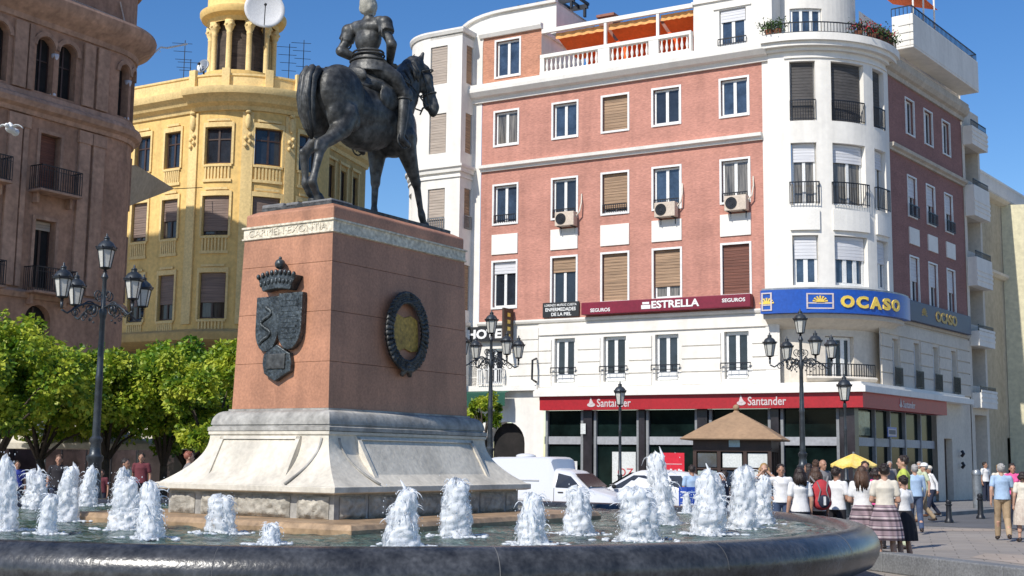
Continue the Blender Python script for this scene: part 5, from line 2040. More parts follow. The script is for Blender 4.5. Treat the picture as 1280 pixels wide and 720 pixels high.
# left fore (supporting) and right fore (reaching ahead)
leg([(.62, .20, 1.45), (.60, .20, 1.20), (.58, .20, .86), (.58, .20, .76)], [.20, .145, .085, .08])
leg([(.58, .20, .78), (.575, .20, .70), (.565, .20, .40), (.565, .20, .31), (.62, .20, .17)], [.082, .06, .048, .064, .05])
leg([(.70, -.22, 1.48), (.84, -.23, 1.20), (1.02, -.23, .88), (1.06, -.23, .80)], [.22, .145, .085, .08])
leg([(1.06, -.23, .82), (1.09, -.23, .73), (1.20, -.22, .42), (1.235, -.22, .33), (1.30, -.22, .18)], [.082, .06, .048, .064, .05])
def hoof(p, rz_=0, tilt=0, c=None):
    M_ = rotY(tilt)
    rows_ = []
    for r, z in ((.085, .0), (.088, .02), (.066, .115), (.05, .15)):
        rows_.append([Vector(p) + M_ @ Vector((r * 1.15 * math.cos(a * PI / 8) - (z * .35) + .02, r * math.sin(a * PI / 8), z)) for a in range(16)])
    H.grid(rows_, cv=True)
    H.face(rows_[0][::-1])
    H.face(rows_[-1])
hoof((-1.24, -.28, .07)); hoof((.65, .20, .07)); hoof((1.36, -.22, .07)); hoof((-.80, .26, .20), 0, 40)
# sheath and belly detail
seg((-.42, 0, 1.28), (-.22, 0, 1.27), .075, .06)
horse = solidify(H, .020, 4, 'horse', bronze, ST)
# tail
q = MB()
rg = random.Random(4)
tc = [Vector((-1.04, 0, 2.06)), Vector((-1.16, 0, 2.09)), Vector((-1.25, 0, 1.95)), Vector((-1.29, 0, 1.65)), Vector((-1.26, .0, 1.44)), Vector((-1.19, .0, 1.25)), Vector((-1.14, .0, 1.10))]
tr_ = [.07, .09, .10, .11, .10, .07, .02]
q.tube(tc, tr_, 16)
for k in range(34):
    a = rg.uniform(0, 2 * PI)
    ph = rg.uniform(-.5, .5)
    pts = []
    for c, r in zip(tc, tr_):
        pts.append(c + Vector((math.cos(a) * r * .85, math.sin(a) * r * .95, .03 * math.sin(ph * 6))))
        a += rg.uniform(-.25, .25)
    i0 = rg.randint(0, 1)
    q.tube(pts[i0:], [.03, .045, .045, .04, .035, .03, .008][i0:], 6)
q.build('tail', bronze, ST, smooth=True)
# mane
q = MB()
for k in range(60):
    t = rg.random()
    i = min(int(t * 5), 4)
    f = t * 5 - i
    (p0, a0, b0), (p1, a1, b1) = nk[i], nk[i + 1]
    p = Vector(p0).lerp(Vector(p1), f)
    a = a0 + (a1 - a0) * f
    cr_ = p + rotY(-32 + 6 * i) @ Vector((-a * .92, 0, .04))
    sd = 1 if k % 3 else -1
    L_ = rg.uniform(.16, .34)
    q.tube([cr_ + Vector((.02, 0, .03)), cr_ + Vector((.01, .10 * sd, -.02)), cr_ + Vector((.05, .17 * sd, -L_ * .6)), cr_ + Vector((.06 + rg.uniform(-.05, .05), (.18 + rg.uniform(-.03, .03)) * sd, -L_))], [.03, .045, .035, .01], 6)
for k in range(10):
    e = hp(-.06, .02, rg.uniform(-.05, .05))
    q.tube([e + Vector((-.06, 0, .05)), e + Vector((.04, 0, .06)), e + Vector((.12, -.02, -.10 - .05 * rg.random()))], [.03, .035, .01], 6)
q.build('mane', bronze, ST, smooth=True)
# bridle, reins, breast strap, saddle cloth
q = MB()
def ring(t, rf, rs, rad=.014):
    c = hp(t, 0)
    ax = (hd1 - hd0).normalized()
    side = Vector((.64, .77, 0))
    fr = side.cross(ax).normalized()
    q.tube([c + fr * rf * math.cos(a * PI / 10) + side * rs * math.sin(a * PI / 10) for a in range(21)], rad, 5, cap=False)
ring(.62, .135, .105); ring(.12, .20, .145)
q.tube([hp(.12, -.02, -.14), hp(.4, -.02, -.125), hp(.84, -.06, -.09)], .012, 5)
q.tube([hp(.12, -.02, .14), hp(.4, -.02, .125), hp(.84, -.06, .09)], .012, 5)
q.tube([hp(.86, -.06, -.10), hp(.92, -.19, -.10), hp(1.04, -.26, -.08)], [.016, .018, .012], 6)
q.tube([hp(.92, -.19, -.10), Vector((1.25, -.26, 2.10)), Vector((.85, -.26, 2.34)), Vector((.42, -.14, 2.50))], .013, 5)
q.tube([hp(.92, -.15, .10), Vector((1.2, .22, 2.2)), Vector((.85, .22, 2.36)), Vector((.42, .10, 2.50))], .013, 5)
q.build('bridle', bronze, ST, smooth=True)
SAD = MB()
SAD.ell((.10, 0, 2.10), (.42, .30, .12), None, 18, 10)
SAD.ell((.10, 0, 2.24), (.34, .24, .12), None, 18, 10)
SAD.ell((.12, 0, 2.16), (.36, .34, .14), None, 18, 10)
SAD.ell((-.24, 0, 2.24), (.07, .25, .15), rotY(-12), 14, 10)
SAD.ell((.42, 0, 2.28), (.07, .17, .17), rotY(14), 14, 10)
for sy in (1, -1):
    SAD.ell((.20, .345 * sy, 1.96), (.24, .05, .20), None, 16, 10)
solidify(SAD, .02, 3, 'saddle', bronze, ST)
# rider
Rd = MB()
def rs(a, b, ra, rb, n=12):
    Rd.caps(a, b, ra, rb, n)
Rd.ell((.06, 0, 2.34), (.22, .27, .17), None, 18, 12)
Rd.ell((.08, 0, 2.56), (.165, .20, .16), None, 18, 12)
Rd.ell((.07, 0, 2.82), (.17, .23, .25), rotY(4), 20, 14)
Rd.ell((.06, 0, 2.99), (.155, .30, .13), None, 20, 12)
Rd.loft([((.08, 0, 2.60), .185, .215), ((.08, 0, 2.50), .215, .25), ((.08, 0, 2.38), .27, .315), ((.09, 0, 2.25), .31, .36)], 24)
Rd.loft([((.07, 0, 3.10), .10, .15), ((.07, 0, 3.17), .085, .09)], 20)
rs((.06, -.24, 3.05), (.06, .24, 3.05), .10, .10)
rs((.06, 0, 3.06), (.07, 0, 3.20), .085, .075)
for sy, el, ha in ((1, (-.08, .42, 2.66), (.30, .16, 2.50)), (-1, (.06, -.47, 2.66), (.36, -.20, 2.48))):
    rs((.05, .31 * sy, 3.03), ((.02, .38 * sy, 2.84)), .098, .088)
    rs((.02, .38 * sy, 2.86), el, .082, .072)
    Rd.ell((.03, .36 * sy, 3.00), (.125, .115, .115), None, 14, 10)
    Rd.tube([(.04, .34 * sy, 3.02), (.02, .40 * sy, 2.84)], [.115, .125], 16)
    Rd.ell(el, (.082, .082, .082), None, 12, 8)
    rs(el, ha, .085, .055)
    rs(ha, (ha[0] + .09, ha[1] - .02 * sy, ha[2] - .02), .055, .045)
    for f in range(4):
        c = Vector(ha) + Vector((.10, (-.04 + .027 * f) * 1, .01))
        rs(c, c + Vector((.05, 0, -.02)), .017, .015, 8)
        rs(c + Vector((.05, 0, -.02)), c + Vector((.03, 0, -.06)), .015, .013, 8)
    rs(Vector(ha) + Vector((.06, -.03 * sy, .03)), Vector(ha) + Vector((.13, -.04 * sy, .05)), .018, .014, 8)
    # skirt plates (tassets), thigh, knee, greave, foot
    rs((.10, .20 * sy, 2.32), (.30, .37 * sy, 2.18), .165, .13)
    rs((.28, .36 * sy, 2.19), (.43, .42 * sy, 2.00), .13, .11)
    Rd.ell((.46, .43 * sy, 1.97), (.12, .11, .12), None, 14, 10)
    Rd.ell((.46, .50 * sy, 1.98), (.12, .03, .10), None, 12, 8)
    rs((.45, .43 * sy, 1.90), (.42, .44 * sy, 1.66), .098, .09)
    rs((.42, .44 * sy, 1.66), (.38, .44 * sy, 1.32), .09, .062)
    rs((.37, .44 * sy, 1.27), (.56, .45 * sy, 1.19), .06, .045)
rider = solidify(Rd, .016, 3, 'rider', bronze, ST)
q = MB()
for r, z in (((.215, .245), 2.60), ((.225, .26), 2.55), ((.25, .29), 2.46)):
    q.tube([(.08 + r[0] * math.cos(a * PI / 16), r[1] * math.sin(a * PI / 16), z) for a in range(33)], .016, 6, cap=False)
for sy in (1, -1):
    q.tube([(.02 + .12 * math.cos(a * PI / 8), .40 * sy, 2.83 + .11 * math.sin(a * PI / 8)) for a in range(17)], .014, 5, cap=False)
    q.tube([(.46 + .115 * math.cos(a * PI / 8), (.43 + .10 * math.sin(a * PI / 8)) * sy, 1.90) for a in range(17)], .016, 5, cap=False)
    q.tube([(.40, .40 * sy, 2.3), (.44, .48 * sy, 1.7), (.42, .47 * sy, 1.18)], .01, 5)
    q.tube([(.42 + .13 * math.cos(a * PI / 8), (.45) * sy, 1.24 + .12 * math.sin(a * PI / 8)) for a in range(17)], .013, 5, cap=False)
q.build('armour_band', bronze, ST, smooth=True)
q = MB()
q.tube([(-.32, .52, 2.35), (-.20, .50, 2.38), (.10, .40, 2.42)], [.012, .02, .03], 6)
q.tube([(.14, .36, 2.40), (.22, .34, 2.42)], .035, 8)
q.build('sword', bronze, ST)
HM = MB()
HM.ell((.09, 0, 3.36), (.13, .108, .155), None, 18, 14)
HM.ell((.03, 0, 3.38), (.14, .12, .14), None, 18, 14)
HM.ell((.205, 0, 3.34), (.03, .02, .035), None, 10, 8)
HM.ell((.15, 0, 3.26), (.06, .06, .05), None, 12, 8)
for sy in (1, -1):
    HM.ell((.06, .115 * sy, 3.35), (.03, .02, .045), None, 8, 6)
    HM.ell((.02, .085 * sy, 3.31), (.08, .045, .09), None, 12, 8)
HM.ell((.03, 0, 3.36), (.135, .112, .155), None, 18, 14)
HM.ell((.01, 0, 3.30), (.095, .092, .12), None, 14, 10)
HM.caps((.07, 0, 3.16), (.08, 0, 3.30), .075, .08)
solidify(HM, .012, 7, 'head', head_marble, ST)

for c_ in ST.children:
    if c_.name.split('.')[0] in ('rider', 'armour_band', 'head', 'sword'):
        c_.location.z = .09

# ================================================================== STREET LAMPS
def lantern(par, at_, s=1.0):
    """fernandino lantern standing on at_ (its foot)"""
    a = Vector(at_)
    q = MB()
    n = 6
    def hexr(r, z):
        return [a + Vector((r * s * math.cos(k * PI / 3 + .3), r * s * math.sin(k * PI / 3 + .3), z * s)) for k in range(n)]
    lo, hi = hexr(.125, .12), hexr(.20, .55)
    for k in range(n):
        q.tube([lo[k], hi[k]], .012 * s, 5)
        q.tube([lo[k], lo[(k + 1) % n]], .014 * s, 5)
    q.lathe([(0.03 * s, 0), (.05 * s, .04 * s), (.025 * s, .07 * s), (.10 * s, .10 * s), (.13 * s, .13 * s)], a, 12)
    q.lathe([(.20 * s, .55 * s), (.245 * s, .56 * s), (.25 * s, .60 * s), (.23 * s, .615 * s)], a, 6, a0=.3, a1=.3 + 2 * PI)
    for k in range(n):
        p = hexr(.24, .62)[k]
        q.ell(p, .022 * s, None, 6, 4)
    body = q.build('lantern', iron, par)
    q = MB()
    q.lathe([(.23 * s, .61 * s), (.205 * s, .66 * s), (.16 * s, .73 * s), (.09 * s, .775 * s), (.07 * s, .79 * s), (.07 * s, .83 * s), (.085 * s, .84 * s), (.05 * s, .87 * s), (.02 * s, .90 * s), (.028 * s, .93 * s), (.002, .97 * s)], a, 12)
    q.build('lantern_cap', iron_grey, body, smooth=True)
    q = MB()
    rows_ = [[p_ for p_ in hexr(.120, .125)], [p_ for p_ in hexr(.192, .545)]]
    q.grid(rows_, cv=True)
    q.build('lantern_glass', lamp_glass, body)
    return body
def spiral(q, c, r, a0, turns, plane, rad, end=.25, n=26):
    ux, uz = plane
    pts = []
    for k in range(n + 1):
        t = k / n
        rr = r * (1 - (1 - end) * t)
        a = a0 + turns * 2 * PI * t
        pts.append(Vector(c) + Vector(ux) * rr * math.cos(a) + Vector(uz) * rr * math.sin(a))
    q.tube(pts, [rad * (1 - .5 * k / n) for k in range(n + 1)], 6)
def candelabra(label, loc, rz, H_=6.85, n=4, group='five-lantern candelabra lamp posts around the square'):
    t = thing('street_lamp', label, 'street lamp', loc, rz, group)
    q = MB()
    q.lathe([(.34, 0), (.34, .12), (.28, .16), (.26, .5), (.30, .56), (.22, .62), (.17, .9), (.155, 1.45), (.19, 1.5), (.20, 1.6), (.14, 1.66), (.12, 1.9), (.15, 1.95), (.15, 2.02), (.095, 2.08), (.085, 3.4), (.10, 3.46), (.08, 3.52), (.062, H_ - 2.1), (.08, H_ - 2.05), (.10, H_ - 1.9), (.055, H_ - 1.8), (.05, H_ - 1.15), (.09, H_ - 1.08), (.04, H_ - .97)], n=20, cap=True)
    q.build('pole', iron_grey, t, smooth=True, auto=40)
    Z = H_ - 1.85
    for k in range(n):
        a = 2 * PI * k / n + PI / 4
        d = Vector((math.cos(a), math.sin(a), 0))
        q = MB()
        pts = []
        for j in range(15):
            f = j / 14
            pts.append(d * (.05 + 1.08 * f) + Vector((0, 0, Z + .16 * math.sin(f * PI * 1.15 + .2) - .20 * f + (.18 * max(0, f - .85) / .15))))
        q.tube(pts, .024, 7)
        up_ = Vector((0, 0, 1))
        spiral(q, d * .36 + up_ * (Z - .03), .20, 0, 1.6, (d, up_), .02)
        spiral(q, d * .76 + up_ * (Z - .15), .13, PI, -1.5, (d, up_), .017)
        spiral(q, d * .15 + up_ * (Z + .33), .13, -PI / 2, 1.3, (d, up_), .017)
        spiral(q, d * .48 + up_ * (Z - .22), .06, 0, 1.2, (d, up_), .014)
        q.ell(d * .34 + up_ * (Z - .02), (.05, .05, .07), None, 8, 6)
        q.ell(d * .36 + up_ * (Z - .30), .03, None, 6, 5)
        q.tube([d * 1.13 + up_ * (Z - .09), d * 1.13 + up_ * (Z + .06)], [.03, .04], 8)
        q.build('scroll_arm', iron_grey, t, smooth=True)
        lantern(t, d * 1.13 + up_ * (Z + .06), .96)
    lantern(t, (0, 0, H_ - .97), 1.0)
    return t
p = ground(117, 577 + 85); 
def put(px, d):
    v = at(px, d)
    v.z = 0
    return v
L1 = candelabra('tall candelabra lamp post in front of the brown building and the orange trees', put(118.5, 30.5), R(8), 6.95)
v = put(612, 45.5)
L2 = dup(L1, v, R(-15), 'candelabra lamp post between the pedestal and the hotel entrance')
v = put(1003.5, 42)
L3 = dup(L1, v, R(-33), 'candelabra lamp post beside the kiosk, below the blue curved sign', .965)
def single(label, loc, H_=4.35):
    t = thing('street_lamp', label, 'street lamp', loc, .2, 'single-lantern lamp posts')
    q = MB()
    q.lathe([(.16, 0), (.16, .1), (.12, .14), (.11, .55), (.14, .6), (.09, .66), (.075, 1.1), (.095, 1.15), (.06, 1.2), (.045, 2.6), (.06, 2.64), (.042, 2.7), (.035, H_ - 1.05), (.06, H_ - 1.0), (.05, H_ - .9)], n=16, cap=True)
    q.build('pole', iron_grey, t, smooth=True, auto=40)
    lantern(t, (0, 0, H_ - .92), .95)
    return t
S1 = single('slim single-lantern lamp post in front of the white bank poster', put(775, 44))
dup(S1, put(1057.5, 39), .4, 'slim single-lantern lamp post beside the yellow parasol')

# ================================================================== KIOSK, SIGN, PARASOLS
v = put(921, 46)
ks = thing('kiosk', 'small dark wooden kiosk with a tan pyramid roof and a ball on top', 'kiosk', v, R(-17))
q = MB()
for (x0, x1, y0, y1) in ((-1.35, 1.35, -1.35, 1.35),):
    q.box(ident, x0, x1, y0, y1, 0, .75)
    q.box(ident, x0, x1, y0, y1, 2.0, 2.42)
q.build('kiosk_body', kiosk_wood, ks, bevel=.01)
q = MB()
q.box(ident, -1.25, 1.25, -1.25, 1.25, .76, 1.99)
q.build('dark_inside', void_dark, ks)
q = MB()
for s_ in (-1.29, -.45, .45, 1.29):
    for o_ in (-1.3, 1.3):
        q.box(ident, s_ - .06, s_ + .06, o_ - .06, o_ + .06, .75, 2.0)
        if abs(s_) < 1:
            q.box(ident, o_ - .06, o_ + .06, s_ - .06, s_ + .06, .75, 2.0)
q.box(ident, -1.3, 1.3, -1.33, -1.28, 1.38, 1.43)
q.box(ident, -1.38, 1.38, -1.38, 1.38, 2.1, 2.14)
q.build('post', kiosk_wood, ks)
rg = random.Random(2)
for i, c in enumerate((-.87, 0, .87)):
    for z0, z1 in ((.85, 1.34), (1.46, 1.95)):
        q = MB()
        q.box(ident, c - .33, c + .33, -1.275, -1.26, z0, z1)
        q.build('display_window', [poster_mint, glass_blue, pst][(i + int(z0)) % 3] if i < 2 else pst, ks)
for i, c in enumerate((-.6, .3)):
    q = MB()
    q.box(ident, 1.26, 1.275, c - .3, c + .3, 1.3, 1.9)
    q.build('display_window', pst if i else brown_frame, ks)
q = MB()
q.box(ident, -.1, .28, -1.37, -1.36, 2.16, 2.4)
q.build('small_notice', mat('pale_blue_notice', (.45, .62, .68), .5, .1, 3), ks)
q = MB()
rows_ = []
for r, z in ((1.72, 2.40), (1.75, 2.44), (1.0, 2.92), (.18, 3.38), (.02, 3.42)):
    rows_.append([Vector((sx * r, sy * r, z)) for sx, sy in ((-1, -1), (1, -1), (1, 1), (-1, 1))])
q.grid(rows_, cv=True)
q.face(rows_[0][::-1])
q.build('kiosk_roof', kiosk_roof, ks)
q = MB()
q.lathe([(.16, 3.36), (.1, 3.44), (.06, 3.48)], n=12)
q.ell((0, 0, 3.57), .12, None, 14, 10)
q.build('finial', kiosk_roof, ks, smooth=True)

v = put(841, 44)
sg = thing('sign_board', 'bright red advertising board on two posts left of the kiosk', 'sign', v, R(-4))
q = MB()
q.box(ident, -.39, .39, -.04, .04, 1.22, 1.93)
q.build('board', red_sign, sg, bevel=.005)
q = MB()
for x in (-.33, .33):
    q.box(ident, x - .03, x + .03, -.03, .03, 0, 1.22)
q.build('post', iron, sg)
q = MB()
q.box(ident, -.3, .3, -.047, -.042, 1.545, 1.56)
for k, x in enumerate((-.2, -.1, .05, .17, .24)):
    q.box(ident, x, x + .07, -.047, -.042, 1.30, 1.36 + .03 * (k % 2))
q.build('white_print', letter_white, sg)

def parasol(name, label, loc, rz, w, z0, z1, m, group=None, n=4, valance=.16):
    t = thing(name, label, 'parasol', loc, rz, group)
    q = MB()
    rows_ = []
    for r, z in ((.03, z1), (.35, z1 - (z1 - z0) * .30), (.7, z1 - (z1 - z0) * .64), (1, z0)):
        row = []
        for k in range(n):
            a0, a1 = 2 * PI * k / n + PI / n, 2 * PI * (k + 1) / n + PI / n
            for j in range(4):
                f = j / 4
                p = Vector((math.cos(a0), math.sin(a0), 0)).lerp(Vector((math.cos(a1), math.sin(a1), 0)), f) * w * r
                p.z = z - .05 * math.sin(f * PI) * r
                row.append(p)
        rows_.append(row)
    rows_.append([p + Vector((0, 0, -valance - .02 * math.sin(i * 2.2))) for i, p in enumerate(rows_[-1])])
    q.grid(rows_, cv=True)
    q.build('canopy', m, t)
    q = MB()
    q.tube([(0, 0, .1), (0, 0, z1 + .05)], .03, 8)
    q.lathe([(.25, 0), (.25, .08), (.06, .12)], n=12, cap=True)
    q.build('pole', tin, t)
    return t
P0 = parasol('cafe_parasol', 'white café parasol at the left edge of the picture, under the trees', put(-12, 43), .3, 2.6, 2.0, 2.8, canvas, 'white café parasols under the trees')
dup(P0, put(56, 40), .12, 'white café parasol with a dark stripe, second from the left')
dup(P0, put(112, 41), .25, 'white café parasol directly behind the left candelabra lamp')
dup(P0, put(172, 42), .2, 'white café parasol nearest the monument')
parasol('sun_parasol', 'small yellow parasol above the crowd near the bank corner', put(1067, 37.5), 0, .66, 1.62, 1.93, mat('yellow_canvas', (.80, .50, .05), .8, .15, 3, col2=(.75, .62, .25)), None, 8, .06)
mb = MB()
# sail between the brown and yellow buildings
sl = thing('shade_sail', 'pale beige canvas sail stretched between the brown and the yellow building', 'sail', at(166, 58, 0, 225))
c0 = sl.location.copy()
def at3(px, py, d):
    r = ray(px, py)
    t = d / r.y
    return Vector((r.x * t, d, CH + r.z * t)) - c0
q = MB()
A, B_, C_, D_ = at3(150, 208, 56), at3(170, 206, 57), at3(218, 236, 62), at3(150, 262, 57)
q.grid([[A.lerp(B_, u / 5).lerp(D_.lerp(C_, u / 5), v_ / 5) + Vector((0, 0, -.25 * math.sin(u / 5 * PI) * math.sin(v_ / 5 * PI))) for u in range(6)] for v_ in range(6)])
q.build('canvas', mat('beige_canvas', (.50, .41, .30), .9, .06, .6), sl)
q = MB()
q.tube([C_, C_ + Vector((1.0, 1.5, .4))], .02, 5)
q.build('cable', iron, sl)

# café tables and chairs in the shade at the left
def table(label, loc):
    t = thing('cafe_table', label, 'table', loc, 0, 'café tables under the trees')
    q = MB()
    q.lathe([(.01, .74), (.36, .74), (.37, .72), (.36, .70)], n=20)
    q.build('tabletop', tin, t)
    q = MB()
    q.lathe([(.22, 0), (.2, .03), (.03, .06), (.03, .7)], n=12, cap=True)
    q.build('leg', iron, t)
    return t
def chair(label, loc, rz, m):
    t = thing('cafe_chair', label, 'chair', loc, rz, 'café chairs under the trees')
    q = MB(); q.box(ident, -.2, .2, -.2, .2, .43, .46); q.build('seat', m, t, bevel=.01)
    q = MB(); q.box(ident, -.2, .2, .18, .21, .55, .86); q.build('backrest', m, t, bevel=.01)
    for x in (-.18, .18):
        for y in (-.18, .19):
            q = MB(); q.box(ident, x - .015, x + .015, y - .015, y + .015, 0, .86 if y > 0 else .43); q.build('leg', iron, t)
    return t
tb = table('round café table behind the second group of jets from the left', put(40, 36))
dup(tb, put(100, 37), 0, 'round café table near the foot of the left candelabra lamp')
dup(tb, put(195, 37), 0, 'round café table nearest the monument plinth')
blue_pl = mat('blue_plastic', (.02, .04, .18), .5, .1, 2)
ch = chair('blue café chair left of the tables, back to the fountain', put(24, 34.5), PI, blue_pl)
dup(ch, put(60, 35.5), 2.0, 'blue café chair beside the leftmost café table')
dup(ch, put(90, 35.5), 3.3, 'blue café chair just left of the left candelabra lamp')
dup(ch, put(180, 36), 3.0, 'blue café chair nearest the monument plinth')
bn = thing('cafe_screen', 'dark glazed wind screen standing behind the café tables', 'screen', put(150, 47), R(-20))
q = MB()
for k in range(12):
    q.box(ident, -7 + k * 1.1, -6.95 + k * 1.1, -.03, .03, 0, 2.2)
q.box(ident, -7, 5.2, -.03, .03, 2.2, 2.26)
q.build('frame', iron, bn)
q = MB()
q.box(ident, -6.98, 5.15, -.01, .01, .1, 2.18)
q.build('screen_panel', mat('dark_screen', (.05, .035, .035), .3, .5, .8), bn)

# ================================================================== BOLLARDS
def bollard(label, loc, h, r, m):
    t = thing('bollard', label, 'bollard', loc, 0)
    q = MB()
    q.lathe([(r * 1.5, 0), (r * 1.5, .06), (r * 1.15, .1), (r, .14), (r * .85, h * .72), (r * 1.15, h * .75), (r * 1.15, h * .79), (r * .8, h * .82), (r * 1.0, h * .9), (r * .8, h * .97), (.001, h)], n=18)
    q.build('post', m, t, smooth=True, auto=40)
    return t
bollard('short black bollard alone on the grey paving', put(1184, 37), .66, .085, iron)
bollard('black bollard standing in front of the thick grey post', put(1223.5, 40), .78, .09, iron)
pg = thing('pedestal_post', 'thick pale grey cylindrical post behind the black bollard', 'post', put(1220, 46))
q = MB(); q.lathe([(.15, 0), (.15, 1.28), (.17, 1.3), (.17, 1.36), (.13, 1.45), (.001, 1.5)], n=20); q.build('shaft', tin, pg, smooth=True, auto=40)

# ================================================================== CARS
def vehicle(name, label, cat, loc, rz, st, glassq, m, wheels, wr, extra=None):
    t = thing(name, label, cat, loc, rz)
    def sec(x):
        for i in range(len(st) - 1):
            if st[i][0] <= x <= st[i + 1][0]:
                f = (x - st[i][0]) / (st[i + 1][0] - st[i][0])
                return [a + (b - a) * f for a, b in zip(st[i], st[i + 1])]
        return list(st[-1])
    def ringp(s_):
        x, zb, zs, zr, hw, hr = s_
        pts = [(x, hw * .9, zb), (x, hw, zb + .16), (x, hw * 1.005, (zb + zs) / 2 + .05), (x, hw * .985, zs), (x, hr + .03, zr - .09), (x, hr - .06, zr - .02), (x, hr * .5, zr)]
        return [Vector(p) for p in pts] + [Vector((p[0], -p[1], p[2])) for p in pts[::-1]]
    q = MB()
    rows_ = [ringp(s_) for s_ in st]
    q.grid(rows_, cv=True)
    q.face(rows_[0][::-1])
    q.face(rows_[-1])
    q.build('body', m, t, smooth=True, auto=38)
    for gname, pts in glassq:
        for sy in (1, -1) if gname != 'windscreen' else (1,):
            q = MB()
            P = []
            for x, f in pts:
                s_ = sec(x)
                if gname == 'windscreen':
                    P.append(Vector((x + .02, f * (s_[5] - .04), s_[3] + .022)))
                else:
                    z = s_[2] + .03 + (s_[3] - .13 - s_[2]) * f
                    w_ = s_[4] * .985 + (s_[5] + .03 - s_[4] * .985) * (z - s_[2]) / max(.01, (s_[3] - .09 - s_[2]))
                    P.append(Vector((x, sy * (w_ + .028), z)))
            q.face(P)
            q.build(gname, glass_dark, t)
    for x in wheels:
        for sy in (1, -1):
            y = (sec(x)[4] - .10) * sy
            q = MB()
            pr = [(wr * .62, -.10), (wr * .95, -.10), (wr, -.06), (wr, .06), (wr * .95, .10), (wr * .62, .10)]
            rows_ = [[Vector((x + r * math.cos(a * PI / 12), y + o, wr + r * math.sin(a * PI / 12))) for a in range(24)] for r, o in pr]
            q.grid(rows_, cv=True)
            wl = q.build('wheel', rubber, t, smooth=True, auto=40)
            q = MB()
            rows_ = [[Vector((x + r * math.cos(a * PI / 12), y + o * sy, wr + r * math.sin(a * PI / 12))) for a in range(24)] for r, o in ((wr * .64, .09), (wr * .5, .05), (.02, .075))]
            q.grid(rows_, cv=True)
            q.build('rim', tin, wl)
    xs = sorted(x for x, f_ in glassq[0][1])
    for sy in (1, -1):
        q = MB()
        for x in (xs[0] - .05, xs[-1] + .02):
            s_ = sec(x)
            q.tube([(x, sy * (s_[4] * .94 + .004), s_[1] + .1), (x, sy * (s_[4] + .004), s_[1] + .2), (x, sy * (s_[4] * 1.005 + .004), (s_[1] + s_[2]) / 2 + .05), (x, sy * (s_[4] * .985 + .006), s_[2])], .007, 4)
        q.build('door_seam', rubber, t)
        q = MB()
        x = xs[0] + .08
        q.box(ident, x, x + .16, sy * (sec(x)[4] + .0) - .015, sy * (sec(x)[4] + .0) + .02, sec(x)[2] - .12, sec(x)[2] - .09)
        q.build('door_handle', rubber, t)
    q = MB()
    f = st[-1]
    q.box(ident, f[0] - .1, f[0] + .05, -f[4] * .95, f[4] * .95, .28, .45)
    q.build('bumper', mat('grey_bumper', (.12, .12, .125), .6, .1, 3), t, bevel=.02)
    for sy in (1, -1):
        q = MB()
        q.box(ident, f[0] - .06, f[0] + .02, sy * f[4] * .80 - .13, sy * f[4] * .80 + .11, f[2] - .18, f[2] - .03)
        q.build('headlight', mat('headlight_glass', (.6, .6, .62), .1, .1, 3), t, bevel=.02)
        q = MB()
        xm = [x for g_, pts in glassq if g_ == 'side_window' for x, f_ in pts]
        q.ell((max(xm) - .15, sy * (sec(max(xm) - .15)[4] + .1), st[len(st) // 2][2] + .06), (.07, .08, .06))
        q.build('wing_mirror', rubber, t, smooth=True)
    return t
vst = [(-2.0, .42, .85, 1.62, .70, .62), (-1.96, .32, .95, 1.74, .78, .68), (-1.8, .26, .98, 1.80, .80, .70), (.0, .26, .98, 1.82, .80, .70), (.10, .26, .97, 1.76, .80, .69), (.17, .26, .96, 1.50, .80, .62), (.25, .26, .95, 1.47, .80, .60), (.58, .26, .93, 1.44, .80, .58), (.70, .26, .92, 1.37, .80, .575), (1.22, .26, .89, .95, .79, .66), (1.34, .26, .86, .90, .78, .66), (1.9, .28, .72, .77, .74, .62), (2.02, .32, .62, .67, .68, .56), (2.05, .36, .52, .56, .64, .52)]
van = vehicle('white_van', 'white high-roofed delivery van with a low cab, behind the corner of the monument', 'van', at(700, 35.2), R(-29.9), vst, [('side_window', [(.28, .0), (1.1, .0), (.68, 1.0), (.30, 1.0)]), ('windscreen', [(.74, -1), (1.18, -1), (1.18, 1), (.74, 1)])], car_white, (-1.35, 1.28), .28)
van.location.z = 0
van.scale = (.96, .96, .95)
q = MB()
q.ell((-1.0, -.2, 1.83), (.30, .26, .08), None, 14, 8)
q.build('roof_vent', car_white, van, smooth=True)
q = MB()
for y in (.806, -.806):
    q.box(ident, -1.5, -.25, y - .006, y + .006, 1.15, 1.17)
    q.box(ident, -1.9, .1, y - .012, y + .012, .58, .64)
q.build('trim_line', mat('pale_grey_trim', (.5, .5, .5), .5, .05, 3), van)
cst = [(-2.0, .40, .70, .74, .62, .5), (-1.96, .3, .84, .90, .74, .55), (-1.75, .22, .86, 1.12, .80, .55), (-1.3, .2, .87, 1.33, .82, .56), (-.6, .2, .86, 1.40, .83, .57), (.05, .2, .85, 1.38, .83, .565), (.25, .2, .85, 1.32, .83, .56), (.98, .2, .83, .89, .82, .64), (1.12, .2, .80, .85, .81, .64), (1.75, .22, .66, .71, .78, .6), (1.95, .28, .56, .61, .70, .52), (2.0, .34, .48, .52, .64, .5)]
car = vehicle('white_car', 'low white car facing left between the van and the kiosk', 'car', at(808, 37.8), R(158), cst, [('side_window', [(-1.45, .0), (.85, .0), (.2, 1.0), (-1.2, 1.0)]), ('windscreen', [(.30, -1), (.94, -1), (.94, 1), (.30, 1)])], car_white, (-1.3, 1.3), .29)
car.location.z = -.0

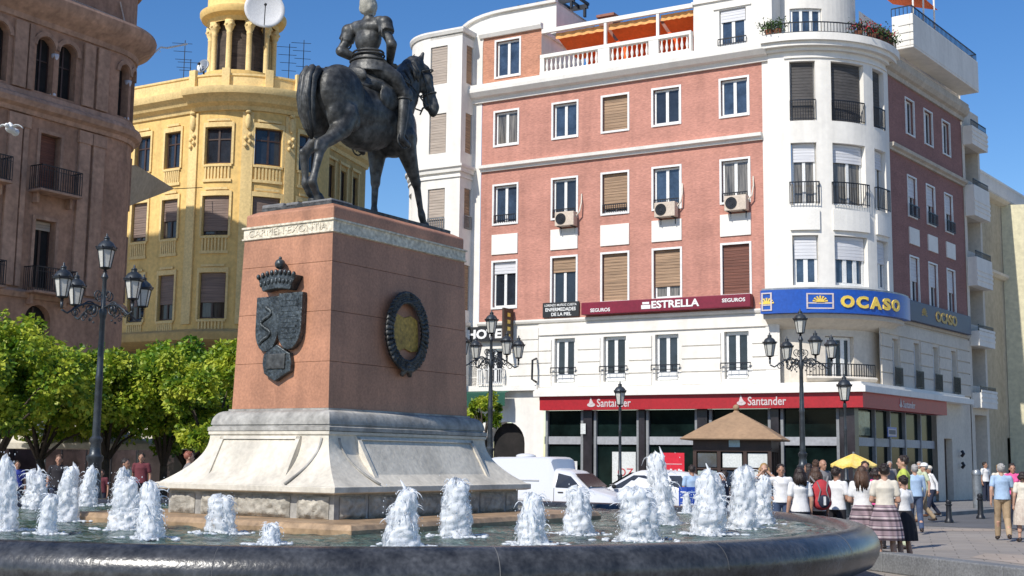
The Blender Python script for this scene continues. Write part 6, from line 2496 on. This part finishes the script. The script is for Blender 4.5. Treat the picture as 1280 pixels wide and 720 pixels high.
# ================================================================== TREES
def leafmat(name, c1, c2, c3):
    m = bpy.data.materials.new(name)
    m.use_nodes = True
    N, L = m.node_tree.nodes, m.node_tree.links
    out = [n for n in N if n.type == 'OUTPUT_MATERIAL'][0]
    b = N['Principled BSDF']
    b.inputs['Roughness'].default_value = .5
    g = N.new('ShaderNodeNewGeometry')
    n = N.new('ShaderNodeTexNoise')
    n.inputs['Scale'].default_value = 1.6
    n.inputs['Detail'].default_value = 3
    L.new(g.outputs['Position'], n.inputs[0])
    ad = N.new('ShaderNodeMath')
    ad.operation = 'MULTIPLY_ADD'
    L.new(g.outputs['Random Per Island'], ad.inputs[0])
    ad.inputs[1].default_value = .30
    L.new(n.outputs[0], ad.inputs[2])
    cr_ = N.new('ShaderNodeValToRGB')
    e = cr_.color_ramp.elements
    e[0].position, e[0].color = .45, (*c1, 1)
    e[1].position, e[1].color = .82, (*c3, 1)
    x = e.new(.62)
    x.color = (*c2, 1)
    L.new(ad.outputs[0], cr_.inputs[0])
    L.new(cr_.outputs[0], b.inputs['Base Color'])
    tr = N.new('ShaderNodeBsdfTranslucent')
    L.new(cr_.outputs[0], tr.inputs[0])
    mx = N.new('ShaderNodeMixShader')
    mx.inputs[0].default_value = .35
    L.new(b.outputs[0], mx.inputs[1])
    L.new(tr.outputs[0], mx.inputs[2])
    L.new(mx.outputs[0], out.inputs[0])
    return m
LEAF = leafmat('orange_tree_leaf', (.06, .15, .012), (.24, .35, .025), (.52, .56, .06))
LEAFG = leafmat('green_leaf', (.03, .10, .010), (.13, .27, .018), (.38, .48, .04))
def tree(label, loc, seed, h0, h1, rad, n, leaf, lm, group, trunk=.13, lean=0):
    rg = random.Random(seed)
    t = thing('orange_tree', label, 'tree', loc, 0, group)
    q = MB()
    fork = h0 * .72
    q.tube([(0, 0, 0), (.02, 0, .3), (lean * .5, .02, fork * .6), (lean, 0, fork)], [trunk * 1.4, trunk, trunk * .9, trunk * .85], 10)
    cl = []
    nb = 9
    for k in range(nb):
        a = 2 * PI * k / nb + rg.uniform(-.3, .3)
        rr = rad * rg.uniform(.35, .8)
        z = h0 + (h1 - h0) * rg.uniform(.1, .75)
        e = Vector((lean + rr * math.cos(a), rr * math.sin(a), z))
        m_ = Vector((lean + rr * .4 * math.cos(a), rr * .4 * math.sin(a), fork + (z - fork) * .55))
        q.tube([(lean, 0, fork - .1), m_, e], [trunk * .5, trunk * .3, .012], 6)
    q.build('trunk', bark, t, smooth=True)
    zc_, hh = (h0 + h1) / 2, (h1 - h0) / 2
    nc = int(46 * (rad / 2) ** 1.5) + 14
    for k in range(nc):
        v = Vector((rg.gauss(0, 1), rg.gauss(0, 1), rg.gauss(0, 1))).normalized()
        s_ = rg.uniform(.55, 1.0)
        v = Vector((v.x * rad * s_, v.y * rad * s_, v.z * hh * s_))
        v += Vector((lean, 0, zc_ + .12 * hh * noise.noise(v * 1.1)))
        cl.append((v, rg.uniform(.28, .52) * rad / 2.0))
    q = MB()
    for k in range(n):
        c, cr2 = cl[rg.randrange(nc)]
        d = Vector((rg.gauss(0, 1), rg.gauss(0, 1), rg.gauss(0, 1) * .8)).normalized()
        p = c + d * cr2 * (rg.random() ** .35)
        if p.z < h0 - .25 * rg.random():
            continue
        dr = (d * .6 + Vector((rg.uniform(-1, 1), rg.uniform(-1, 1), rg.uniform(-.9, .3)))).normalized()
        sd = dr.cross(Vector((rg.uniform(-1, 1), rg.uniform(-1, 1), rg.uniform(.2, 1)))).normalized()
        L_ = leaf * rg.uniform(.7, 1.35)
        w = L_ * rg.uniform(.30, .42)
        q.face([p, p + dr * L_ * .45 + sd * w, p + dr * L_, p + dr * L_ * .45 - sd * w])
    cro = q.build('crown', lm, t)
    return t
G = 'orange trees left of the monument'
tree('orange tree with yellow-green leaves at the left edge of the picture', put(-6, 34), 1, 2.0, 5.1, 2.2, 21000, .135, LEAF, G)
tree('orange tree with a dark forked trunk, second from the left edge', put(62, 37), 2, 2.1, 4.85, 2.0, 20000, .135, LEAF, G, lean=-.3)
tree('orange tree directly behind the left candelabra lamp', put(132, 38), 3, 2.1, 4.75, 1.95, 18000, .135, LEAF, G)
tree('greener orange tree right of the left candelabra lamp', put(205, 39), 4, 1.85, 5.4, 1.9, 19000, .135, LEAFG, G)
tree('orange tree with bright leaves touching the monument', put(262, 36.5), 5, 1.7, 5.0, 1.6, 17000, .135, LEAF, G)
tree('dark green tree half hidden behind the row, nearest the monument', put(232, 44), 8, 1.9, 5.3, 2.5, 15000, .16, LEAFG, G)
tree('small bushy tree beside the lamp in front of the hotel entrance', put(604, 47.5), 6, 2.5, 4.15, .66, 3400, .12, LEAF, 'small tree')
# fallen-back hedge mass behind café
# ================================================================== PEOPLE
skin1 = mat('light_skin', (.50, .29, .20), .55, .06, 6, 0)
skin2 = mat('tanned_skin', (.38, .20, .13), .55, .06, 6, 0)
hair_dk = mat('dark_brown_hair', (.028, .016, .012), .45, .3, 8, .5, bscale=60)
hair_br = mat('brown_hair', (.09, .045, .025), .5, .3, 8, .5, bscale=60)
hair_bl = mat('blond_hair', (.42, .26, .10), .5, .2, 8, .5, bscale=60)
hair_gr = mat('grey_hair', (.42, .40, .38), .6, .2, 8, .5, bscale=60)
def cloth(name, c, var=.06):
    return mat(name, c, .9, var, 4, .35, bscale=9, fine=.08)
def plaid():
    m = bpy.data.materials.new('striped_skirt_cloth')
    m.use_nodes = True
    N, L = m.node_tree.nodes, m.node_tree.links
    b = N['Principled BSDF']
    b.inputs['Roughness'].default_value = .9
    g = N.new('ShaderNodeNewGeometry')
    sp = N.new('ShaderNodeSeparateXYZ')
    L.new(g.outputs['Position'], sp.inputs[0])
    mu = N.new('ShaderNodeMath'); mu.operation = 'MULTIPLY'; mu.inputs[1].default_value = 7.0
    L.new(sp.outputs['Z'], mu.inputs[0])
    fr = N.new('ShaderNodeMath'); fr.operation = 'FRACT'
    L.new(mu.outputs[0], fr.inputs[0])
    cr_ = N.new('ShaderNodeValToRGB')
    cr_.color_ramp.interpolation = 'CONSTANT'
    e = cr_.color_ramp.elements
    e[0].position, e[0].color = 0, (.30, .22, .24, 1)
    e[1].position, e[1].color = .36, (.045, .03, .04, 1)
    for p, c in ((.52, (.16, .11, .13, 1)), (.62, (.48, .40, .40, 1)), (.82, (.09, .06, .09, 1)), (.9, (.35, .25, .27, 1))):
        x = e.new(p); x.color = c
    L.new(fr.outputs[0], cr_.inputs[0])
    ad = N.new('ShaderNodeMath'); ad.operation = 'ADD'
    L.new(sp.outputs['X'], ad.inputs[0]); L.new(sp.outputs['Y'], ad.inputs[1])
    m2 = N.new('ShaderNodeMath'); m2.operation = 'MULTIPLY'; m2.inputs[1].default_value = 17
    L.new(ad.outputs[0], m2.inputs[0])
    f2 = N.new('ShaderNodeMath'); f2.operation = 'PINGPONG'; f2.inputs[1].default_value = 1
    L.new(m2.outputs[0], f2.inputs[0])
    mr = N.new('ShaderNodeMapRange'); mr.inputs['To Min'].default_value = .6; mr.inputs['To Max'].default_value = 1.1
    L.new(f2.outputs[0], mr.inputs[0])
    sc = N.new('ShaderNodeVectorMath'); sc.operation = 'SCALE'
    L.new(cr_.outputs[0], sc.inputs[0]); L.new(mr.outputs[0], sc.inputs['Scale'])
    L.new(sc.outputs[0], b.inputs['Base Color'])
    return m
PLAID = plaid()
white_c = cloth('white_cotton', (.74, .73, .72))
cream_c = cloth('cream_knit', (.66, .60, .50))
blue_c = cloth('light_blue_cotton', (.34, .46, .62))
lime_c = cloth('lime_cotton', (.48, .56, .10))
navy_c = cloth('navy_cotton', (.02, .025, .05))
black_c = cloth('black_cotton', (.018, .016, .02))
khaki_c = cloth('khaki_cotton', (.40, .29, .18))
jean_c = cloth('denim', (.05, .075, .14))
pink_c = cloth('pink_cotton', (.72, .10, .28))
red_c = cloth('red_cotton', (.45, .04, .05))
grey_c = cloth('grey_cotton', (.20, .19, .19))
green_c = cloth('pale_green_cotton', (.50, .55, .38))
shoe_dk = mat('dark_shoe', (.03, .02, .018), .5, .1, 4)
shoe_br = mat('brown_shoe', (.14, .06, .03), .5, .1, 4)

def person(label, loc, face, h=1.7, top=white_c, bottom=jean_c, hair=hair_dk, skin=skin1, pose='stand', skirt=None, hairlen=0, female=False, sleeves='short', detail=.013, bag=None, cap=None, dress=None, shorts=False, seed=0, hat=None, arms=None, group=None, lean=0.0):
    """face: heading angle in degrees (0 = +x, -90 = towards the camera)"""
    rg = random.Random(seed + int(loc.x * 100))
    t = thing('person', label, 'person', loc, R(face), group)
    k = h / 1.70
    sw = (.155 if female else .178)
    hw = .095
    def V(x, y, z):
        return Vector((x + lean * max(0, z - .9), y, z)) * k
    # joints
    legs = {}
    if pose == 'walk':
        legs = {1: ((.0, hw, .92), (.14, hw, .50), (.26, hw, .09)), -1: ((.0, -hw, .92), (.02, -hw, .48), (-.26, -hw, .13))}
        armd = {1: ((0, sw, 1.40), (-.10, sw + .06, 1.13), (-.08, sw + .07, .88)), -1: ((0, -sw, 1.40), (.06, -sw - .06, 1.13), (.20, -sw - .05, .92))}
    else:
        sft = rg.uniform(-.03, .03)
        legs = {1: ((.0, hw, .92), (.02 + sft, hw + .01, .50), (.0, hw + .02, .08)), -1: ((.0, -hw, .92), (.02 - sft, -hw - .01, .50), (.0, -hw - .03, .08))}
        armd = {1: ((0, sw, 1.40), (-.03, sw + .06, 1.13), (.04, sw + .07, .88)), -1: ((0, -sw, 1.40), (-.03, -sw - .06, 1.13), (.04, -sw - .07, .88))}
    ar = arms or {}
    if ar == 'front':
        armd = {1: ((0, sw, 1.40), (.0, sw + .06, 1.13), (.26, sw - .10, 1.10)), -1: ((0, -sw, 1.40), (.0, -sw - .06, 1.13), (.26, -sw + .10, 1.12))}
    elif ar == 'up':
        armd = {1: ((0, sw, 1.40), (.16, sw + .10, 1.36), (.14, .06, 1.55)), -1: ((0, -sw, 1.40), (.16, -sw - .08, 1.34), (.16, -.05, 1.53))}
    elif ar == 'hip':
        armd[-1] = ((0, -sw, 1.40), (-.10, -sw - .16, 1.16), (.04, -sw + .03, .98))
    elif ar == 'oneup':
        armd[1] = ((0, sw, 1.40), (.12, sw + .12, 1.25), (.22, sw - .02, 1.45))
    B = MB()
    def cap_(a, b, ra, rb, n=10):
        B.caps(V(*a), V(*b), ra * k, rb * k, n)
    # head, neck, face
    hc = (.02, 0, 1.585)
    B.ell(V(.01, 0, 1.60), Vector((.095, .078, .105)) * k, None, 16, 12)
    B.ell(V(.035, 0, 1.545), Vector((.070, .058, .075)) * k, None, 14, 10)
    B.ell(V(.108, 0, 1.565), Vector((.02, .012, .022)) * k, None, 8, 6)
    B.ell(V(.085, 0, 1.61), Vector((.02, .055, .012)) * k, None, 8, 6)
    B.ell(V(.085, 0, 1.515), Vector((.018, .026, .010)) * k, None, 8, 6)
    B.ell(V(.075, 0, 1.485), Vector((.022, .026, .018)) * k, None, 8, 6)
    for s_ in (1, -1):
        B.ell(V(.0, .08 * s_, 1.57), Vector((.022, .012, .032)) * k, None, 8, 6)
    cap_((-.005, 0, 1.40), (.005, 0, 1.52), .058, .052)
    # torso
    B.ell(V(0, 0, 1.30), Vector((.105, .155, .15)) * k, None, 14, 10)
    B.ell(V(0, 0, 1.08), Vector((.09, .125, .16)) * k, None, 14, 10)
    B.ell(V(0, 0, .95), Vector((.11, .15, .12)) * k, None, 14, 10)
    for s_ in (1, -1):
        s0, e0, w0 = armd[s_]
        cap_(s0, e0, .052, .040)
        cap_(e0, w0, .040, .026)
        e_, w_ = V(*e0), V(*w0)
        d = (w_ - e_).normalized()
        sd = d.cross(Vector((0, 1, 0)))
        sd = sd.normalized() if sd.length > .1 else Vector((0, 0, 1))
        nn_ = d.cross(sd).normalized()
        pc = w_ + d * .045 * k
        B.ell(pc, Vector((.034, .022, .045)) * k, None, 10, 8)
        B.tube([w_, pc + d * .03 * k], [.024 * k, .028 * k], 8)
        for f in range(4):
            fl = (.062, .072, .067, .052)[f] * k
            b0 = pc + d * .035 * k + sd * (-.026 + .0173 * f) * k
            m0 = b0 + (d * .8 + nn_ * .35 * s_).normalized() * fl * .55
            B.tube([b0, m0, m0 + (d * .5 + nn_ * .8 * s_).normalized() * fl * .45], [.0105 * k, .0095 * k, .0075 * k], 6)
        th = w_ + d * .02 * k + sd * -.028 * k
        B.tube([th, th + (d * .6 - sd * .7).normalized() * .035 * k, th + (d * .9 - sd * .4).normalized() * .06 * k], [.013 * k, .011 * k, .008 * k], 6)
        hp_, kn, an = legs[s_]
        cap_(hp_, kn, .080, .054)
        cap_((kn[0] - .015, kn[1], kn[2] - .08), (an[0] * .6 + kn[0] * .4 - .02, an[1], an[2] * .55 + kn[2] * .45), .05, .052)
        cap_(kn, an, .050, .036)
        cap_((an[0] - .02, an[1], an[2] - .03), (an[0] + .12, an[1] + .02 * s_, an[2] - .045), .038, .028)
    solidify(B, detail * .75, 2, 'body', skin, t, sm=.4)
    # eyes (dark) on the face
    for s_ in (1, -1):
        q = MB()
        q.ell(V(.094, .030 * s_, 1.59), Vector((.010, .014, .008)) * k, None, 8, 6)
        q.build('eye', rubber, t, smooth=True)
    # top garment
    T = MB()
    if top is not None:
        def tc_(a, b, ra, rb):
            T.caps(V(*a), V(*b), ra * k, rb * k, 12)
        ww = (.165, .152, .142, .150, .170, .186) if female else (.172, .168, .164, .166, .176, .188)
        T.loft([(V(0, 0, z_), w_ * fx * k, w_ * k) for z_, w_, fx in zip((1.435, 1.40, 1.33, 1.25, 1.17, 1.09, 1.01, .92), (.075, .14) + ww, (.95, .66, .74, .68, .70, .72, .74, .78))])
        if female:
            for s_ in (1, -1):
                T.ell(V(.08, .07 * s_, 1.27), Vector((.06, .065, .06)) * k, None, 10, 8)
        tc_((0, -sw * .85, 1.395), (0, sw * .85, 1.395), .060, .060)
        tc_((0, -.05, 1.42), (0, .05, 1.42), .058, .058)
        for s_ in (1, -1):
            s0, e0, w0 = [Vector(p) for p in armd[s_]]
            if sleeves == 'short':
                m0 = s0.lerp(e0, .62)
                tc_(s0, m0, .062, .060)
            elif sleeves == 'long':
                tc_(s0, e0, .060, .050)
                tc_(e0, e0.lerp(w0, .92), .050, .038)
            else:
                tc_(s0, s0.lerp(e0, .1), .066, .06)
        solidify(T, detail, 5, 'shirt', top, t, sm=.5)
    if skirt is not None or dress is not None:
        mm, zt, zb, wt, wb = skirt or dress
        q = MB()
        n = 72
        rows_ = []
        for i in range(9):
            f = i / 8
            z = zt + (zb - zt) * f
            row = []
            for j in range(n):
                a = 2 * PI * j / n
                pl_ = 1 + .045 * f * math.cos(a * 14) + .03 * f * math.cos(a * 5 + 1)
                r = wt + (wb - wt) * f ** .8 + .02 * math.sin(f * PI)
                row.append(V(r * .82 * math.cos(a) * pl_, r * math.sin(a) * pl_, z))
            rows_.append(row)
        q.grid(rows_, cv=True)
        q.build('skirt' if skirt else 'dress', mm, t, smooth=True)
    elif bottom is not None:
        T = MB()
        T.ell(V(0, 0, .95), Vector((.128, .168, .12)) * k, None, 16, 12)
        for s_ in (1, -1):
            hp_, kn, an = [Vector(p) for p in legs[s_]]
            T.caps(V(*hp_), V(*kn), .094 * k, .076 * k, 12)
            if not shorts:
                T.caps(V(*kn), V(*(kn.lerp(an, .93))), .078 * k, .064 * k, 12)
        solidify(T, detail, 4, 'trousers' if not shorts else 'shorts', bottom, t, sm=.4)
    for s_ in (1, -1):
        an = legs[s_][2]
        q = MB()
        q.ell(V(an[0] + .055, an[1] + .01 * s_, an[2] - .035), Vector((.135, .048, .042)) * k, None, 14, 8)
        q.ell(V(an[0] - .02, an[1], an[2] - .01), Vector((.055, .046, .05)) * k, None, 10, 8)
        q.build('shoe', shoe_dk if rg.random() < .6 else shoe_br, t, smooth=True)
    if hair is not None:
        q = MB()
        rot = None
        q.ell(V(-.012, 0, 1.622), Vector((.100, .088, .098)) * k, None, 20, 14)
        if hairlen:
            for j in range(40):
                a = PI + rg.uniform(-1.75, 1.75)
                rr = .078
                L_ = hairlen * rg.uniform(.75, 1.1)
                p0 = V(-.01 + rr * math.cos(a), rr * math.sin(a), 1.62)
                q.tube([p0, p0 + Vector((math.cos(a) * .025, math.sin(a) * .025, -L_ * .5)) * k, p0 + Vector((math.cos(a) * .02 - .02, math.sin(a) * .03, -L_)) * k], [.028 * k, .03 * k, .012 * k], 6)
        else:
            for j in range(30):
                a = rg.uniform(0, 2 * PI)
                z = rg.uniform(.2, 1)
                c = math.sqrt(1 - z * z)
                q.ell(V(-.015 + .098 * c * math.cos(a) * .95, .086 * c * math.sin(a), 1.625 + .092 * z), .018 * k, None, 6, 4)
        q.build('hair', hair, t, smooth=True)
    if cap is not None:
        q = MB()
        q.lathe([(.115 * k, 0), (.112 * k, .03), (.09 * k, .075 * k), (.04 * k, .10 * k), (.001, .105 * k)], V(-.005, 0, 1.635), 20)
        q.ell(V(.10, 0, 1.638), Vector((.09, .08, .012)) * k, None, 14, 6)
        q.build('cap', cap, t, smooth=True)
    return t
# the group near the fountain (right)
BG = at  # survey helper
person('woman from behind in a cream top and striped pleated skirt', put(1105, 20.2), 82, 1.63, cream_c, None, hair_dk, skin1, 'stand', skirt=(PLAID, 1.06, .50, .16, .285), female=True, arms='front', detail=.010, hairlen=.0, seed=3)
person('girl with long brown hair and striped skirt, left of the cream top woman', put(1077, 20.6), 70, 1.60, white_c, None, hair_br, skin1, 'stand', skirt=(PLAID, 1.06, .62, .15, .245), female=True, arms='front', detail=.010, hairlen=.30, seed=4)
person('person in a white blouse and dark skirt behind the woman in the cream top', put(1128, 21.0), 120, 1.45, white_c, None, hair_dk, skin1, 'stand', skirt=(black_c, 1.06, .50, .16, .27), female=True, arms='front', seed=5)
person('girl in a white shirt with dark shoulder-length hair, back to the fountain', put(999, 21.4), 100, 1.56, white_c, navy_c, hair_dk, skin1, 'stand', female=True, hairlen=.22, detail=.010, seed=6)
girlb = person('girl with brown hair carrying a red backpack', put(1019, 21.8), 95, 1.57, white_c, black_c, hair_br, skin1, 'stand', female=True, hairlen=.2, detail=.010, seed=7)
person('boy in a white shirt looking down, right of the red backpack', put(1045, 22.5), 40, 1.57, white_c, black_c, hair_dk, skin2, 'stand', arms='front', detail=.010, seed=8)
person('dark-haired boy in a white shirt facing the camera', put(976, 25.5), -95, 1.60, white_c, jean_c, hair_dk, skin2, 'stand', arms='hip', seed=9)
person('blond woman in white shading her eyes, behind the water jets', put(955, 26), -100, 1.62, white_c, khaki_c, hair_bl, skin1, 'stand', female=True, arms='up', hairlen=.15, seed=10)
person('balding man in a dark shirt behind the girl with the backpack', put(1028, 30), -60, 1.72, grey_c, navy_c, None, skin2, 'stand', seed=11)
person('person with dark hair behind the balding man', put(1020, 31), 60, 1.70, black_c, navy_c, hair_br, skin2, 'stand', seed=12)
person('man with dark hair and dark shirt standing under the yellow parasol', put(1081, 28), -100, 1.68, black_c, navy_c, hair_dk, skin2, 'stand', seed=13)
person('woman in a pink top between the parasol and the striped skirts', put(1094, 25.5), 60, 1.56, pink_c, black_c, hair_dk, skin2, 'stand', female=True, hairlen=.1, seed=14)
person('tall man in a lime green t-shirt seen in profile', put(1129, 25.5), 165, 1.80, lime_c, green_c, hair_dk, skin1, 'stand', detail=.010, seed=15)
person('person in a pale blue shirt and jeans right behind the lime green t-shirt', put(1143, 31), 80, 1.62, blue_c, jean_c, hair_gr, skin1, 'walk', sleeves='long', seed=16)
person('old man in a pale green shirt and white cap near the bank corner', put(1155, 37), 170, 1.66, green_c, khaki_c, hair_gr, skin1, 'walk', cap=white_c, sleeves='short', seed=17)
person('old man in a white shirt, dark trousers and cap striding to the left', put(1164, 41), 185, 1.58, white_c, navy_c, hair_gr, skin2, 'walk', cap=cream_c, sleeves='long', lean=.12, seed=18)
person('man in a light blue shirt and khaki trousers walking on the paving', put(1251, 28.6), 75, 1.66, blue_c, khaki_c, hair_gr, skin1, 'walk', detail=.010, seed=19)
person('woman in a pale patterned dress at the right edge of the picture', put(1277, 28.2), 85, 1.50, cream_c, None, hair_dk, skin1, 'stand', dress=(mat('patterned_dress', (.62, .55, .45), .9, .25, 12, 0, col2=(.45, .36, .30)), 1.05, .42, .15, .24), female=True, hairlen=.1, detail=.010, seed=20)
person('woman in a bright pink top holding something, behind the man in light blue', put(1265, 33), -100, 1.68, pink_c, navy_c, hair_dk, skin2, 'stand', female=True, arms='front', seed=21)
person('small figure with fair hair behind the man in light blue', put(1249, 38), -90, 1.66, cream_c, khaki_c, hair_bl, skin1, 'stand', seed=22)
person('distant person in dark clothes with a white shirt beside the beige wall', put(1231, 55), -60, 1.75, white_c, navy_c, hair_dk, skin2, 'stand', seed=23)
person('distant person in a pale shirt in front of the bank windows', put(1149, 48), -120, 1.72, green_c, navy_c, hair_gr, skin1, 'stand', seed=24)
person('distant person near the bank corner, left of the lime green t-shirt', put(1112, 46), -90, 1.72, grey_c, navy_c, hair_gr, skin2, 'stand', seed=25)
person('man in a blue shirt bending beside the water jets left of the kiosk', put(866, 29), 100, 1.55, blue_c, jean_c, hair_dk, skin2, 'stand', lean=.10, arms='front', seed=26)
person('person in dark blue half hidden between two water jets below the kiosk', put(905, 28), 160, 1.45, navy_c, jean_c, hair_dk, skin2, 'stand', seed=27)
person('dark-haired woman right of the kiosk, in front of the candelabra lamp', put(1010, 34), 150, 1.62, black_c, navy_c, hair_dk, skin2, 'stand', female=True, hairlen=.2, seed=28)
# people in the shade at the left
person('person in a striped dark top behind the jets, left of the monument', put(157, 29), -20, 1.55, green_c, navy_c, hair_dk, skin2, 'stand', seed=30)
person('person with brown hair behind the tall jets at the left', put(74, 30), -80, 1.62, black_c, navy_c, hair_br, skin2, 'stand', seed=31)
person('reddish-haired person whose head shows above the left end of the plinth', put(236, 28.5), 20, 1.72, MATS['dark_red_cotton'] if 'dark_red_cotton' in MATS else grey_c, navy_c, mat('reddish_hair', (.30, .10, .06), .6, .2, 8), skin1, 'stand', seed=32)
person('person in a dark red top under the trees left of the monument', put(177, 34), -90, 1.68, mat('dark_red_cotton', (.14, .03, .04), .9, .1, 3), navy_c, hair_dk, skin2, 'stand', seed=33)
person('seated-height child in dark clothes at the café tables', put(128, 33), -90, 1.25, MATS['dark_red_cotton'], navy_c, hair_dk, skin2, 'stand', seed=34)
person('person in blue under the trees at the left edge', put(22, 33), -60, 1.45, mat('royal_blue_cotton', (.03, .05, .3), .9, .1, 3), navy_c, hair_dk, skin2, 'stand', seed=35)
# backpack
p = put(1027, 21.55)
bp_ = thing('backpack', 'red and grey school backpack on the back of the brown-haired girl', 'backpack', p + Vector((-.02, -.02, 0)), R(5))
Bm = MB()
Bm.ell((0, 0, 1.14), (.17, .11, .24), None, 18, 14)
Bm.ell((0, -.03, 1.00), (.165, .12, .13), None, 16, 12)
solidify(Bm, .012, 3, 'bag', red_c, bp_)
Bm = MB()
Bm.ell((0, -.12, 1.02), (.10, .05, .11), None, 14, 10)
solidify(Bm, .010, 2, 'pocket', navy_c, bp_)
q = MB()
for s_ in (-1, 1):
    q.tube([(.09 * s_, -.06, 1.34), (.05 * s_, -.115, 1.20), (.10 * s_, -.13, 1.02)], .011, 6)
    q.tube([(.10 * s_, .02, 1.33), (.15 * s_, .10, 1.42), (.16 * s_, .16, 1.30)], .018, 6)
q.build('strap', grey_c, bp_)
q = MB()
q.box(ident, -.02, .02, -.172, -.165, .96, 1.1)
q.build('pale_patch', white_c, bp_)
# blue crate of the bending man
cr8 = thing('crate', 'bright blue plastic crate held beside the man in the blue shirt', 'crate', put(868, 28.3), .3)
q = MB()
q.box(ident, -.28, .28, -.2, .2, .72, .75)
for (x0, x1, y0, y1) in ((-.28, .28, -.2, -.18), (-.28, .28, .18, .2), (-.28, -.26, -.18, .18), (.26, .28, -.18, .18)):
    for j in range(3):
        q.box(ident, x0, x1, y0, y1, .76 + .12 * j, .85 + .12 * j)
for x in (-.27, .27):
    for y in (-.19, .19):
        q.box(ident, x - .014, x + .014, y - .014, y + .014, 0, 1.1)
q.build('crate_body', mat('blue_crate', (.02, .08, .45), .5, .1, 3), cr8)

# ---------------------------------------------------------------- bird
bd = thing('bird', 'white bird gliding past the brown building at the left edge', 'bird', at(13, 18, 0, 160), 0)
r_ = ray(13, 162)
bd.location = Vector((r_.x * 18 / r_.y, 18, CH + r_.z * 18 / r_.y))
Bm = MB()
Bm.ell((0, 0, 0), (.06, .12, .05), None, 12, 8)
Bm.ell((0, -.13, .03), (.035, .04, .033), None, 10, 8)
Bm.tube([(0, -.16, .03), (0, -.19, .02)], [.012, .003], 6)
Bm.tube([(0, .08, 0), (0, .2, .01)], [.04, .06], 8)
for s_ in (1, -1):
    rows_ = []
    for i in range(6):
        f = i / 5
        x = s_ * (.03 + .15 * f)
        z = .03 + .045 * math.sin(f * PI * .9) - .02 * f
        rows_.append([Vector((x, -.08 + .06 * f, z)), Vector((x, -.06 + .06 * f, z + .012)), Vector((x, .06 + .05 * f * (1 - f) - .02 * f, z)), Vector((x, -.06 + .06 * f, z - .012))])
    Bm.grid(rows_, cv=True)
    Bm.face(rows_[0]); Bm.face(rows_[-1])
Bm.tube([(0, 0, .03), (-.01, .0, .08), (-.02, 0, .11)], [.05, .035, .01], 8)
solidify(Bm, .007, 2, 'body', mat('white_feathers', (.78, .78, .75), .8, .05, 8), bd)

# ================================================================== LIGHT, SKY, CAMERA
w = bpy.data.worlds.new('World')
S.world = w
w.use_nodes = True
N, L = w.node_tree.nodes, w.node_tree.links
bg = N['Background']
sky = N.new('ShaderNodeTexSky')
sky.sky_type = 'NISHITA'
sky.sun_disc = False
SUN_AZ = math.atan2(-.70, -.71)      # direction towards the sun on the ground plane (x, y) = (cos, sin)
sx, sy = -.63, -.777
EL = R(43)
sky.sun_elevation = EL
sky.sun_rotation = math.atan2(sx, sy)
sky.altitude = 120
sky.air_density = 1.0
sky.dust_density = .3
sky.ozone_density = 2.2
hs = N.new('ShaderNodeHueSaturation')
hs.inputs['Saturation'].default_value = 1.32
hs.inputs['Hue'].default_value = .508
L.new(sky.outputs[0], hs.inputs['Color'])
L.new(hs.outputs[0], bg.inputs[0])
bg.inputs[1].default_value = .14
ld = bpy.data.lights.new('sun', 'SUN')
ld.energy = 5.0
ld.angle = R(.53)
ld.color = (1, .955, .88)
lo = bpy.data.objects.new('sun', ld)
COL.objects.link(lo)
dv = Vector((sx, sy, 0)).normalized() * math.cos(EL) + Vector((0, 0, math.sin(EL)))
lo.rotation_euler = dv.to_track_quat('Z', 'Y').to_euler()
cd = bpy.data.cameras.new('camera')
co = bpy.data.objects.new('camera', cd)
COL.objects.link(co)
cd.sensor_width = 36
cd.lens = 36 * F / 1280
cd.clip_end = 4000
cd.clip_start = .1
M = Matrix((( _rt.x, _up.x, -_fw.x, 0), (_rt.y, _up.y, -_fw.y, 0), (_rt.z, _up.z, -_fw.z, CH), (0, 0, 0, 1)))
co.matrix_world = M
S.camera = co
S.view_settings.view_transform = 'Standard'
S.view_settings.look = 'None'
S.view_settings.exposure = 0
S.render.resolution_x, S.render.resolution_y = 1024, 576
for o in S.objects:
    if o.get('_w') is not None:
        del o['_w']
